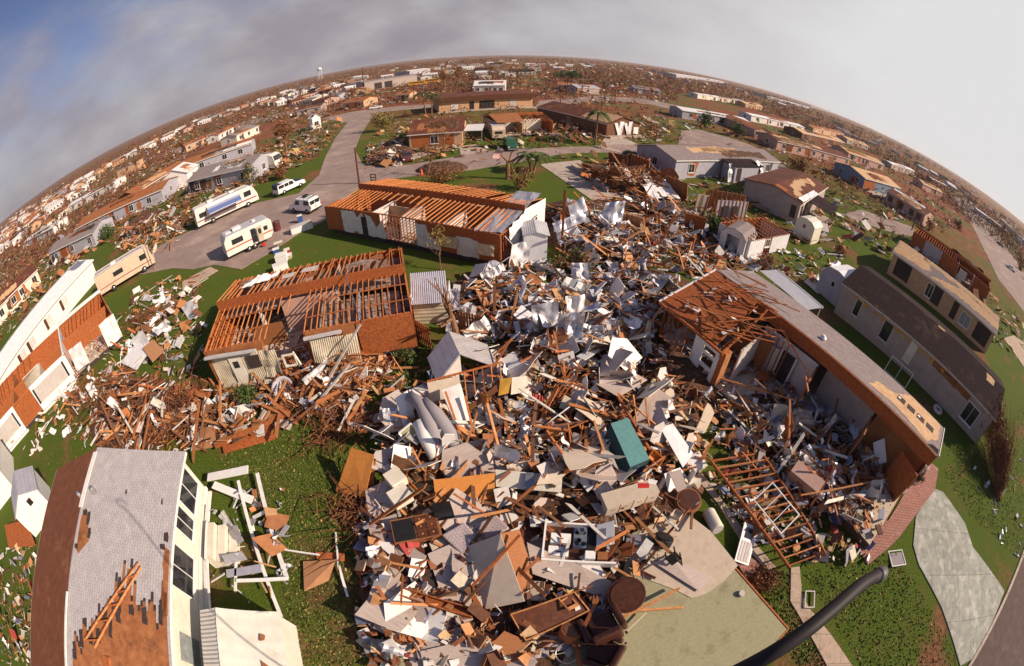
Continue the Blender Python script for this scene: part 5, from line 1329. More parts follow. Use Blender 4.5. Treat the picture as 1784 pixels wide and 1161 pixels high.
f_ = (pa - pb).normalized(); rz = math.atan2(f_.y, f_.x)
VN = [(0, .4), (.02, 1.1), (.25, 1.9), (2.9, 1.95), (3.6, 1.35), (4.3, 1.1), (4.5, .8), (4.5, .4)]
n_ = Vector((-f_.y, f_.x, 0))
vehicle('van', 'white van with roof rack parked on the street beside the orange rafter house', 'van', pb - n_ * .95, rz, 4.5, 1.9, VN, 'car_white', [.85, 3.55], .36, wins=[(.35, 1.3, 1.2, 1.75), (2.2, 3.2, 1.2, 1.75, 2.2, 2.85)],
    extras=[parts_each('rear_window', 'glass', (.04, .1, -.78, -.06, 1.2, 1.7), (.04, .1, .06, .78, 1.2, 1.7)), parts_each('tail_light', 'red', (-.02, .05, -.92, -.82, .75, 1.15), (-.02, .05, .82, .92, .75, 1.15)), part_box('bumper', 'rubber', (-.12, .0, -.9, .9, .4, .58)),
            part_box('number_plate', 'yellow', (-.02, 0, -.2, .2, .8, .95)), lambda r_, h: [MB().bar((x, -.7, 2.05), (x, .7, 2.05), .05, .05).build('roof_bar', 'black', r_) for x in (.6, 1.4, 2.2)], part_box('roof_load', 'rubber', (1.5, 2.1, -.4, .3, 2.08, 2.2))])
SD = [(0, .3), (0, .8), (.2, .95), (1.0, 1.0), (1.6, 1.42), (2.7, 1.42), (3.4, .98), (4.5, .88), (4.7, .6), (4.7, .3)]
def sedan(label, px, rzd, paint, group=None):
    p = G(*px); rz = R(rzd); f_ = Vector((math.cos(rz), math.sin(rz), 0))
    return vehicle('parked_car', label, 'car', p - f_ * 2.35, rz, 4.7, 1.75, SD, paint, [.9, 3.75], .32, wins=[(1.15, 2.1, 1.0, 1.36, 1.6, 2.1), (2.2, 3.2, 1.0, 1.36, 2.2, 2.75)],
        extras=[lambda r_, h: MB().slab([(2.76, -.62, 1.38), (2.76, .62, 1.38), (3.36, .75, 1.0), (3.36, -.75, 1.0)], .012, (.5, 0, .8)).build('windshield', 'glass', r_), lambda r_, h: MB().slab([(1.56, -.62, 1.38), (1.56, .62, 1.38), (1.04, .75, 1.03), (1.04, -.75, 1.03)], .012, (-.5, 0, .8)).build('rear_window', 'glass', r_),
                parts_each('headlight', 'white_paint', (4.68, 4.72, -.8, -.5, .62, .78), (4.68, 4.72, .5, .8, .62, .78)), parts_each('tail_light', 'red', (-.02, .02, -.8, -.5, .62, .78), (-.02, .02, .5, .8, .62, .78))], group=group)
sedan('maroon saloon car parked on the pale drive of the hip roofed house', (708, 279), -70, 'maroon_paint')
vehicle('pickup_truck', 'dark green pickup truck with an open cab beside the tan camper', 'truck', G(895, 258) + Vector((-1, 2, 0)), R(-80), 5.2, 1.9, PK, 'green_paint', [1.05, 4.2], .38, wins=[(2.15, 3.05, 1.12, 1.68, 2.15, 2.85)], extras=[part_box('bumper', 'steel', (5.2, 5.32, -.9, .9, .4, .6)), parts_each('headlight', 'white_paint', (5.18, 5.22, -.85, -.6, .75, .95), (5.18, 5.22, .6, .85, .75, .95))])
vehicle('camper_trailer', 'tan camper standing between the hip roofed house and the gutted brown house', 'camper', G(860, 246) + Vector((0, 7, 0)), R(-82), 7, 2.5, [(0, .55), (0, 2.7), (6.2, 2.8), (7, 2.2), (7, .55)], 'rv_tan', [2.8, 3.7], .35, wins=[(1, 2.4, 1.6, 2.2)], tumble=.03, extras=[part_box('roof_cover', 'rv_roof', (.1, 6.1, -1.2, 1.2, 2.8, 2.86)), part_box('front_window', 'glass', (7.0, 7.03, -.7, .7, 1.4, 1.9)), parts_each('roof_unit', 'white_paint', (2, 2.8, -.4, .4, 2.87, 3.1))])
def carport_awn():
    root = thing('carport', 'pale flat carport roof between the hip roofed house and the tan camper', 'carport', G(822, 250))
    MB().box(-1.4, 2.0, -.4, 7, 2.5, 2.6).build('roof_panel', 'white_metal', root)
    for x in (-1.3, 1.9): MB().box(x - .04, x + .04, -.3, -.22, 0, 2.5).build('post', 'alu', root)
carport_awn()
for i, (px, rzd, paint, lb) in enumerate([((655, 190), 10, 'car_white', 'white car parked by the far street near the palm'), ((452, 183), 15, 'car_dark', 'dark car parked by the green strip far left'), ((438, 187), 15, 'car_tan', 'tan car in the row beside the green strip'), ((468, 179), 15, 'navy', 'navy car at the upper end of the far row'), ((424, 192), 15, 'car_dark', 'black car at the lower end of the far row'),
        ((630, 165), 0, 'navy', 'blue car before the two black bays'), ((1742, 428), -55, 'car_dark', 'dark car on the right hand street'), ((1750, 400), -50, 'navy', 'navy car between the white buildings at the right'), ((1760, 470), -50, 'car_white', 'white car beside the right hand street'), ((668, 163), 0, 'car_tan', 'tan car right of the black bays'), ((510, 186), 15, 'blue', 'blue car by the far street corner')]):
    sedan(lb, px, rzd, paint)
for i, (px, rzd, lb) in enumerate([((712, 151), 8, 'yellow school bus before the industrial shed'), ((740, 146), 8, 'yellow school bus farther right beside the grass'), ]):
    vehicle('school_bus', lb, 'bus', G(*px), R(rzd), 11, 2.5, [(0, .6), (0, 2.9), (9.2, 2.9), (9.6, 1.8), (11, 1.6), (11, .6)], 'bus_yellow', [2.5, 9.5], .5, wins=[(.6, 8.8, 1.8, 2.5)], tumble=.05)
vehicle('box_truck', 'blue grey box truck parked near the right edge', 'truck', G(1770, 420), R(-48), 8, 2.5, [(0, .7), (0, 3.6), (6, 3.6), (6, 2.5), (7.4, 2.4), (8, 1.4), (8, .7)], 'lilac_metal', [1.8, 6.8], .5, wins=[(6.3, 7.2, 1.6, 2.2)], tumble=.03)
# ------------------------------------------------------------------ the flattened house in the middle
MOUNDS = []      # (centre, rx, ry, height)
def mound(px, py, rx, ry, h): MOUNDS.append((G(px, py), rx, ry, h))
for m_ in [(960, 770, 6.0, 4.5, 1.05), (1090, 720, 4.5, 4, .95), (760, 780, 3.0, 3.6, .85), (860, 850, 5, 2.4, .5), (1000, 560, 6, 5, 1.1), (1120, 500, 5, 3, .7), (860, 520, 4, 4, .7), (1060, 420, 6, 5, 1.2), (1130, 380, 9, 6, 1.1), (1010, 380, 5, 5, 1.4),
           (1100, 312, 7.5, 5, 1.8), (1430, 800, 4, 4, .9), (1350, 720, 3, 3, .7), (1180, 650, 4, 3, .9), (590, 650, 2.5, 2.5, .7), (660, 330, 0.1, .1, 0), (680, 270, 5, 4, 1.6), (250, 390, 7, 5, 2.0), (1000, 640, 6, 3.5, 1.1), (230, 720, 6, 4, .5), (770, 295, 4, 3, 1.2)]:
    mound(*m_)
FL = [(-6.5, 8.9), (-3.4, 12.4), (4.2, 13.6), (9.4, 5.3), (11.4, 1.5), (4.6, -2.4), (-3, -3.5), (-4.3, 1.7)]
def floor_at(x, y):
    c = False; j = len(FL) - 1
    for i in range(len(FL)):
        (x0, y0), (x1, y1) = FL[i], FL[j]
        if (y0 > y) != (y1 > y) and x < (x1 - x0) * (y - y0) / (y1 - y0) + x0: c = not c
        j = i
    if c: return .47
    q_ = Vector((x, y, 0)) - right_root.location; u, v = q_.dot(d0), q_.dot(n0)
    return .53 if 0 < u < Lr2 and 0 < v < Dr2 else 0
def pile(x, y):
    h = floor_at(x, y)
    for c, rx, ry, hh in MOUNDS:
        d = ((x - c.x) / rx) ** 2 + ((y - c.y) / ry) ** 2
        if d < 1: h = max(h, hh * (1 - d) ** .8)
    return h
def on(px, py, dz=0):
    g = G(px, py)
    for _ in range(3): g = G(px, py, pile(g.x, g.y))
    return g + Vector((0, 0, dz))
# rubble under the loose pieces: rough heaps, dark brown standing for shaded gaps
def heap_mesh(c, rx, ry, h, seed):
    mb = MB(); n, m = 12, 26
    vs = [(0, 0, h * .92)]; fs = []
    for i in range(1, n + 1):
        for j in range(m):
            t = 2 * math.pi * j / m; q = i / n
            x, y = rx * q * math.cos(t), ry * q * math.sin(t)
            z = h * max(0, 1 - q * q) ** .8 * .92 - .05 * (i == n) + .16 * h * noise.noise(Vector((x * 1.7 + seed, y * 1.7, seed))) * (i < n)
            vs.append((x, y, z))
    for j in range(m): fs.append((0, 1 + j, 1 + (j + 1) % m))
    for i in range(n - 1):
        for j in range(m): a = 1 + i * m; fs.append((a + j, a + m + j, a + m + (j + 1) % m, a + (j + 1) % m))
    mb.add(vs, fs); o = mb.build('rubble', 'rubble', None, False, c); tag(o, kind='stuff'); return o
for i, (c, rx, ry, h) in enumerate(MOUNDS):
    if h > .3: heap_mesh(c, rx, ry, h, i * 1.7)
hs = thing('collapsed_house', 'floor of the flattened house with green carpet, buried under its own walls', 'house', (0, 0, 0))
MB().slab([(x, y, 0) for x, y in FL], .42, (0, 0, 1)).build('foundation', 'soil', hs)
MB().slab([(x * .992, y * .992, .421) for x, y in FL], .04, (0, 0, 1)).build('floor', 'carpet', hs)
b = MB()
for i in range(len(FL)):
    p, q_ = Vector((*FL[i], .40)), Vector((*FL[(i + 1) % len(FL)], .40)); b.bar(p, q_, .07, .16)
b.build('edge_board', 'stud', hs)
b = MB(); b.slab([G(x, y, .5) - Vector((0, 0, .036)) for x, y in [(640, 890), (760, 850), (1180, 850), (1190, 885), (1100, 930), (1085, 1000), (1070, 1060), (1000, 1120), (960, 1180), (720, 1200)]], .01, (0, 0, 1)); b.build('gap_shade_sheet', 'rubble', hs)  # dark sheet over the carpet, painting the shade between the fallen panels
b = MB(); b.slab([G(x, y, .5) - Vector((0, 0, .024)) for x, y in [(1195, 893), (1238, 925), (1286, 985), (1262, 1012), (1232, 1034), (1205, 1042), (1178, 1028), (1110, 1002), (1090, 960), (1120, 920)]], .012, (0, 0, 1)); b.build('beige_floor_piece', 'beige_floor', hs)
b = MB(); b.slab([G(x, y, .5) - Vector((0, 0, .034)) for x, y in [(700, 1125), (820, 1092), (856, 1175), (740, 1200)]], .03, (0, 0, 1)); b.build('floor_board', 'paneling', hs)

LB = {}
def P3(p): return G(p[0], p[1], p[2])
def panel(name, label, cat, pts, m, t=.03, group=None, up=None):
    o = MB().slab([P3(p) for p in pts], t, up).build(name, m); centre(o); return tag(o, label, cat, group)
pn = lambda lb, m, *pts, **k: panel(k.pop('name', 'wall_panel'), lb, k.pop('cat', 'panel'), pts, m, **k)
pn('orange plywood sheet standing upright on the grass at the left end of the wreckage', 'plywood', (612, 780, 1.7), (652, 793, 1.75), (636, 866, .5), (585, 858, .1), name='plywood_sheet')
pn('orange plywood scrap leaning behind the upright plywood sheet', 'osb', (640, 795, 1.0), (655, 800, 1.1), (650, 860, .4), (628, 868, .4), name='plywood_sheet')
pn('long orange brown wall panel lying behind the white counter', 'plywood', (755, 836, 1.2), (862, 824, 1.4), (862, 868, .8), (760, 880, .7), t=.06)
pn('pale grained panel lying at the top right of the heap', 'paneling', (1030, 664, 1.5), (1098, 646, 1.7), (1128, 662, 1.6), (1078, 692, 1.5), name='paneling_sheet')
pn('large tilted pale panel with a torn hole behind the teal base', 'paneling', (1136, 668, 1.9), (1174, 697, 1.7), (1130, 762, 1.0), (1100, 735, 1.1), name='paneling_sheet')
pn('beige panel lying flat over the wreckage above the dark brown table', 'paneling', (918, 945, 1.1), (1010, 985, 1.0), (1090, 1025, .8), (1050, 1040, .7), (928, 1000, .9), name='paneling_sheet')
pn('cream sheet leaning with a long stick across it at the middle of the wreckage', 'beige_panel', (805, 955, .75), (872, 930, 1.9), (914, 1048, 1.2), (845, 1062, .6), name='paneling_sheet')
pn('brown backed wall panel beside the leaning cream sheet', 'panel_wood', (872, 930, 1.9), (905, 922, 1.6), (930, 1000, .7), (912, 1040, .7))
pn('pale floor panel with ragged ends left of the leaning cream sheet', 'paneling', (745, 965, .75), (792, 945, .8), (818, 1015, .75), (770, 1038, .7), name='floor_panel', cat='floor panel')
pn('wide pale floor panel along the left edge of the floor', 'paneling', (640, 912, .7), (690, 895, .8), (715, 960, .8), (660, 985, .6), name='floor_panel', cat='floor panel')
pn('pale floor panel under the long brown plank box', 'paneling', (692, 1060, .65), (820, 1025, .75), (824, 1080, .7), (702, 1118, .6), name='floor_panel', cat='floor panel')
pn('pale floor panel with a round hole beside the white drawers', 'paneling', (636, 855, .7), (690, 828, .9), (700, 880, .8), (645, 915, .65), name='floor_panel', cat='floor panel')
pn('pale floor panel in the bottom left of the wreckage', 'paneling', (732, 1135, .7), (835, 1108, .8), (860, 1175, .7), (745, 1190, .6), name='floor_panel', cat='floor panel')
pn('tall white wall strip leaning with two studs in front of it', 'white_wall', (770, 680, 2.4), (802, 668, 2.6), (828, 755, .9), (800, 770, .8))
pn('pale grey panel leaning at the left of the heap', 'white_wall', (688, 694, 1.9), (710, 680, 2.1), (726, 735, 1.0), (706, 752, .9))
pn('beige wall panel with an upper stud row at the back of the heap', 'beige_panel', (744, 667, 2.2), (800, 655, 2.4), (804, 690, 1.6), (750, 700, 1.4))
pn('orange board leaning in the middle of the heap', 'plywood', (848, 688, 2.0), (868, 720, 1.4), (846, 728, 1.2), (836, 690, 1.7), name='plywood_sheet')
pn('yellow stained panel next to the leaning studs', 'yellow', (872, 660, 1.9), (892, 658, 2.0), (888, 685, 1.4), (868, 690, 1.3))
pn('cream square panel right of the yellow stained panel', 'cream', (892, 658, 2.0), (918, 655, 2.0), (922, 682, 1.4), (890, 688, 1.4))
pn('beige cabinet door lying flat behind the red book', 'paneling', (1165, 824, 1.0), (1180, 858, .9), (1196, 850, 1.0), (1186, 818, 1.1))
pn('white board strip sloping down in front of the teal base', 'white_paint', (972, 790, 1.4), (986, 782, 1.5), (1032, 850, .9), (1024, 858, .8))
pn('grey concrete like panel at the middle right of the heap', 'gypsum', (1000, 770, 1.4), (1060, 800, 1.2), (1045, 850, .9), (1005, 830, 1.0))
pn('pale panel lying in the right of the heap below the fallen door', 'gypsum', (1035, 800, 1.3), (1055, 790, 1.4), (1075, 830, 1.0), (1048, 845, .9))
pn('white ribbed door blown onto the right edge of the heap', 'white_metal', (1150, 745, 1.5), (1172, 738, 1.5), (1208, 790, 1.0), (1190, 815, .9))
pn('pale board lying at the near right of the wreckage', 'paneling', (1140, 980, .6), (1165, 968, .7), (1240, 1005, .6), (1218, 1030, .6))
# studs and sticks with a place of their own
def stick(lb, a, b, m='lumber', w_=.08, h=.06, name='stud', group=None, cat='timber'):
    A, B = P3(a), P3(b); c = (A + B) / 2; c.z = min(A.z, B.z)
    o = MB().bar(A - c, B - c, w_, h).build(name, m); o.location = c; return tag(o, lb, cat, group)
stick('long pale stick lying across the teal base panels', (1076, 684, 2.6), (1148, 745, 1.6))
stick('upright pale stick left of the tilted pale panel', (1103, 688, 2.7), (1110, 742, 1.0))
stick('upright pale stick in front of the tilted pale panel', (1124, 692, 2.8), (1135, 775, .9))
stick('thick orange beam lying along the teal base', (1076, 690, 2.2), (1132, 784, 1.2), 'stud', .12, .12)
stick('long stick laid over the leaning cream sheet', (906, 932, 2.05), (822, 1022, 1.0), 'stud', .11, .08)
stick('orange stud before the tall white wall strip, left one', (776, 682, 2.5), (806, 768, .9), 'stud', .1, .08)
stick('orange stud before the tall white wall strip, right one', (810, 690, 2.4), (828, 765, .9), 'stud', .1, .08)
stick('long stick lying on the sunlit rubble above the stove', (790, 860, 1.5), (856, 902, 1.0), 'stud')
stick('fallen pale board beside the black chair', (1086, 1075, .8), (1184, 1025, .8), 'lumber', .12, .06)
stick('pale timber along the carpet edge', (1080, 1065, .75), (1190, 1058, .55), 'lumber', .1, .08)
stick('white wrapped stick on the green carpet', (1070, 1120, .6), (1126, 1068, .7), 'beige_panel', .05, .05)
stick('long thin brown board crossing the open frame of joists', (1395, 863, 1.6), (1517, 840, 1.7), 'lumber', .09, .05)
for i in range(7): stick('splintered orange stick in the bundle at the top of the heap', (940 + i * 9, 720 - i * 3, 1.2), (992 + i * 4, 640 + i * 6, 2.2 - i * .08), 'stud', .06, .05, 'stud', 'bundle of sticks at the top of the heap')
# wall frame with open studs
def stud_frame():
    A, B = P3((744, 665, 2.1)), P3((872, 632, 2.3))
    root = thing('wall_frame', 'open row of orange studs leaning under the small grey felt roof', 'wall frame', Vector((A.x, A.y, .6)))
    d = B - A; o_ = Vector((0, 0, A.z - .6)); down = Vector((.15, -.9, -1.7))
    MB().bar(o_, o_ + d, .09, .07).build('plate', 'stud', root)
    for i in range(9):
        p = o_ + d * (i / 8 * .98 + .01); MB().bar(p, p + down, .09, .05, d).build('stud', 'lumber' if i % 3 else 'stud', root)
stud_frame()
# ---- household things
def box_thing(name, lb, cat, base, rz, size, m, tilt=(0, 0)):
    r_ = thing(name, lb, cat, base, rz); r_.rotation_euler = (tilt[0], tilt[1], rz); sx, sy, sz = size
    MB().box(-sx / 2, sx / 2, -sy / 2, sy / 2, 0, sz).build('body', m, r_); return r_
def stove_unit():
    A, B = P3((942, 978, .9)), P3((1072, 985, .9)); d = B - A; L_ = d.length; rz = math.atan2(d.y, d.x)
    r_ = thing('kitchen_unit', 'white kitchen unit lying open with burners, a pot and an oven door', 'kitchen unit', Vector((A.x, A.y, .62)), rz)
    b = MB(); b.box(0, L_, 0, .08, 0, .45); b.box(0, .08, .09, 1.85, 0, .5); b.box(.09, L_, 1.75, 1.83, 0, .42); b.build('cabinet_frame', 'enamel', r_)
    b = MB(); b.box(.1, L_ - .05, .1, 1.74, .02, .12); b.build('back', 'dark_wood', r_)
    for x0, y0 in ((.25, .25), (.3, .85)): 
        f_ = MB().box(x0, x0 + .8, y0, y0 + .45, .13, .4).build('drawer_front', 'enamel', r_); MB().box(x0 + .3, x0 + .5, y0 + .18, y0 + .22, .4, .43).build('handle', 'dark_wood', f_)
    st = MB().box(1.22, 1.75, .7, 1.7, .14, .36).build('cooktop', 'steel', r_)
    for x, y in ((1.36, .9), (1.62, .9), (1.36, 1.4), (1.62, 1.4)):
        b = MB(); b.lathe([(.0, .37), (.1, .37), (.1, .362)], (x, y, 0), 12); b.build('burner', 'black', st)
    b = MB(); b.lathe([(0, .38), (.13, .38), (.14, .52), (.12, .52), (.12, .4)], (1.5, 1.45, 0), 14); b.build('pot', 'steel', st)
    b = MB(); b.lathe([(0, .38), (.1, .38), (.11, .46), (.09, .46)], (1.42, 1.0, 0), 14); b.build('pan', 'black', st)
    MB().box(1.78, 2.15, .5, 1.7, .13, .3).build('oven_box', 'black', r_)
    dr = MB().slab([(2.18, .75, .25), (2.85, .85, .55), (2.8, 1.85, .75), (2.15, 1.75, .45)], .05).build('oven_door', 'enamel', r_)
    MB().slab([(2.33, 1.1, .44), (2.52, 1.13, .53), (2.5, 1.55, .62), (2.31, 1.52, .53)], .03).build('pane', 'pale_glass', dr)
    MB().box(1.7, 2.1, .15, .5, .13, .55).build('loose_drawer', 'white_paint', r_); MB().box(2.2, 2.6, .15, .5, .13, .5).build('loose_drawer', 'panel_wood', r_)
stove_unit()
def dresser(lb, a, b_, z, depth, h, m, nd=3, cat='cabinet', nm='cabinet', fm=None):
    A, B = P3((*a, z)), P3((*b_, z)); d = B - A; L_ = d.length
    r_ = thing(nm, lb, cat, Vector((A.x, A.y, z)), math.atan2(d.y, d.x))
    MB().box(0, L_, 0, depth, 0, h).build('carcass', m, r_)
    for i in range(nd):
        x0, x1 = L_ * i / nd + .03, L_ * (i + 1) / nd - .03
        f_ = MB().box(x0, x1, -.03, -.003, .05, h - .05).build('door', fm or m, r_); MB().box((x0 + x1) / 2 - .06, (x0 + x1) / 2 + .06, -.05, -.031, h * .6, h * .66).build('handle', 'steel', f_)
    return r_
dresser('long beige chest with three doors and a red book on top', (1052, 900), (1142, 872), .75, .75, .75, 'beige_panel', 4)
r_ = panel('red_book', 'red book lying on the long beige chest', 'book', [(1112, 842, 1.51), (1131, 842, 1.51), (1131, 850, 1.51), (1112, 851, 1.51)], 'red', .05)
r_ = panel('paper', 'white paper sheet beside the red book', 'paper', [(1130, 834, 1.51), (1146, 838, 1.51), (1142, 845, 1.51), (1128, 842, 1.51)], 'white_paint', .01)
dresser('white chest of two drawers tipped on the pale floor panels', (692, 890), (722, 872), .8, .7, .6, 'cream', 1)
dresser('second white drawer box behind the tipped white chest', (688, 858), (712, 842), 1.0, .8, .5, 'cream', 1)
r_ = box_thing('dresser', 'brown wooden dresser on its back with six carved drawer fronts', 'dresser', on(728, 928, .1), R(18), (2.0, 1.1, .5), 'panel_wood', (R(8), 0))
for i in range(2):
    for j in range(3):
        f_ = MB().box(.02 + i * .46, .44 + i * .46, -.5 + j * .34, -.2 + j * .34, .5, .54).build('drawer', 'dark_wood', r_); MB().box(.2 + i * .46, .26 + i * .46, -.37 + j * .34, -.31 + j * .34, .54, .57).build('knob', 'lumber', f_)
MB().box(-.95, -.05, -.48, .48, .5, .515).build('opening', 'black', r_)
r_ = box_thing('television', 'black television set lying near the brown wooden dresser', 'television', on(776, 905, .25), R(20), (.8, .6, .55), 'black', (R(-20), 0)); MB().box(-.3, .3, -.32, -.302, .08, .47).build('screen', 'glass', r_)
panel('countertop', 'long marbled white counter with a steel sink strip in its middle', 'counter', [(863, 818, 1.3), (980, 828, 1.4), (978, 858, 1.1), (864, 848, 1.0)], 'marble', .06)
panel('sink_strip', 'steel strip lying across the marbled white counter', 'sink', [(916, 823, 1.46), (932, 824, 1.46), (930, 856, 1.2), (914, 854, 1.2)], 'steel', .04)
for lb, p in (('lilac quilted mattress lying on the left of the wreckage', [(768, 932, 1.0), (808, 909, 1.1), (842, 945, 1.0), (806, 968, .8)]), ('smaller lilac quilted mattress behind the first one', [(826, 914, 1.1), (864, 896, 1.2), (888, 920, 1.2), (846, 940, 1.0)])):
    o = panel('mattress', lb, 'mattress', p, 'mattress', .2); md = o.modifiers.new('b', 'BEVEL'); md.width = .08; md.segments = 3
# teal bed base
r_ = thing('bed_base', 'teal fabric bed base tipped over with a dark underside', 'bed base', on(1098, 780, .3))
top = [P3((1064, 738, 2.2)), P3((1094, 728, 2.3)), P3((1132, 800, 1.6)), P3((1098, 814, 1.5))]; c0 = r_.location
o = MB().slab([p - c0 for p in top], .1).build('fabric_top', 'teal', r_); dn = Vector((-.25, -.25, -.75))
MB().hexa([top[0] - c0 + dn, top[1] - c0 + dn, top[2] - c0 + dn, top[3] - c0 + dn] + [p - c0 - Vector((0, 0, .012)) for p in top]).build('underside', 'teal_dark', r_)
# brown table, chairs, barrel tables
tp = [P3((890, 1071, 1.15)), P3((1000, 1032, 1.25)), P3((1026, 1064, 1.05)), P3((916, 1116, .95))]
r_ = thing('table', 'long dark brown table with a pale edge lying tilted at the front', 'table', Vector((tp[0].x, tp[0].y, .5))); c0 = r_.location
MB().slab([p - c0 for p in tp], .06).build('tabletop', 'dark_wood', r_)
b = MB()
for i in range(4): b.bar(tp[i] - c0 + Vector((0, 0, .02)), tp[(i + 1) % 4] - c0 + Vector((0, 0, .02)), .05, .1)
b.build('edge', 'lumber', r_)
for i in (0, 3): MB().bar(tp[i] - c0 + Vector((.2, .1, 0)), tp[i] - c0 + Vector((.25, .1, -.5)), .09, .09, (1, 0, 0)).build('leg', 'dark_wood', r_)
panel('paper', 'white card with a yellow strip on the dark brown table', 'paper', [(1001, 1058, 1.2), (1009, 1054, 1.2), (1012, 1061, 1.2), (1003, 1065, 1.2)], 'white_paint', .01)
def drum(nm, lb, cat, p, rad, h, m, tilt=(0, 0), rim=None):
    r_ = thing(nm, lb, cat, p); r_.rotation_euler = (tilt[0], tilt[1], 0)
    MB().lathe([(0, 0), (rad * .92, 0), (rad, .06), (rad, h - .05), (rad * .95, h), (0, h)], (0, 0, 0), 22).build('body', m, r_)
    MB().lathe([(0, h + .004), (rad * .8, h + .004), (rad * .82, h + .03), (0, h + .03)], (0, 0, 0), 22).build('top', rim or m, r_); return r_
drum('barrel_table', 'round dark brown drum table behind the carpet edge timber', 'table', on(1088, 1040, .1), .75, .75, 'leather', (R(12), R(-10)), 'dark_wood')
drum('barrel_table', 'dark drum table tipped behind the kitchen unit oven door', 'table', on(1150, 950, .1), .45, .4, 'black', (R(-30), R(20)))
drum('round_table', 'small round brown table on the right edge of the wreckage', 'table', on(1192, 882, .2), .65, .5, 'panel_wood', (R(8), 0), 'leather')
drum('water_heater', 'white water heater cylinder on the beige floor piece', 'water heater', on(1232, 895, .15), .32, 1.2, 'cream', (R(75), R(10)), 'gypsum')
drum('basket', 'round orange wicker basket before the dark brown table', 'basket', on(988, 1110, .15), .42, .5, 'wicker', (R(-20), R(15)), 'dark_wood')
drum('pan', 'small round pan lid on the green carpet', 'pan', G(1291, 1035, .5), .16, .08, 'gypsum')
drum('bin', 'maroon barrel at the rear corner of the white camper trailer', 'barrel', G(484, 402), .45, 1.2, 'maroon_paint')
def armchair(lb, p, rz, m, s=1.0):
    r_ = thing('armchair', lb, 'chair', p, rz); r_.rotation_euler = (R(10), R(14), rz); r_.scale = (s,) * 3
    for nm, bx in (('seat', (-.4, .4, -.4, .4, .2, .45)), ('backrest', (-.42, .42, .41, .62, .1, 1.0)), ('armrest', (-.62, -.42, -.4, .42, .1, .65)), ('armrest', (.42, .62, -.4, .42, .1, .65))):
        o = MB().box(*bx).build(nm, m, r_); md = o.modifiers.new('b', 'BEVEL'); md.width = .07; md.segments = 3
    for x in (-.5, .5):
        for y in (-.3, .5): MB().box(x - .04, x + .04, y - .04, y + .04, 0, .1).build('leg', 'dark_wood', r_)
armchair('brown leather armchair on its side by the long dark brown table', on(1050, 1095, .15), R(-160), 'leather', 1.3)
armchair('second brown armchair on the green carpet below the first', G(1052, 1135, .5), R(-120), 'leather', 1.2)
def chair(lb, p, rz, m, til):
    r_ = thing('wooden_chair', lb, 'chair', p, rz); r_.rotation_euler = (til[0], til[1], rz)
    for x in (-.22, .22):
        for y in (-.22, .22): MB().bar((x, y, 0), (x, y, .45 if y < 0 else 1.0), .05, .05, (1, 0, 0)).build('leg', m, r_)
    MB().box(-.26, .26, -.26, .26, .45, .49).build('seat', m, r_)
    MB().box(-.2, .2, .2, .24, .85, 1.0).build('backrest', m, r_); b = MB(); b.bar((-.22, -.22, .2), (.22, -.22, .2), .03, .03); b.build('stretcher', m, r_)
chair('wooden chair lying on its back above the long dark brown table', on(968, 1040, .45), R(30), 'lumber', (R(80), R(15)))
chair('grey seated dark chair overturned beside the kitchen unit', on(1168, 968, .3), R(-40), 'black', (R(50), R(30)))
def ring(nm, lb, cat, p, rad, t, m, til=(0, 0)):
    o = MB().tube([(rad * math.cos(i * math.pi / 12), rad * math.sin(i * math.pi / 12), t) for i in range(25)], t, 6).build(nm, m, None, True, p); o.rotation_euler = (til[0], til[1], 0); return tag(o, lb, cat)
ring('metal_ring', 'white metal ring lying by the wicker basket', 'ring', G(988, 1138, .7), .42, .025, 'steel', (R(10), 0))
ring('tyre', 'pale tyre lying beside the long grey house', 'tyre', G(1632, 716), .42, .16, 'gypsum')
for i, (px, lb) in enumerate([((905, 1150), 'striped cloth sheet at the very bottom of the wreckage'), ((945, 1138), 'pale striped blanket with toys on it near the bottom')]):
    o = MB().sheet(G(*px, .62), Vector((1.1, .1, 0)), Vector((-.1, .8, 0)), 8, 8, lambda a, c: .12 * noise.noise(Vector((a * 4 + i, c * 4, i)))).build('blanket', 'stripe_cloth'); centre(o); tag(o, lb, 'blanket')
# rolled carpets at the left of the heap
for i, (lb, pts) in enumerate([('grey rolled carpet bending down the left of the heap', [(712, 690, 2.1), (735, 705, 2.0), (752, 745, 1.6), (768, 790, .9)]), ('second grey rolled carpet right of the bending one', [(738, 700, 2.1), (760, 722, 1.9), (785, 760, 1.4), (800, 792, .9)]), ('pale end of a carpet roll below the green framed board', [(728, 735, 1.7), (742, 762, 1.4), (762, 796, .9)])]):
    o = MB().tube([P3(p) for p in pts], [.28, .36, .4, .34][:len(pts)], 12).build('carpet_roll', 'rug' if i < 2 else 'white_paint', None, True); centre(o); tag(o, lb, 'carpet')
r_ = thing('framed_board', 'green board in a white frame leaning at the left of the heap', 'board', P3((712, 770, .9))); c0 = r_.location
q4 = [P3(p) for p in ((695, 756, 1.5), (716, 739, 1.7), (730, 754, 1.4), (708, 772, 1.1))]
MB().slab([p - c0 for p in q4], .04).build('board', 'carpet', r_); b = MB()
for i in range(4): b.bar(q4[i] - c0 + Vector((0, 0, .05)), q4[(i + 1) % 4] - c0 + Vector((0, 0, .05)), .07, .06)
b.build('frame', 'white_paint', r_)
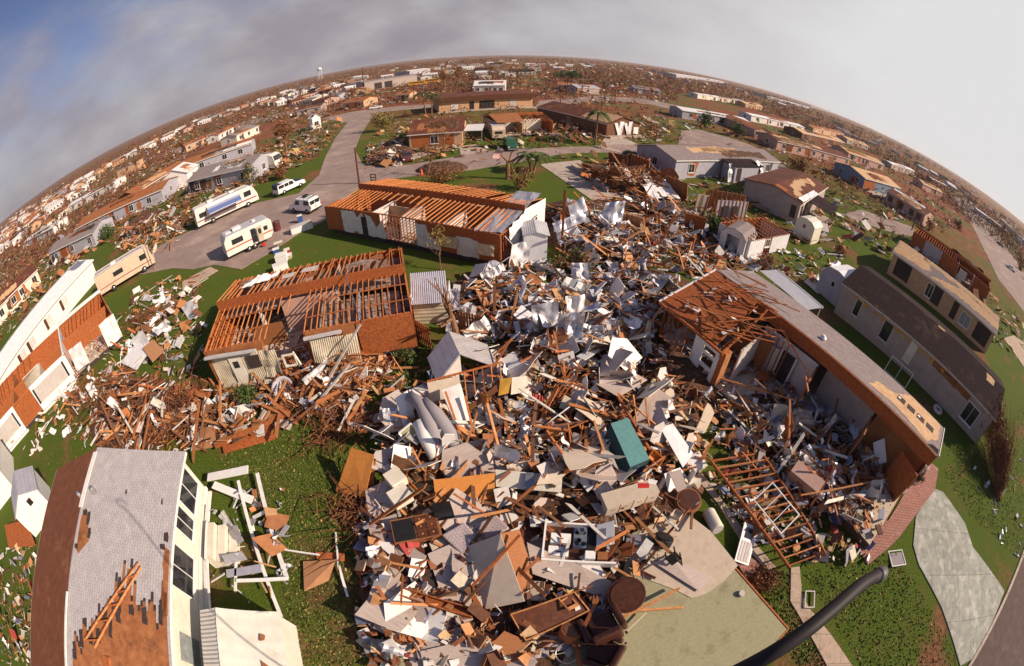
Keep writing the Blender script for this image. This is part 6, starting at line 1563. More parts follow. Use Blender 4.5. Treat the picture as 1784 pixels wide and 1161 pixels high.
# plank box, floor opening
A, B = P3((700, 1040, .9)), P3((822, 1078, .8)); d = B - A
r_ = thing('plank_box', 'long brown plank trough lying over the pale floor panels', 'trough', Vector((A.x, A.y, .75)), math.atan2(d.y, d.x)); L_ = d.length
MB().box(0, L_, 0, .4, 0, .06).build('base', 'osb', r_); MB().box(0, L_, 0, .05, .06, .3).build('side', 'stud', r_); MB().box(0, L_, .35, .4, .06, .3).build('side', 'stud', r_)
r_ = panel('floor_opening', 'dark hole in the floor crossed by thin blue strips', 'hole', [(700, 990, .62), (745, 975, .64), (768, 1032, .62), (722, 1042, .6)], 'felt', .015)
for i in range(2): stick('thin blue grey strip across the dark hole in the floor', (706 + i * 18, 984, .68), (730 + i * 16, 1040, .68), 'lilac_siding', .06, .03, 'strip', 'strips across the floor hole', 'strip')
# shutter, window frames, joist frame
r_ = thing('door_leaf', 'white slatted door with a window gap lying on the path', 'door', G(1300, 948, .25), R(62)); r_.rotation_euler = (R(12), R(-8), R(62))
b = MB(); b.box(-1, 1, -.42, .42, 0, .05); b.build('leaf', 'white_paint', r_)
for i in range(4): MB().box(-.9, .1, -.32 + i * .17, -.2 + i * .17, .051, .07).build('slat', 'gypsum', r_)
MB().box(.25, .8, -.25, .25, .051, .06).build('window', 'glass', r_)
def wframe(lb, p, rz, w_, h, m, n=1, til=(0, 0), pane=None):
    r_ = thing('window_frame', lb, 'window frame', p, rz); r_.rotation_euler = (til[0], til[1], rz)
    b = MB(); t = .06
    b.box(0, w_, 0, t, 0, .06); b.box(0, w_, h - t, h, 0, .06); b.box(0, t, t, h - t, 0, .06); b.box(w_ - t, w_, t, h - t, 0, .06)
    for i in range(n): x = w_ * (i + 1) / (n + 1); b.box(x - .02, x + .02, t, h - t, 0, .055)
    b.build('frame', m, r_)
    if pane: MB().box(t, w_ - t, t, h - t, .01, .03).build('pane', pane, r_)
wframe('white window frame lying among the joists of the fallen floor', P3((1312, 872, 1.0)), R(-62), 2.3, 1.5, 'alu', 2, (R(8), R(6)))
wframe('white framed window lying on the grass by the driveway edge', G(1578, 985, .1), R(75), 1.1, 1.3, 'white_paint', 0, (0, R(8)), 'rug')
wframe('small white frame lying on the path under the black pole', G(1418, 1060, .1), R(70), .9, .6, 'gypsum', 0)
wframe('tall white window frame leaning against the long grey house', G(1540, 645, .2), R(-64), 2.6, 1.4, 'white_paint', 1, (R(60), 0))
def joists():
    A, B, C = P3((1236, 800, .8)), P3((1376, 990, .6)), P3((1326, 786, .8))
    r_ = thing('floor_frame', 'open ladder like frame of orange joists torn from the house floor', 'floor frame', Vector((A.x, A.y, .3))); c0 = r_.location
    d, e_ = B - A, C - A
    for q_ in (0, .98): MB().bar(A - c0 + e_ * q_, A - c0 + d + e_ * q_ * .75, .08, .16).build('rim_joist', 'stud', r_)
    for i in range(15):
        t = i / 14 * .96 + .02; p = A - c0 + d * t
        MB().bar(p, p + e_ * (.97 - .24 * t), .05, .12).build('joist', 'lumber' if i % 2 else 'stud', r_)
joists()
r_ = box_thing('cabinet', 'lilac brown tiled cabinet lying in the open rooms of the half collapsed house', 'cabinet', P3((1400, 840, .7)), R(-55), (2.0, .8, .7), 'pink_wall', (R(14), 0))
for i in range(2): MB().box(-.95 + i * .98, -.05 + i * .98, -.43, -.402, .08, .6).build('door', 'brick_wall', r_)
for lb, px, s in (('white refrigerator lying open in the middle of the silver wreckage', (1003, 512), (1.0, 2.0, .8)), ('second white refrigerator beside the open one', (1022, 518), (.9, 1.8, .75))):
    r_ = box_thing('refrigerator', lb, 'refrigerator', on(*px, .0), R(65), s, 'enamel', (R(6), R(-6))); MB().box(-s[0] / 2 + .05, s[0] / 2 - .05, -s[1] / 2 + .06, s[1] / 2 - .5, s[2], s[2] + .05).build('door', 'pale_glass', r_); MB().box(-s[0] / 2 + .05, s[0] / 2 - .05, s[1] / 2 - .45, s[1] / 2 - .05, s[2], s[2] + .05).build('door', 'enamel', r_)
r_ = box_thing('air_conditioner', 'white air conditioner block on the right edge of the heap', 'air conditioner', on(1207, 812, .0), R(20), (1.0, .9, .5), 'cream', (R(14), R(-10))); MB().box(-.4, .4, -.35, .35, .5, .52).build('grille', 'enamel', r_)
# satellite dish, coolers, table, freezer
r_ = thing('satellite_dish', 'round grey satellite dish leaning below the crumpled tan metal front', 'satellite dish', G(498, 680)); r_.rotation_euler = (R(35), R(10), 0)
MB().lathe([(0, .22), (.3, .26), (.6, .40), (.75, .55), (.76, .53), (.6, .36), (.3, .22), (0, .18)], (0, 0, .1), 22).build('dish', 'rv_roof', r_, True); MB().bar((0, 0, 0), (0, 0, .3), .08, .08, (1, 0, 0)).build('mount', 'steel', r_); MB().bar((.1, 0, .3), (.4, 0, 1.0), .03, .03).build('feed_arm', 'steel', r_)
for nm, lb, px, sz, m, rzd in (('storage_box', 'white foam box on the lawn, nearest of the camp boxes', (490, 470), (1.5, .7, .6), 'white_paint', 35), ('storage_box', 'white crate behind the nearest foam box', (492, 455), (1.2, .9, .7), 'white_paint', 20), ('cooler', 'blue cooler with a white lid under the folding table', (482, 440), (.7, .45, .4), 'blue', 30), ('cooler', 'red cooler with a white lid on the lawn', (501, 442), (.6, .5, .45), 'red', 30),
        ('cooler', 'white cooler with a blue lid on the long white chest', (524, 388), (.6, .4, .9), 'blue', 30), ('storage_box', 'small cardboard box beside the red cooler', (503, 450), (.7, .6, .35), 'tan_metal', 15)):
    r_ = box_thing(nm, lb, nm.replace('_', ' '), G(*px), R(rzd), sz, m); MB().box(-sz[0] / 2 - .02, sz[0] / 2 + .02, -sz[1] / 2 - .02, sz[1] / 2 + .02, sz[2], sz[2] + .09).build('lid', 'white_paint', r_)
r_ = box_thing('chest_freezer', 'long white chest standing at the lawn edge behind the camper trailer', 'chest', G(526, 402), R(38), (2.6, .9, .75), 'white_metal'); MB().box(-1.32, 1.32, -.47, .47, .755, .83).build('lid', 'gypsum', r_)
r_ = thing('folding_table', 'small pale folding table above the camp boxes', 'table', G(487, 433), R(30)); MB().box(-.5, .5, -.3, .3, .7, .74).build('tabletop', 'cream', r_)
for x in (-.45, .45):
    for y in (-.25, .25): MB().box(x - .02, x + .02, y - .02, y + .02, 0, .7).build('leg', 'steel', r_)
r_ = thing('traffic_cone', 'orange traffic cone at the edge of the cross street', 'cone', G(735, 306)); MB().lathe([(.24, .06), (.05, 1.0), (0, 1.0)], (0, 0, 0), 14).build('cone', 'orange_plastic', r_, True); MB().box(-.28, .28, -.28, .28, 0, .06).build('base', 'orange_plastic', r_)
r_ = thing('wooden_rack', 'small brown wooden rack on the kerb above the rafter house', 'rack', G(647, 318), R(-20))
for x in (0, .9): MB().box(x - .05, x + .05, -.05, .05, 0, 1.3).build('post', 'dark_wood', r_)
for z in (.3, .7, 1.15): MB().box(.051, .849, -.04, .04, z, z + .12).build('rail', 'dark_wood', r_)
r_ = thing('steps', 'cream moulded steps with leaf litter in front of the cream window wall', 'steps', G(376, 990), R(20))
for i in range(3): MB().box(.05 + i * .5, .5 + i * .5, 0, 2.0, 0, 1.0 - i * .3).build('step', 'cream', r_)
for i, bx in enumerate(((.0, .06, -.01, 2.03, 0, 1.06),)): MB().box(*bx).build('riser', 'white_paint', r_)
# white aluminium frame pieces in the yard right of the cream wall
for i, (a, b_, wd, lb) in enumerate([((448, 825, .5), (500, 1008, .3), .2, 'long white post lying on the grass, right of the torn porch frame'), ((415, 838, .6), (490, 1075, .2), .16, 'long white post lying left of the longest one'), ((412, 1012, .6), (502, 1008, .4), .16, 'white crossbar at the lower end of the torn porch frame'), ((362, 832, .6), (432, 818, .7), .5, 'wide white board at the upper end of the torn porch frame'), ((478, 955, .2), (556, 967, .15), .07, 'thin white rod pointing across the grass'), ((412, 965, .5), (410, 1030, .5), .12, 'short white upright of the torn porch frame'), ((362, 880, .9), (366, 1060, .9), .1, 'white rail along the foot of the cream wall'), ((585, 928, .1), (590, 990, .3), .06, 'thin white rod standing in the grass by the wreckage'), ((590, 985, .3), (606, 1040, .1), .1, 'bent white strip on the grass left of the wreckage'), ((372, 845, .6), (440, 872, .3), .45, 'bent white gutter piece lying in the torn porch frame'), ((395, 1000, .5), (455, 990, .5), .4, 'grey louvred panel lying in the torn porch frame')]):
    stick(lb, a, b_, 'white_paint' if i < 10 else 'lilac_metal', wd, .08, 'frame_piece', None, 'frame')
for i, (p, m, lb) in enumerate([([(528, 978, .15), (585, 975, .3), (572, 1012, .1), (530, 1030, .2)], 'chipboard', 'torn square of chipboard on the grass left of the wreckage'), ([(550, 962, .1), (600, 964, .1), (600, 978, .1), (552, 975, .1)], 'stud', 'brown board lying behind the torn chipboard square'), ([(248, 606, 1.2), (268, 592, 1.5), (286, 612, 1.0), (266, 632, .6)], 'chipboard', 'orange board leaning on the white metal scrap at the left'), ([(210, 632, .3), (240, 595, 1.2), (262, 610, 1.0), (238, 645, .2)], 'white_metal', 'ribbed white metal scrap behind the leaning orange board'), ([(332, 750, .2), (372, 742, .4), (378, 778, .2), (340, 785, .2)], 'chipboard', 'orange chipboard with a torn hole on the grass at the left'), ([(385, 770, .2), (470, 735, .3), (480, 765, .2), (390, 790, .2)], 'osb', 'long orange wall strip lying left of the wreckage'), ([(372, 772, .5), (505, 715, .5), (508, 722, .4), (376, 782, .4)], 'stud', 'long orange beam lying above the orange wall strip'),
        ([(8, 915, .8), (45, 905, .9), (62, 950, .4), (15, 955, .3)], 'osb', 'orange board leaning on the small windowed white shed'), ([(1235, 455, .1), (1264, 456, .2), (1268, 470, .1), (1238, 468, .1)], 'chipboard', 'orange sheet lying on the grass before the white sheds'), ([(1400, 490, .2), (1420, 478, .2), (1440, 505, .1), (1425, 512, .1)], 'beige_panel', 'tan panel lying on the grass beside the barn roofed shed'), ([(900, 505, 1.0), (925, 475, 1.2), (945, 490, 1.0), (920, 520, .8)], 'bare_deck', 'rust red sheet lying in the silver wreckage'), ([(1010, 600, 1.4), (1060, 585, 1.6), (1068, 605, 1.2), (1018, 622, 1.0)], 'cream', 'curved cream panel lying in the silver wreckage'), ([(1046, 255, .1), (1080, 262, .1), (1082, 266, .1), (1048, 260, .1)], 'concrete', 'pale slab lying by the cross street')]):
    panel('board', lb, 'board', p, m, .03)
for i, (px, U, V, m, lb) in enumerate([((930, 590), (1.6, .2, .2), (-.2, .6, 1.9), 'foil', 'tall crumpled silver sheet in the middle of the silver wreckage'), ((965, 600), (1.5, -.2, .2), (.2, .4, 1.8), 'foil', 'second crumpled silver sheet right of the tall one'), ((985, 560), (1.2, .2, .1), (0, .6, 1.3), 'white_metal', 'bright white torn sheet among the silver sheets'), ((1050, 395), (2.0, .3, .2), (.2, .8, 2.0), 'foil', 'silver wrap standing in the ruins behind the white shed'), ((885, 470), (1.6, .4, .3), (.3, .6, 1.8), 'white_metal', 'torn white sheet at the foot of the torn white end'), ((975, 430), (2.0, .8, .5), (-.6, 1.2, 1.6), 'lilac_metal', 'lilac metal sheet heap right of the white X braced shed'), ((1000, 400), (1.6, 1.0, .6), (-.5, 1.8, 1.5), 'foil', 'silver sheet strip climbing behind the white X braced shed'), ((1255, 510), (2.0, .5, .1), (.3, .9, .5), 'lilac_metal', 'dull metal sheet rolled on the grass at the far corner of the half collapsed house'), ((1050, 690), (1.6, .2, .2), (-.3, .6, .2), 'white_metal', 'white crumpled sheet on top of the heap'), ((1335, 760), (2.8, -.8, .2), (.8, 1.5, .6), 'tan_metal', 'brown carpet sheet sagging over the rooms of the half collapsed house'), ((1260, 735), (2.6, .3, .2), (-.2, 1.2, .4), 'beige_panel', 'tan carpet sheet folded before the open rooms'), ((1430, 700), (1.8, -.3, 0), (.4, 1.4, .2), 'teal', 'teal and white bedding in the sunlit room of the half collapsed house'), ((1450, 470), (2.2, .6, .2), (-.3, .7, .2), 'white_metal', 'white sheet lying on the grass behind the white carport roof')]):
    o = MB().sheet(on(*px, .15), Vector(U), Vector(V), 9, 9, lambda a, c: .45 * noise.noise(Vector((a * 3.2 + i * 3, c * 2.6, i * 2.1)))).build('crumpled_sheet', m, None, i % 2 == 0); centre(o); tag(o, lb, 'sheet')
# black curved lamp arm close to the camera, running down past it to the ground
arm = []
for px, py, dist in ((1530, 1003, 2.15), (1500, 1019, 1.95), (1450, 1062, 1.75), (1392, 1108, 1.62), (1310, 1158, 1.6)):
    arm.append(Vector((0, 0, CAM_H)) + ray(px, py) * dist)
q0, q1 = arm[-2], arm[-1]
arm += [q1 + (q1 - q0) * .6 + Vector((0, 0, -.25)), q1 + (q1 - q0) * .9 + Vector((0, 0, -1.6)), Vector((q1.x + .2, q1.y - 1.6, 8)), Vector((q1.x + .3, q1.y - 2.0, 0))]
r_ = thing('lamp_post', 'black curved pole with a round grey cap hanging over the lawn, near the camera', 'pole', arm[-1])
c0 = r_.location
fine = []
for i in range(len(arm) - 1):
    p0, p1, p2, p3 = arm[max(0, i - 1)], arm[i], arm[i + 1], arm[min(len(arm) - 1, i + 2)]
    for k in range(6):
        t = k / 6
        fine.append(.5 * ((2 * p1) + (p2 - p0) * t + (2 * p0 - 5 * p1 + 4 * p2 - p3) * t * t + (3 * p1 - p0 - 3 * p2 + p3) * t ** 3))
fine.append(arm[-1])
MB().tube([p - c0 for p in fine], .033, 18).build('arm', 'pole_paint', r_, True)
dv = (arm[0] - arm[1]).normalized()
MB().tube([arm[0] - c0 - dv * .02, arm[0] - c0 + dv * .0, arm[0] - c0 + dv * .05, arm[0] - c0 + dv * .075], [.035, .041, .039, .026], 18).build('cap', 'pole_cap', r_, True)
# ------------------------------------------------------------------ loose debris, piece by piece, then the uncountable rest
rg = random.Random(11)
def inpoly(x, y, poly):
    c = False; j = len(poly) - 1
    for i in range(len(poly)):
        (x0, y0), (x1, y1) = poly[i], poly[j]
        if (y0 > y) != (y1 > y) and x < (x1 - x0) * (y - y0) / (y1 - y0) + x0: c = not c
        j = i
    return c
def sample(poly):
    xs, ys = [p[0] for p in poly], [p[1] for p in poly]
    while True:
        x, y = rg.uniform(min(xs), max(xs)), rg.uniform(min(ys), max(ys))
        if inpoly(x, y, poly): return x, y
def shard_mesh(m, seed):
    r2 = random.Random(seed); mb = MB(); n = r2.choice([4, 4, 5, 5, 6])
    a, c = 1.0, r2.uniform(.35, .95)
    if n == 4: pts = [(-a / 2, -c / 2), (a / 2, -c / 2 + r2.uniform(-.06, .06)), (a / 2 + r2.uniform(-.2, .05), c / 2), (-a / 2 + r2.uniform(-.05, .2), c / 2)]
    else: pts = [(math.cos(6.283 * i / n + r2.uniform(-.25, .25)) * a * .55 * r2.uniform(.7, 1.1), math.sin(6.283 * i / n + r2.uniform(-.25, .25)) * c * .7 * r2.uniform(.7, 1.1)) for i in range(n)]
    if r2.random() < .6: pts = ragged(pts, .05, .25, r2)
    mb.slab([(x, y, 0) for x, y in pts], .022, (0, 0, 1)); return mb.data('wall_fragment', m)
def plank_mesh(m, seed):
    r2 = random.Random(seed); mb = MB(); w_, h = r2.choice([(.09, .045), (.14, .04), (.09, .09), (.2, .025)])
    e_ = r2.uniform(.01, .06)
    mb.hexa([(-.5, -w_ / 2, 0), (.5 - e_, -w_ / 2, 0), (.5, w_ / 2, 0), (-.5 + e_, w_ / 2, 0), (-.5, -w_ / 2, h), (.5 - e_ * .5, -w_ / 2, h), (.5 - e_, w_ / 2, h), (-.5, w_ / 2, h)]); return mb.data('broken_board', m)
def scrap_mesh(m, seed):
    mb = MB(); r2 = random.Random(seed); c = r2.uniform(.12, .7); k = r2.uniform(.1, .45); fr = r2.uniform(.8, 1.8)
    mb.sheet((-.5, -c / 2, 0), (1, 0, 0), (0, c, 0), 9, 4, lambda a, q: k * noise.noise(Vector((a * 2.2 * fr + seed, q * 1.4 * fr, seed * .7))) + r2.uniform(-.008, .008)); return mb.data('metal_scrap', m)
def cloth_mesh(m, seed):
    mb = MB(); mb.sheet((-.5, -.4, 0), (1, 0, 0), (0, .8, 0), 9, 8, lambda a, q: max(0, .42 * (1 - ((a - .5) ** 2 + (q - .5) ** 2) * 4.2)) * (1 + .9 * noise.noise(Vector((a * 5 + seed, q * 5, seed))))); return mb.data('cloth_heap', m)
def clump_mesh(m, seed):
    bm = bmesh.new(); bmesh.ops.create_icosphere(bm, subdivisions=2, radius=.5)
    for v in bm.verts: v.co *= 1 + .7 * noise.noise(v.co * 2.4 + Vector((seed, seed * 2, 0))); v.co.z *= .55
    me = bpy.data.meshes.new('insulation_clump'); bm.to_mesh(me); bm.free(); me.materials.append(M(m)); return me
def crate_mesh(m, seed):
    mb = MB(); r2 = random.Random(seed); a, c, h = .5, r2.uniform(.3, .45), r2.uniform(.15, .4); t = .03
    mb.box(-a, a, -c, c, 0, t); mb.box(-a, a, -c, -c + t, t, h); mb.box(-a, a, c - t, c, t, h); mb.box(-a, -a + t, -c + t, c - t, t, h); mb.box(a - t, a, -c + t, c - t, t, h); return mb.data('wooden_box', m)
WORD = dict(stud='orange', lumber='tan', panel_wood='brown', white_paint='white', gypsum='grey white', beige_panel='beige', paneling='grained', white_wall='white', chipboard='chipboard', cream='cream', osb='orange brown', white_metal='white', foil='silver', lilac_metal='lilac', alu='pale metal', metal='dull silver', insulation='yellowish', rug='grey', teal='teal', stripe_cloth='striped', red='red', blue='blue', leather='dark brown', dark_wood='dark brown', plywood='bright orange', yellow='yellow', tan_metal='tan', bare_deck='rust brown', navy='navy', lilac_siding='lilac')
KIND = {'wall_sheet': (shard_mesh, 'large loose panel', 'panel'), 'loose_timber': (plank_mesh, 'long loose timber', 'timber'), 'torn_sheet': (scrap_mesh, 'torn crumpled sheet', 'sheet'), 'wall_fragment': (shard_mesh, 'wall fragment', 'panel'), 'broken_board': (plank_mesh, 'splintered board', 'board'), 'metal_scrap': (scrap_mesh, 'bent metal strip', 'scrap'), 'cloth_heap': (cloth_mesh, 'crumpled cloth', 'cloth'), 'insulation_clump': (clump_mesh, 'insulation clump', 'insulation'), 'wooden_box': (crate_mesh, 'open wooden box', 'box')}
POOL = {}
def pool(k, m):
    if (k, m) not in POOL: POOL[(k, m)] = [KIND[k][0](m, sum(map(ord, k + m)) % 97 + 7 * i) for i in range(4)]
    return rg.choice(POOL[(k, m)])
def scatter(where, poly, counts, tilt=.5, lift=.35):
    """counts: {kind: (n, [materials], smin, smax)}"""
    for k, (n, mats, s0, s1) in counts.items():
        for _ in range(n):
            m = rg.choice(mats); px, py = sample(poly); s = s0 + (s1 - s0) * rg.random() ** 1.6
            o = link(k, pool(k, m)); p = on(px, py)
            if k in ('broken_board', 'loose_timber'):
                o.scale = (s, rg.uniform(.8, 1.5), rg.uniform(.8, 1.4)); o.rotation_euler = (rg.gauss(0, .5), rg.gauss(0, tilt * .7), rg.uniform(0, 6.3)); dz = abs(math.sin(o.rotation_euler[1])) * s * .45
            else:
                o.scale = (s, s * rg.uniform(.7, 1.2), s); o.rotation_euler = (rg.gauss(0, tilt), rg.gauss(0, tilt), rg.uniform(0, 6.3)); dz = (abs(math.sin(o.rotation_euler[0])) + abs(math.sin(o.rotation_euler[1]))) * s * .3
                if k in ('cloth_heap', 'insulation_clump'): o.rotation_euler = (rg.gauss(0, .15), rg.gauss(0, .15), rg.uniform(0, 6.3)); dz = 0
                if k in ('wall_fragment', 'wall_sheet'): o.scale[2] = 1.4
            o.location = p + Vector((0, 0, dz + rg.random() * lift * (pile(p.x, p.y) > .15) + .02))
            tag(o, f'{WORD[m]} {KIND[k][1]} {where}', KIND[k][2], f'{KIND[k][1]}s {where}')
Z1 = [(695, 690), (760, 650), (900, 610), (1010, 580), (1150, 600), (1180, 680), (1235, 770), (1225, 860), (1150, 865), (1000, 850), (860, 815), (700, 850), (650, 800)]
Z1b = [(640, 880), (860, 810), (1220, 850), (1200, 900), (1090, 1050), (1060, 1130), (870, 1161), (700, 1161), (655, 1000)]
Z1d = [(645, 900), (720, 880), (860, 880), (1000, 985), (1080, 1040), (1000, 1161), (700, 1161), (660, 1000)]
Z2 = [(780, 520), (880, 450), (1000, 475), (1190, 490), (1165, 590), (1010, 610), (890, 600), (800, 600)]
Z3 = [(960, 370), (1060, 345), (1180, 330), (1290, 385), (1250, 430), (1290, 480), (1180, 480), (985, 470)]
Z4 = [(1000, 300), (1110, 285), (1180, 335), (1090, 345), (1040, 330)]
Z5 = [(1190, 680), (1320, 700), (1480, 730), (1560, 800), (1500, 920), (1420, 900), (1260, 800)]
Z6 = [(130, 660), (220, 640), (345, 700), (340, 790), (190, 790), (110, 760)]
Z7 = [(330, 690), (470, 660), (640, 640), (640, 760), (560, 720), (470, 760), (340, 790)]
Z8 = [(230, 510), (330, 480), (350, 500), (330, 600), (250, 640)]
Z9 = [(0, 960), (60, 950), (75, 1000), (55, 1161), (0, 1161)]
Z11 = [(640, 850), (665, 960), (700, 1161), (640, 1161), (625, 950)]
Z12 = [(360, 870), (500, 850), (510, 1040), (370, 1060)]
Z13 = [(1690, 810), (1784, 760), (1784, 980), (1740, 960), (1700, 880)]
Z14 = [(560, 600), (700, 600), (700, 690), (600, 700), (480, 660)]
Z15 = [(1230, 830), (1330, 800), (1450, 930), (1540, 960), (1480, 990), (1390, 980), (1290, 930)]
Z16 = [(1180, 430), (1480, 440), (1430, 500), (1290, 470), (1200, 490)]
Z17 = [(200, 400), (300, 375), (340, 385), (300, 440), (230, 450), (200, 430)]
Z18 = [(640, 255), (700, 235), (720, 280), (690, 292), (640, 290)]
W = ['white_paint', 'gypsum', 'white_wall', 'beige_panel', 'cream']; WD = ['stud', 'lumber', 'panel_wood', 'stud']; MT = ['white_metal', 'foil', 'lilac_metal', 'alu']
scatter('in the heap of the flattened house', Z1, {'wall_fragment': (84, W + ['paneling', 'paneling', 'chipboard', 'gypsum'], .5, 1.7), 'broken_board': (50, WD, .8, 3.0), 'metal_scrap': (18, MT, .6, 1.6), 'insulation_clump': (50, ['insulation', 'gypsum', 'insulation'], .25, .8), 'torn_sheet': (64, ['white_paint', 'gypsum', 'beige_panel', 'cream', 'white_wall'], .5, 1.5), 'cloth_heap': (6, ['rug', 'stripe_cloth', 'red'], .4, .7), 'wooden_box': (10, ['panel_wood', 'beige_panel', 'plywood'], .5, .9)}, .65)
scatter('among the furniture of the flattened house', Z1b, {'wall_fragment': (10, W + ['paneling', 'paneling', 'dark_wood', 'osb'], .4, 1.5), 'broken_board': (16, WD + ['dark_wood', 'dark_wood'], .6, 2.2), 'cloth_heap': (7, ['leather', 'red', 'stripe_cloth', 'leather'], .3, .7), 'torn_sheet': (16, ['white_paint', 'beige_panel', 'leather'], .4, .9), 'wooden_box': (5, ['panel_wood', 'dark_wood', 'beige_panel', 'cream'], .4, .8)}, .35, .3)
scatter('in the silver wreckage between the houses', Z2, {'metal_scrap': (42, MT + ['white_metal'], .8, 2.4), 'wall_fragment': (26, W + ['bare_deck'], .5, 1.4), 'broken_board': (26, WD + ['white_paint', 'white_paint'], .8, 2.8), 'cloth_heap': (8, ['red', 'navy', 'stripe_cloth'], .5, .9), 'torn_sheet': (24, ['white_paint', 'gypsum', 'lilac_siding'], .6, 1.8), 'insulation_clump': (10, ['gypsum', 'insulation'], .4, .8)}, .6)
scatter('in the ruins beyond the white X braced shed', Z3, {'metal_scrap': (22, MT, 1.0, 3.0), 'wall_fragment': (22, W + ['chipboard'], .8, 2.0), 'broken_board': (40, ['lumber', 'stud', 'lumber', 'panel_wood'], 1.2, 4.2), 'cloth_heap': (9, ['red', 'stripe_cloth', 'lilac_siding', 'yellow'], .5, .9), 'insulation_clump': (8, ['insulation'], .6, 1.2)}, .5)
scatter('in the collapsed house behind the concrete drive', Z4, {'wall_fragment': (12, ['bare_deck', 'panel_wood', 'osb', 'cream'], 1.0, 2.4), 'broken_board': (14, WD, 1.5, 4.0)}, .6)
scatter('inside the half collapsed house', Z5, {'wall_fragment': (36, W + ['paneling', 'osb', 'lilac_siding'], .5, 1.7), 'broken_board': (18, WD, .8, 2.6), 'metal_scrap': (14, ['lilac_metal', 'white_metal'], .6, 1.5), 'cloth_heap': (10, ['leather', 'navy', 'stripe_cloth'], .5, 1.0), 'torn_sheet': (30, ['gypsum', 'beige_panel', 'white_paint'], .6, 1.7), 'wooden_box': (8, ['panel_wood', 'cream'], .5, 1.0)}, .55)
scatter('in the torn joist frame beside the path', Z15, {'wall_fragment': (10, ['gypsum', 'cream', 'osb', 'lilac_siding'], .3, .9), 'broken_board': (10, WD + ['white_paint'], .5, 1.8), 'metal_scrap': (8, ['lilac_metal', 'alu'], .5, 1.2)}, .4)
scatter('in the brown brush on the left', Z6, {'broken_board': (12, WD + ['white_paint', 'white_paint'], .8, 3.0), 'wall_fragment': (10, W + ['chipboard'], .5, 1.2), 'metal_scrap': (14, ['white_metal', 'alu'], .8, 2.0)}, .4)
scatter('between the crumpled tan front and the grass', Z7, {'broken_board': (16, WD + ['osb'], .8, 2.4), 'wall_fragment': (20, ['chipboard', 'osb', 'white_wall', 'bare_deck'], .5, 1.4), 'metal_scrap': (14, ['white_metal', 'alu', 'lilac_metal'], .8, 2.2)}, .4)
scatter('on the lawn left of the roofless orange brown house', Z8, {'broken_board': (14, ['white_paint', 'white_paint', 'stud', 'gypsum', 'lumber'], 1.2, 5.0), 'metal_scrap': (16, ['white_metal', 'alu'], 1.0, 3.0), 'wall_fragment': (8, ['chipboard', 'white_wall'], .6, 1.5)}, .15)
scatter('in the gap beside the stripped brown roof', Z9, {'broken_board': (8, WD + ['white_paint'], .6, 2.0), 'wall_fragment': (6, W + ['osb'], .4, 1.0), 'metal_scrap': (8, MT, .5, 1.4)}, .4)
scatter('along the left edge of the flattened house', Z11, {'broken_board': (8, WD + ['white_paint'], .5, 1.6), 'metal_scrap': (10, ['white_metal', 'lilac_metal'], .4, 1.2), 'wall_fragment': (4, W, .3, .8)}, .5)
scatter('in the torn porch frame by the cream wall', Z12, {'metal_scrap': (6, ['white_metal', 'alu', 'cream'], .5, 1.6), 'broken_board': (8, ['white_paint', 'lumber'], .5, 1.5)}, .3)
scatter('on the grass at the right edge', Z13, {'metal_scrap': (16, ['white_metal', 'lilac_metal'], .4, 1.1), 'broken_board': (6, ['white_paint', 'lumber'], .5, 1.4)}, .2)
scatter('under the crumpled tan metal front', Z14, {'wall_fragment': (12, ['osb', 'bare_deck', 'chipboard', 'white_wall'], .4, 1.2), 'broken_board': (10, WD, .6, 2.2)}, .5)
scatter('on the grass before the white sheds', Z16, {'broken_board': (12, ['lumber', 'white_paint', 'stud'], 1.0, 3.0), 'wall_fragment': (8, W + ['chipboard'], .7, 1.6), 'metal_scrap': (14, MT, 1.0, 2.6)}, .2)
scatter('in the lumber heap behind the tan motorhome', Z17, {'broken_board': (18, ['lumber', 'stud', 'lumber', 'white_paint'], 1.5, 5.0), 'wall_fragment': (12, ['plywood', 'decking', 'white_wall'] if False else ['plywood', 'cream', 'white_wall'], 1.0, 2.6)}, .5)
scatter('in the rubbish heap by the pale drive', Z18, {'wall_fragment': (10, ['chipboard', 'white_wall', 'bare_deck', 'cream'], .7, 1.8), 'broken_board': (10, WD, 1.0, 2.6), 'cloth_heap': (6, ['stripe_cloth', 'navy'], .8, 1.4)}, .5)

scatter('lying flat on the floor of the flattened house', Z1d, {'wall_fragment': (18, ['paneling', 'paneling', 'beige_panel', 'dark_wood'], 1.2, 2.6), 'broken_board': (10, ['dark_wood', 'stud', 'lumber'], 1.0, 2.6)}, .10, .1)
Z19 = [(90, 640), (170, 570), (250, 520), (345, 480), (372, 600), (340, 690), (150, 700), (60, 770)]
scatter('on the lawn before the white panelled house', Z19, {'metal_scrap': (14, ['white_metal', 'alu', 'lilac_metal'], .8, 2.4), 'torn_sheet': (16, ['white_paint', 'gypsum', 'white_wall'], .7, 1.8), 'insulation_clump': (8, ['insulation', 'gypsum'], .4, .9)}, .3)
scatter('in the pale heap of the flattened house', Z1, {'wall_sheet': (40, ['paneling', 'white_wall', 'gypsum', 'beige_panel', 'paneling', 'cream'], 1.4, 2.9)}, .45, .5)
scatter('covering the floor of the flattened house', Z1d, {'wall_sheet': (17, ['paneling', 'paneling', 'beige_panel', 'white_wall', 'panel_wood'], 1.2, 2.6)}, .12, .25)
scatter('sticking out of the ruins beyond the white X braced shed', Z3, {'loose_timber': (56, ['stud', 'lumber', 'panel_wood', 'stud'], 2.5, 5.5)}, .7, .6)
scatter('sticking out of the collapsed house by the drive', Z4, {'loose_timber': (40, ['stud', 'panel_wood', 'panel_wood', 'lumber'], 2.0, 4.5), 'wall_sheet': (14, ['panel_wood', 'osb', 'bare_deck'], 1.5, 3.0)}, .8, .6)
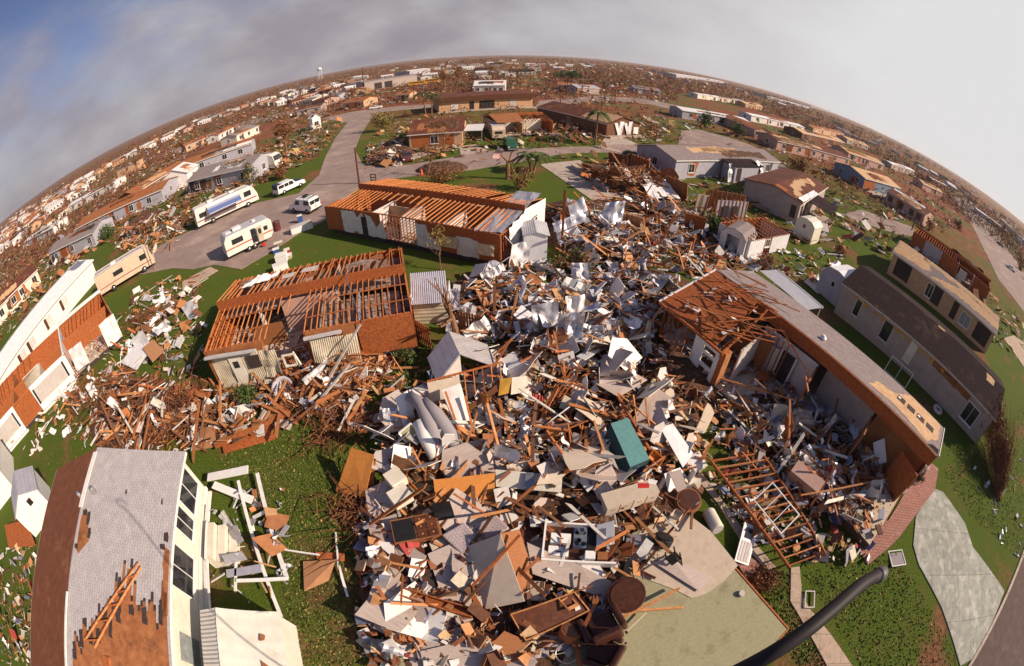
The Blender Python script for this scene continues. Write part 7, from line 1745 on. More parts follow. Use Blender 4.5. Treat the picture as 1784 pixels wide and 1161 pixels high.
scatter('along the foot of the white panelled house', [(20, 795), (130, 690), (230, 590), (268, 560), (250, 625), (150, 705), (50, 805)], {'torn_sheet': (26, ['white_paint', 'white_wall', 'gypsum'], .8, 2.2), 'loose_timber': (14, ['white_paint', 'stud', 'lumber'], 1.5, 3.5)}, .5, .4)
for i in range(26):      # loose cables
    z_ = rg.choice([Z1, Z1, Z2, Z5, Z15]); p = on(*sample(z_)); pts = [Vector((0, 0, .25))]; d = Vector((rg.gauss(0, 1), rg.gauss(0, 1), 0)).normalized()
    for _ in range(9):
        d = (d + Vector((rg.gauss(0, .45), rg.gauss(0, .45), rg.gauss(0, .12)))).normalized(); q_ = pts[-1] + d * rg.uniform(.15, .4); q_.z = max(pile((p + q_).x, (p + q_).y) - p.z + .04, min(q_.z, .9)); pts.append(q_)
    o = MB().tube(pts, .016, 4).build('loose_cable', rg.choice(['black', 'black', 'white_paint']), None, True, p); tag(o, 'thin loose cable trailing over the wreckage', 'cable', 'loose cables over the wreckage')
# uncountable small pieces
PAL_MIX = [(.72, .70, .68)] * 5 + [(.50, .46, .45)] * 3 + [(.52, .25, .11)] * 5 + [(.36, .14, .06)] * 5 + [(.62, .42, .24)] * 3 + [(.16, .07, .04)] * 4 + [(.55, .50, .40)] * 2 + [(.30, .30, .36)] + [(.40, .06, .05), (.2, .22, .34), (.5, .36, .14)]
PAL_WOOD = [(.55, .25, .10)] * 4 + [(.40, .14, .05)] * 5 + [(.20, .09, .05)] * 4 + [(.70, .66, .6)] * 2
PAL_SILV = [(.75, .74, .76)] * 6 + [(.5, .49, .55)] * 4 + [(.34, .32, .36)] * 2 + [(.42, .18, .08)] * 4 + [(.6, .35, .18)] * 2 + [(.12, .07, .05)] * 2
PAL_LEAF = [(.45, .27, .11)] * 3 + [(.58, .38, .18)] * 3 + [(.30, .14, .06)] * 3 + [(.66, .50, .28)] * 2 + [(.75, .72, .66)]
def add_bit(mb, p, s, pal, flatness=.35, asp=None):
    c = rg.choice(pal); k = rg.uniform(.75, 1.1); mb.col = (c[0] * k, c[1] * k, c[2] * k)
    an = rg.uniform(0, 6.283); t1, t2 = rg.gauss(0, flatness), rg.gauss(0, flatness)
    a = asp if asp is not None else rg.choice([.06, .1, .3, .6, .9])
    ux = Vector((math.cos(an), math.sin(an), math.sin(t1))) * s; vy = Vector((-math.sin(an), math.cos(an), math.sin(t2))) * (s * a)
    p = p - ux * .5 - vy * .5 + Vector((0, 0, (abs(ux.z) + abs(vy.z)) * .5))
    q_ = [p, p + ux * rg.uniform(.85, 1), p + ux + vy, p + vy * rg.uniform(.8, 1)]
    if s > .28:
        mb.slab(q_, min(.05, s * .1))
    else: mb.add(q_, [(0, 1, 2, 3)])
def litter(name, polys, s0, s1, pal, flatness=.35, dz=0.0, asp=None, label=None, offroad=True):
    mb = MB()
    for poly, n in polys:
        for _ in range(n):
            px, py = sample(poly)
            if offroad and any(inpoly(px, py, q_) for q_ in ROADS) and rg.random() < .9: continue
            add_bit(mb, on(px, py, .015 + dz * rg.random()), s0 + (s1 - s0) * rg.random() ** 2.8, pal, flatness, asp)
    return tag(mb.build(name, 'bits'), label, None, None, 'stuff')
litter('debris', [(Z1, 1900), (Z1b, 900), (Z15, 700), (Z5, 1600), (Z14, 500), (Z11, 420), (Z9, 420)], .06, .75, PAL_MIX, .45, .25)
litter('debris', [(Z2, 1900), (Z3, 1700), (Z12, 70)], .1, 1.1, PAL_SILV, .45, .3)
litter('debris', [(Z4, 900), (Z6, 420), (Z7, 620), (Z17, 900), (Z18, 800), (Z8, 300), (Z16, 520), (Z19, 700)], .1, 1.0, PAL_WOOD + PAL_MIX[:6], .4, .2)
LAWN = [([(370, 800), (560, 700), (640, 760), (630, 950), (650, 1161), (500, 1161), (490, 1000), (420, 830)], 1300), ([(1400, 1000), (1560, 960), (1680, 1161), (1500, 1161)], 360), ([(1290, 985), (1390, 1000), (1440, 1161), (1390, 1161)], 260), ([(1640, 820), (1784, 700), (1784, 980), (1690, 900)], 420), ([(640, 640), (760, 600), (760, 680), (700, 690)], 420), ([(300, 470), (420, 460), (560, 400), (600, 430), (380, 520), (330, 600)], 420), ([(1140, 470), (1420, 420), (1480, 470), (1420, 540), (1330, 470)], 700), ([(820, 300), (1000, 290), (1060, 360), (960, 350), (850, 330)], 420), ([(1600, 860), (1690, 1150), (1740, 1060), (1650, 870)], 260), ([(800, 560), (900, 600), (860, 640), (760, 620)], 300), ([(1480, 560), (1700, 800), (1650, 800), (1440, 580)], 300), ([(40, 780), (160, 780), (110, 860)], 260)]
litter('fallen_leaves', [(q_, int(n * .32)) for q_, n in LAWN], .03, .16, PAL_LEAF[:9] + [(.6, .44, .12)], .2, 0, .5)
MIDZ = [([(640, 300), (1000, 280), (1160, 255), (1180, 200), (1000, 215), (820, 200), (700, 200), (640, 250)], 900), ([(960, 240), (1300, 230), (1480, 330), (1530, 400), (1400, 400), (1250, 300)], 800), ([(280, 420), (560, 270), (540, 230), (300, 320), (120, 430)], 1400), ([(0, 600), (150, 450), (200, 400), (100, 400), (0, 470)], 900), ([(1480, 400), (1784, 640), (1784, 560), (1560, 350)], 900), ([(1620, 400), (1690, 380), (1784, 500), (1784, 420), (1690, 340)], 500), ([(940, 220), (1180, 200), (1170, 240), (960, 245)], 900)]
MIDZ += [([(1180, 215), (1480, 240), (1660, 330), (1700, 400), (1560, 400), (1400, 290), (1200, 245)], 1500), ([(980, 280), (1300, 260), (1480, 340), (1500, 440), (1300, 420), (1060, 330)], 700), ([(480, 215), (620, 190), (560, 270), (480, 290)], 500)]
litter('debris', MIDZ, .3, 1.9, PAL_MIX + PAL_WOOD, .4, .3)
# splintered sticks and laths, beyond counting
litter('debris', [(Z1, 330), (Z2, 260), (Z3, 420), (Z5, 150), (Z1b, 160), (Z4, 200), (Z7, 260), (Z6, 260), (Z14, 120), (Z17, 200)], .5, 3.2, PAL_WOOD, .3, .4, .06)
litter('debris', [(Z1d, 520), (Z11, 240)], .08, .5, [(.16, .06, .03), (.10, .04, .025), (.3, .12, .05), (.6, .56, .5), (.42, .2, .1)], .4, .15)
# grass blades where the lawn is nearest
mb = MB()
for poly, n in LAWN[:5]:
    for _ in range(n * 7):
        px, py = sample(poly); p = G(px, py)
        k = rg.uniform(.6, 1.3); mb.col = (.115 * k, .145 * k, .03 * k) if rg.random() < .85 else (.30 * k, .22 * k, .08 * k)
        an = rg.uniform(0, 6.3); s = rg.uniform(.03, .09); h = rg.uniform(.03, .09)
        d = Vector((math.cos(an), math.sin(an), 0)) * s; ln = Vector((rg.gauss(0, .05), rg.gauss(0, .05), h))
        mb.add([p - d, p + d, p + ln], [(0, 1, 2)])
tag(mb.build('grass', 'bits'), kind='stuff')
# ------------------------------------------------------------------ trees and brush
rg = random.Random(23)
BROWN = [(.30, .12, .05)] * 4 + [(.22, .085, .035)] * 4 + [(.40, .19, .08)] * 2 + [(.16, .06, .03)] * 2
GREEN = [(.08, .13, .03)] * 4 + [(.055, .10, .025)] * 3 + [(.14, .17, .05)] * 2
YELLOW = [(.30, .25, .07)] * 3 + [(.40, .28, .10)] * 2 + [(.20, .18, .05)] * 2
def leaves(mb, c, rad, n, s, pal, hollow=.35):
    """leaf-sized faces in uneven clumps through an ellipsoid"""
    c = Vector(c); cl = []
    for _ in range(max(5, n // 26)):
        d = Vector((rg.gauss(0, 1), rg.gauss(0, 1), rg.gauss(0, 1))).normalized() * rg.uniform(hollow, 1.0)
        cl.append((c + Vector((d.x * rad[0], d.y * rad[1], d.z * rad[2])), rg.uniform(.16, .36)))
    for _ in range(n):
        q_, r_ = rg.choice(cl)
        p = q_ + Vector((rg.gauss(0, 1) * rad[0], rg.gauss(0, 1) * rad[1], rg.gauss(0, 1) * rad[2])) * r_ * .6
        a = Vector((rg.gauss(0, 1), rg.gauss(0, 1), rg.gauss(0, .7))).normalized() * s * rg.uniform(.5, 1.3)
        b_ = a.cross(Vector((rg.gauss(0, 1), rg.gauss(0, 1), rg.gauss(0, 1)))).normalized() * s * rg.uniform(.25, .7)
        t = rg.choice(pal); k = rg.uniform(.8, 1.2); mb.col = (t[0] * k, t[1] * k, t[2] * k)
        mb.add([p - a, p + b_, p + a, p - b_], [(0, 1, 2, 3)])
def limbs(mb, p, d, ln, r0, depth, spread=.55, bend=.12):
    pts = [p]; q_ = p; dd = d.normalized(); n = 4
    for i in range(n):
        dd = (dd + Vector((rg.gauss(0, bend), rg.gauss(0, bend), rg.gauss(0, bend * .6)))).normalized(); q_ = q_ + dd * (ln / n); pts.append(q_)
    r1 = r0 * .62
    mb.tube(pts, [r0 + (r1 - r0) * i / n for i in range(n + 1)], 5 if r0 > .03 else 3, False)
    tips = [q_]
    if depth > 0:
        for _ in range(rg.choice([2, 3, 3])):
            nd = (dd + Vector((rg.gauss(0, spread), rg.gauss(0, spread), rg.gauss(.1, spread * .7)))).normalized()
            tips += limbs(mb, pts[rg.choice([2, 3, 4, 4])], nd, ln * rg.uniform(.5, .8), r1 * .75, depth - 1, spread, bend)
    return tips
def tree(name, lb, cat, p, h, r0, depth=3, pal=None, nleaf=0, ls=.15, crown=None, lean=(0, 0), group=None, spread=.55):
    r_ = thing(name, lb, cat, p, 0, group)
    t = MB(); top = Vector((lean[0], lean[1], h * .45)); t.tube([(0, 0, -.05), top * .3, top * .65, top], [r0 * 1.25, r0, r0 * .9, r0 * .75], 8); t.build('trunk', 'bark', r_)
    b = MB(); tips = []
    for _ in range(4):
        tips += limbs(b, top * rg.uniform(.75, 1.0), Vector((rg.gauss(0, .6), rg.gauss(0, .6), rg.uniform(.6, 1.2))), h * .34, r0 * .5, depth - 1, spread)
    b.build('branches', 'bark', r_)
    if nleaf:
        f = MB(); c, rd = crown or (Vector((0, 0, h * .75)), (h * .3, h * .3, h * .28)); leaves(f, c, rd, nleaf, ls, pal); f.build('crown', 'leaf', r_)
    return r_
def bush(name, lb, cat, p, rad, n, s, pal, twigs=26, group=None):
    r_ = thing(name, lb, cat, p, 0, group)
    f = MB(); leaves(f, (0, 0, rad[2] * .8), rad, n, s, pal, .25); f.build('foliage', 'leaf', r_)
    b = MB()
    for _ in range(twigs):
        an = rg.uniform(0, 6.3); q_ = Vector((math.cos(an) * rad[0], math.sin(an) * rad[1], rad[2] * rg.uniform(.7, 2.0))) * rg.uniform(.6, 1.05)
        b.tube([(rg.gauss(0, .1), rg.gauss(0, .1), 0), q_ * .55 + Vector((0, 0, .1)), q_], [.025, .016, .006], 3, False)
    b.build('stems', 'dead_twig', r_); return r_
def palm(lb, p, h, nf=16, fl=2.2, lean=(0, 0), droop=.5):
    r_ = thing('palm_tree', lb, 'palm', p)
    t = MB(); top = Vector((lean[0], lean[1], h)); t.tube([(0, 0, 0), top * .5 + Vector((lean[0] * -.1, 0, 0)), top], [.2, .15, .13], 9); t.build('trunk', 'bark', r_)
    f = MB()
    for i in range(nf):
        an = 6.283 * i / nf + rg.uniform(-.2, .2); up = rg.uniform(-.2, 1.0); d = Vector((math.cos(an), math.sin(an), 0)); s_ = Vector((-d.y, d.x, 0))
        pts = [top + d * fl * t_ + Vector((0, 0, up * fl * t_ * .7 - droop * fl * t_ * t_ * (1.2 + .4 * up))) for t_ in (0, .2, .4, .6, .8, 1.0)]
        for k in range(5):
            for m_ in range(3):
                q_ = pts[k].lerp(pts[k + 1], m_ / 3); w_ = fl * .28 * math.sin((k + m_ / 3 + .7) / 5.8 * 3.0)
                for sg in (-1, 1):
                    c = rg.choice(GREEN + [(.2, .2, .06)]); kk = rg.uniform(.8, 1.2); f.col = (c[0] * kk, c[1] * kk, c[2] * kk)
                    e_ = q_ + s_ * sg * w_ + d * .12 * fl + Vector((0, 0, -.22 * w_ - .05)); f.add([q_ - d * .05, q_ + d * .16, e_ + d * .1, e_ - d * .02], [(0, 1, 2, 3)])
    f.build('crown', 'leaf', r_); return r_
palm('palm with drooping fronds in front of the dark brown gabled house', G(1037, 252), 6.5, 20, 2.6, (.2, 0), .85)
palm('low twin stemmed palm beside the concrete drive, its left stem', G(926, 299), 2.6, 14, 2.0, (-.8, 0), .6); palm('low twin stemmed palm beside the concrete drive, its right stem', G(930, 299), 2.7, 14, 2.0, (.7, 0), .6)
palm('wind bent palm left of the long tan building', G(742, 203), 7, 15, 3.6, (-.6, 0), .8); palm('second palm right behind the wind bent one', G(752, 200), 6, 13, 3.2, (.5, 0), .8)
palm('small palm beside the lilac grey house with crumpled annex sheets', G(1136, 279), 3, 12, 1.7, (0, 0), .6); palm('ragged fallen palm lying over the collapsed house', G(1095, 280), 1.6, 16, 2.4, (.4, 0), .9)
tree('broken_tree', 'bare forked tree trunk with broken limbs beside the corrugated lilac roof', 'tree', G(800, 602), 5.2, .22, 2, lean=(-.3, 0), spread=.4)
r_ = tree('broken_tree', 'stripped trunk with snapped top carrying the flag', 'tree', G(885, 312), 5.5, .3, 1, spread=.35)
tree('bare_tree', 'bare thin tree before the hip roofed house', 'tree', G(775, 272), 7, .12, 4, BROWN, 220, .12); tree('bare_tree', 'bare leafless tree on the grass left of the rafter house behind the long grey house', 'tree', G(1528, 418), 6.5, .14, 4)
tree('bare_tree', 'thin leaning bare tree in the front lawn behind the rafter house', 'tree', G(745, 305), 5, .12, 3, BROWN, 200, .12, lean=(.6, 0)); tree('young_tree', 'spindly yellow green young tree before the orange rafter house wall', 'tree', G(768, 470), 3.6, .05, 3, YELLOW, 420, .09)
for i, (px, lb) in enumerate([((1085, 480), 'thin bare sapling standing in the silver wreckage, left one'), ((1016, 545), 'thin bare sapling standing in the silver wreckage, by the refrigerators'), ((978, 590), 'thin bare sapling standing before the crumpled silver sheets')]):
    tree('sapling', lb, 'sapling', G(*px), 4.4, .05, 2, spread=.25)
for nm, lb, px, rad, n, s, pal in [('bush', 'green bush at the corner of the roofless orange brown house', (708, 632), (.7, .6, .7), 520, .1, GREEN), ('pine_bush', 'feathery green pine bush before the crumpled tan metal front', (434, 700), (.9, .8, .9), 900, .11, GREEN), ('bush', 'big green bush in the yard behind the tan motorhome', (188, 416), (2.4, 2.0, 1.8), 900, .25, GREEN), ('bush', 'small olive tree bush before the cream motorhome', (436, 318), (1.8, 1.6, 2.2), 700, .22, YELLOW + GREEN), ('bush', 'brown dry bush beside the white pickup', (492, 312), (1.4, 1.3, 2.0), 600, .2, BROWN), ('bush', 'yellow dry bush at the street corner by the rubbish heap', (668, 228), (3.0, 2.5, 3.0), 900, .28, YELLOW), ('bush', 'dark green bush left of the white doored shed', (1236, 408), (1.6, 1.4, 1.5), 620, .2, GREEN), ('bush', 'green bush tangled in branches right of the X braced shed', (1000, 470), (2.2, 1.6, 1.0), 700, .15, GREEN + BROWN), ('bush', 'yellow leafed shrub beside the right rear street', (1391, 302), (2.6, 2.2, 2.6), 800, .28, YELLOW + BROWN), ('bush', 'dark green tree bush before the pale white roofed house', (1228, 222), (2.6, 2.2, 3.0), 800, .35, GREEN), ('bush', 'second dark green tree bush right of the first', (1284, 240), (3.0, 2.4, 3.0), 800, .35, GREEN), ('bush', 'brown shrub at the corner of the pink brown house', (1618, 402), (1.8, 1.6, 2.0), 600, .22, BROWN), ('bush', 'brown round bush by the right hand street', (1668, 400), (2.4, 2.2, 2.0), 700, .25, BROWN), ('bush', 'dark bush across the right hand street', (1776, 470), (2.2, 2.0, 1.8), 600, .22, BROWN + GREEN), ('bush', 'brown dry shrub on the grass left of the barn roofed shed', (1462, 446), (1.0, .9, 1.0), 420, .14, BROWN), ('bush', 'low green shrubs in the planter beside the brick paving', (1600, 838), (.4, .4, .5), 300, .08, GREEN), ('bush', 'wide green hedge mound near the brown woods', (990, 138), (11, 6, 4), 1500, .7, GREEN), ('bush', 'dry yellow brush heap behind the rafter house on the front lawn', (905, 330), (1.8, 1.4, 1.6), 700, .16, YELLOW + BROWN), ('bush', 'brown branch heap on the front lawn behind the rafter house', (772, 318), (3.0, 1.8, 1.2), 800, .16, BROWN), ('bush', 'brown shrub at the near end of the white sheds', (1328, 470), (1.0, .9, 1.2), 400, .12, BROWN)]:
    bush(nm, lb, nm.replace('_', ' '), G(*px), rad, n, s, pal)
# the tall feathery brown bush at the right edge
r_ = thing('dead_bush', 'tall feathery brown bush hiding the near end of the long grey house', 'bush', G(1738, 868))
ax = G(1716, 780) - G(1738, 868); f = MB(); b = MB(); PB = BROWN + [(.42, .2, .09)] * 3
for t, rd, n, z in ((.25, .9, 1300, .9), (.6, 1.5, 2600, 1.6), (1.0, 1.9, 3000, 2.2), (1.3, 1.5, 1600, 2.6), (.8, 2.2, 1300, 1.2)):
    leaves(f, ax * t + Vector((rg.gauss(0, .4), rg.gauss(0, .4), z)), (rd, rd, rd * .8), n, .13, PB, .1)
for _ in range(200):
    e_ = ax * rg.uniform(.5, 1.5) + Vector((rg.gauss(0, 1.2), rg.gauss(0, 1.2), rg.uniform(.5, 4.4))); m = e_ * .5 + Vector((rg.gauss(0, .15), rg.gauss(0, .15), .25)); b.tube([(rg.gauss(0, .2), rg.gauss(0, .2), 0), m, e_], [.03, .018, .006], 3, False)
f.build('foliage', 'leaf', r_); b.build('stems', 'dead_twig', r_)
for lb, px, h, r0 in (('big bare brown tree at the left of the street corner', (500, 268), 8, .22), ('brown tree beside the green strip far left', (318, 268), 7, .2), ('brown leafed tree beyond the tiny cottage', (800, 155), 12, .4), ('tall brown tree right of the white hip roofed house', (860, 150), 11, .4), ('brown tree left of the white hip roofed house', (775, 158), 10, .4)):
    tree('brown_tree', lb, 'tree', G(*px), h, r0, 3, BROWN, 900, .3)
# brush heaps at the left
for i, (px, lb) in enumerate([((190, 730), 'heap of dead brown branches below the long stripped house'), ((250, 690), 'tangle of brown branches right of the branch heap'), ((300, 745), 'brown twig heap near the torn chipboard sheet'), ((150, 690), 'brown twigs along the foot of the long stripped house'), ((590, 745), 'brown twig tangle left of the grey carpet rolls'), ((520, 660), 'drooping dry palm branches under the crumpled tan front'), ((245, 560), 'green and brown branches on the lawn beside the long stripped house'), ((1330, 1010), 'brown root tangle at the end of the path'), ((120, 650), 'brown branches fallen against the second white panel'), ((330, 700), 'brown branch tangle between the satellite dish and the brush'), ((200, 680), 'brown twigs in the middle of the left brush'), ((545, 700), 'brown twigs under the torn tan front on the grass side'), ((640, 900), 'brown dry twigs under the upright plywood sheet'), ((680, 1060), 'brown twigs along the left edge of the flattened house')]):
    big = 1.0 if px[1] < 1000 else .4
    r_ = thing('branch_heap', lb, 'branches', G(*px)); b = MB()
    for _ in range(150):
        an = rg.uniform(0, 6.3); c = Vector((rg.gauss(0, 1.1), rg.gauss(0, .9), rg.uniform(.05, .4))) * big; d = Vector((math.cos(an), math.sin(an), rg.gauss(.1, .25)))
        ln = rg.uniform(.7, 2.4) * big; q_ = c + d * ln
        b.tube([c, c + d * ln * .5 + Vector((rg.gauss(0, .1), rg.gauss(0, .1), rg.gauss(.05, .08))), q_], [.03 * big, .02 * big, .008 * big], 3, False)
    b.build('branches', 'dead_twig', r_)
    f = MB(); leaves(f, (0, 0, .2), (2.0 * big, 1.7 * big, .35 * big), 620, .09, BROWN + (YELLOW if i in (5, 6) else BROWN)); f.build('leaves', 'leaf', r_)
# poles
def pole(lb, p, h, arms=True, r0=.14):
    r_ = thing('utility_pole', lb, 'pole', p); MB().tube([(0, 0, 0), (0, 0, h)], [r0, r0 * .75], 9).build('post', 'wood_pole', r_)
    if arms: MB().box(-1.1, 1.1, -.06, .06, h - .7, h - .58).build('crossarm', 'wood_pole', r_)
pole('brown wooden pole on the corner of the two streets', G(626, 320), 5.4, False, .16); pole('leaning brown pole above the fan of bare rafters', G(1588, 402), 5.2, False, .15)
pole('thin light pole beside the tan motorhome', G(268, 470), 5.5, False, .06); pole('tall brown pole before the industrial shed', G(634, 160), 16, True, .4); pole('pole among the scrap by the street corner', G(558, 262), 5.5, False, .08)
for i, px in enumerate([(1486, 230), (1550, 262), (1598, 285), (1680, 330), (1500, 240), (1540, 252)]): pole(['first tall pole of the right skyline, nearest the warehouses', 'second tall pole along the right skyline', 'tall pole on the right skyline above the blue house', 'last tall pole on the right skyline, above the right hand street', 'tall pole just below the first skyline pole', 'tall pole just below the second skyline pole'][i], G(*px), 11, True, .25)
# flag on the stripped trunk
r_ = thing('flag', 'striped red and white flag with a blue starred corner hanging from the stripped trunk', 'flag', G(884, 311) + Vector((-.3, -.3, 0)))
MB().bar((.3, .1, 3.2), (-.9, -.2, 4.7), .05, .05).build('staff', 'lumber', r_)
mb = MB(); o0, U, V = Vector((-.85, -.2, 4.65)), Vector((-.85, -.1, -1.5)), Vector((.75, .1, -.55))
n_ = U.cross(V).normalized(); nu, nv = 26, 13
fw = lambda a, c: o0 + U * a + V * c + n_ * .14 * math.sin(a * 7 + c * 2)
for j in range(nv):
    for i in range(nu):
        a0, a1, c0_, c1 = i / nu, (i + 1) / nu, j / nv, (j + 1) / nv
        mb.mi = 2 if (a1 <= .42 and j < 7) else (0 if j % 2 == 0 else 1); mb.add([fw(a0, c0_), fw(a1, c0_), fw(a1, c1), fw(a0, c1)], [(0, 1, 2, 3)])
mb.mi = 1
for j in range(5):
    for i in range(6):
        a, c = .04 + i * .065, .05 + j * .1; p = fw(a, c)
        for sg in (-1, 1): mb.add([p + n_ * .012 * sg + U * x * .02 + V * y * .035 for x, y in ((0, 1), (.3, .3), (1, .2), (.4, -.2), (.7, -1), (0, -.5), (-.7, -1), (-.4, -.2), (-1, .2), (-.3, .3))], [tuple(range(10))])
mb.build('cloth', ['red', 'white_paint', 'navy'], r_)
# fence pieces beside the forked trunk
for i, (a, b_, lb) in enumerate([((722, 590), (755, 610), 'brown picket fence piece left of the forked trunk'), ((800, 578), (846, 588), 'brown picket fence piece right of the forked trunk')]):
    A, B = G(*a), G(*b_); d = B - A; r_ = thing('picket_fence', lb, 'fence', A, math.atan2(d.y, d.x)); k = int(d.length / .19)
    b = MB()
    for j in range(k): x = j * .19; b.box(x, x + .15, -.015, .015, .05, 1.6 + .1 * rg.random())
    b.build('pickets', 'panel_wood', r_); b = MB(); b.box(0, d.length, .018, .07, .4, .5); b.box(0, d.length, .018, .07, 1.2, 1.3); b.build('rail', 'panel_wood', r_)
# ------------------------------------------------------------------ the far rows, woods and skyline
rg = random.Random(5)
def far_house_mesh(wm, rm, seed):
    r2 = random.Random(seed); mb = MB(); L_, D, h = r2.uniform(11, 18), r2.uniform(6.5, 9), r2.uniform(2.6, 3.1); zr = h + r2.uniform(.6, 1.6)
    mb.mi = 0; mb.box(-L_ / 2, L_ / 2, -D / 2, D / 2, 0, h)
    for x in (-L_ / 2, L_ / 2 - .1): mb.slab([(x, -D / 2, h), (x, D / 2, h), (x, 0, zr)], .1, (1, 0, 0))
    mb.mi = 1; u0 = -L_ / 2 - .3; u1 = L_ / 2 * r2.choice([1.03, 1.03, .6, .3])
    mb.slab([(u0, -D / 2 - .3, h - .05), (u1, -D / 2 - .3, h - .05), (u1 - .5, 0, zr + .05), (u0, 0, zr + .05)], .12, (0, 0, 1))
    mb.slab([(u0, .001, zr + .05), (L_ / 2 * r2.choice([1.03, .7]), .001, zr + .05), (L_ / 2, D / 2 + .3, h - .05), (u0, D / 2 + .3, h - .05)], .12, (0, 0, 1))
    mb.mi = 2
    for i in range(5):
        x = -L_ / 2 + L_ * (i + .5) / 5
        for s in (-1, 1): mb.box(x - .6, x + .6, s * D / 2 - .03, s * D / 2 + .03, .7, r2.uniform(1.9, 2.3))
    for s in (-1, 1): mb.box(s * L_ / 2 - .03, s * L_ / 2 + .03, -1, .4, .8, 2.1)
    return mb.data('wrecked_house', [wm, rm, 'felt'])
FH = {}
for c, combos in {'white walled': [('white_siding', 'white_metal'), ('white_siding', 'shingle_mid'), ('white_wall', 'bare_deck')], 'grey walled': [('lilac_siding', 'shingle_mid'), ('grey_siding', 'shingle_dark')], 'brown roofed tan': [('tan_wall', 'bare_deck'), ('pink_wall', 'shingle_brown')], 'cream walled': [('cream', 'shingle_mid'), ('cream', 'white_metal')]}.items():
    FH[c] = [far_house_mesh(a, b_, i * 9 + len(c)) for i, (a, b_) in enumerate(combos * 2)]
ROWS = [('left', [(0, 385), (150, 308), (330, 215), (500, 160), (620, 140), (620, 165), (560, 185), (440, 185), (300, 240), (200, 290), (90, 380), (0, 445)], 180, R(50)), ('middle', [(620, 128), (760, 110), (900, 106), (1100, 112), (1120, 124), (980, 128), (880, 135), (720, 150), (620, 165)], 64, R(10)), ('right', [(1100, 116), (1300, 150), (1500, 232), (1700, 320), (1784, 380), (1784, 410), (1640, 318), (1500, 248), (1320, 170), (1130, 136)], 48, R(-30))]
for side, poly, n, a0 in ROWS:
    placed = []; tries = 0
    while len(placed) < n and tries < 6000:
        tries += 1
        p = G(*sample(poly))
        if p.length > 2200 or any((p - q_).length < 17 for q_ in placed): continue
        placed.append(p); c = rg.choice(list(FH) + ['white walled'] + (['brown roofed tan'] if side == 'left' else []))
        o = link('wrecked_house', rg.choice(FH[c]), None, p, a0 + rg.choice([0, R(90)]) + rg.gauss(0, .08)); tag(o, f'tiny {c} wrecked house in the far rows at the {side} of the horizon', 'house', f'far {c} houses at the {side}')
# far litter and stripped brush
LEFTB = [(0, 378), (150, 300), (330, 208), (500, 150), (620, 124), (620, 172), (560, 215), (440, 215), (300, 290), (150, 380), (60, 480), (0, 560)]
MIDB = [(600, 128), (760, 106), (900, 101), (1080, 108), (1180, 122), (1180, 180), (980, 186), (930, 160), (720, 180), (600, 195)]
RIGHTB = [(1080, 112), (1300, 152), (1500, 228), (1650, 290), (1784, 366), (1784, 440), (1700, 370), (1560, 290), (1400, 215), (1200, 160), (1080, 150)]
mb = MB()
for poly, n in ((LEFTB, 6000), (MIDB, 3600), (RIGHTB, 1300)):
    for _ in range(n):
        p = G(*sample(poly)); dist = p.length
        if dist > 1500: continue
        add_bit(mb, p + Vector((0, 0, rg.random() * .8)), (.5 + dist / 260) * rg.uniform(.5, 1.4), PAL_MIX + PAL_WOOD, .35)
tag(mb.build('debris', 'bits'), kind='stuff')
mb = MB(); tw = MB()
BR2 = [(.22, .082, .048)] * 4 + [(.16, .058, .036)] * 4 + [(.28, .12, .07)] * 2 + [(.10, .10, .034)] * 3
def scrub(poly, n, h0, h1, pal, k=9):
    for _ in range(n):
        pq = sample(poly); p = G(*pq); dist = p.length
        if dist > 2600 or (dist < 220 and any(inpoly(*pq, r_) for r_ in ROADS)): continue
        h = rg.uniform(h0, h1); s = .22 + dist / 900
        for _ in range(k):
            q_ = p + Vector((rg.gauss(0, h * .4), rg.gauss(0, h * .4), h * rg.random() ** 1.3))
            a = Vector((rg.gauss(0, .6), rg.gauss(0, .6), rg.gauss(0, 1))).normalized() * s * rg.uniform(.6, 1.6); b_ = a.cross(Vector((rg.gauss(0, 1), rg.gauss(0, 1), .3))).normalized() * s * rg.uniform(.2, .6)
            t = rg.choice(pal); kk = rg.uniform(.8, 1.2); mb.col = (t[0] * kk, t[1] * kk, t[2] * kk); mb.add([q_ - a, q_ + b_, q_ + a, q_ - b_], [(0, 1, 2, 3)])
WOODS = [(940, 120), (1080, 112), (1200, 134), (1330, 165), (1480, 230), (1650, 312), (1784, 400), (1784, 470), (1680, 380), (1560, 290), (1420, 222), (1300, 190), (1190, 165), (1050, 150), (960, 148)]
SKY_R = [(900, 99), (1050, 102), (1200, 122), (1350, 165), (1500, 224), (1650, 288), (1784, 362), (1784, 380), (1640, 298), (1490, 236), (1340, 176), (1190, 132), (1040, 112), (900, 108)]
SKY_L = [(0, 376), (150, 297), (320, 207), (500, 147), (640, 119), (900, 98), (900, 108), (640, 128), (500, 157), (325, 218), (155, 308), (0, 392)]
scrub(WOODS, 3600, 1.5, 4.5, BR2); scrub(SKY_R, 1200, 3, 8, BR2); scrub(SKY_L, 1500, 3, 8, BR2); scrub(LEFTB, 4000, .8, 3.0, BR2 + [(.10, .11, .035)] * 2, 7); scrub(MIDB, 2200, 1, 3.5, BR2 + [(.10, .11, .035)], 8)
scrub([(30, 480), (150, 380), (240, 330), (200, 330), (60, 410), (0, 470)], 500, .8, 2.2, BR2, 8); scrub([(740, 150), (880, 130), (900, 150), (780, 165)], 200, 3, 7, BR2, 12)
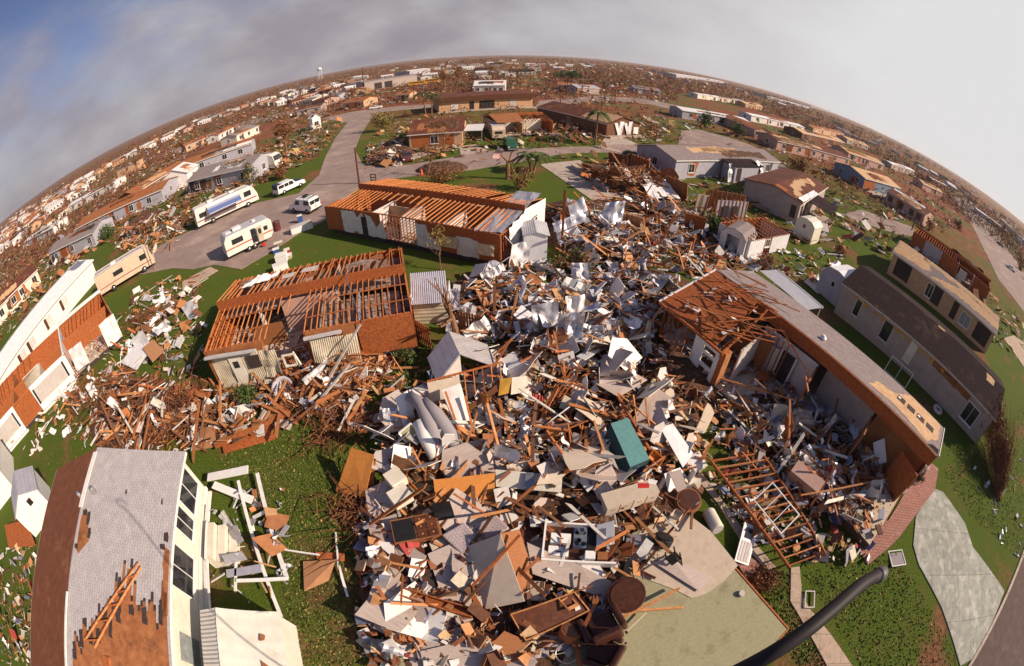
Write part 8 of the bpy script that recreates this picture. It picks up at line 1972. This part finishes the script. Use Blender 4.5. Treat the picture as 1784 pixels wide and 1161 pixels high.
for q_, n in [([(960, 240), (1180, 215), (1480, 250), (1660, 330), (1690, 400), (1540, 420), (1400, 300), (1200, 250)], 520), ([(640, 240), (1000, 215), (1160, 240), (960, 262), (700, 285)], 160), ([(120, 430), (300, 320), (540, 210), (610, 190), (560, 270), (290, 420)], 420), ([(700, 195), (940, 165), (1180, 200), (980, 220)], 200)]:
    n0 = len(mb.v); scrub([p for p in q_], n, .5, 2.2, BR2, 8)
tag(mb.build('woods', 'leaf'), kind='stuff')
# bare trunks one can tell apart on the skyline
def stripped(seed):
    global rg
    keep = rg; rg = random.Random(seed); b = MB(); b.tube([(0, 0, 0), (0, 0, 3), (.1, 0, 7)], [.28, .22, .14], 5)
    for _ in range(4): limbs(b, Vector((0, 0, rg.uniform(3.5, 7))), Vector((rg.gauss(0, .7), rg.gauss(0, .7), .8)), 2.4, .1, 1)
    m = MB(); leaves(m, (0, 0, 7), (1.8, 1.8, 1.6), 130, .35, BR2 + GREEN[:3] if seed % 2 else BR2, .2); rg = keep
    return b.data('trunk', 'dead_twig'), m.data('crown', 'leaf')
ST = [stripped(i) for i in range(5)]
for side, poly, n in (('left', SKY_L, 46), ('right', SKY_R, 64), ('left', LEFTB, 60), ('middle', MIDB, 40), ('right', WOODS, 44)):
    k = 0
    while k < n:
        p = G(*sample(poly))
        if p.length > 1400: continue
        k += 1; t, c = rg.choice(ST); sc = rg.uniform(.55, 1.15)
        o = thing('stripped_tree', f'storm stripped brown tree in the far rows at the {side}', 'tree', p, rg.uniform(0, 6), f'storm stripped trees at the {side}'); o.scale = (sc,) * 3
        link('trunk', t, o); link('crown', c, o)
def big_pine(lb, px, h):
    r_ = thing('pine_tree', lb, 'tree', G(*px)); MB().tube([(0, 0, 0), (0, 0, h * .7)], [.5, .3], 7).build('trunk', 'dead_twig', r_); m = MB(); leaves(m, (0, 0, h * .8), (h * .28, h * .28, h * .2), 300, h * .035, [(.07, .07, .03), (.12, .09, .04)]); m.build('crown', 'leaf', r_)
big_pine('dark pine with a round crown on the left skyline by the water tower', (497, 152), 14); big_pine('lone dark pine on the far left skyline', (14, 382), 9); big_pine('dark pine on the left skyline above the blue roofs', (72, 348), 9); big_pine('dark pine left of the round crowned one on the skyline', (450, 168), 11)
r_ = thing('water_tower', 'small white water tower on thin legs on the left skyline', 'water tower', G(558, 138.5)); s = G(558, 138.5).length / 330
MB().lathe([(0, 15), (2.5, 15.6), (3.6, 17.5), (3.6, 18.6), (2.5, 20.2), (0, 21)], (0, 0, 0), 16).build('tank', 'white_paint', r_, True)
for i in range(5): a = i * 1.257; MB().tube([(math.cos(a) * 3.6, math.sin(a) * 3.6, 0), (math.cos(a) * 3.0, math.sin(a) * 3.0, 16.4)], .22, 5).build('leg', 'white_paint', r_)
r_.scale = (s * .5, s * .5, s * .45)
# ------------------------------------------------------------------ thin air over the far rows
hz = bpy.data.materials.new('haze_air'); hz.use_nodes = True
t = hz.node_tree; t.nodes.clear()
o_ = N(t, 'ShaderNodeOutputMaterial'); v_ = N(t, 'ShaderNodeVolumePrincipled')
v_.inputs['Color'].default_value = (.93, .88, .92, 1); v_.inputs['Density'].default_value = .0001; v_.inputs['Anisotropy'].default_value = .25
t.links.new(v_.outputs[0], o_.inputs['Volume'])
_MATS['haze_air'] = hz
b = MB(); b.box(-3200, 3200, -400, 4200, -1.0, 32); tag(b.build('haze', 'haze_air'), kind='stuff')
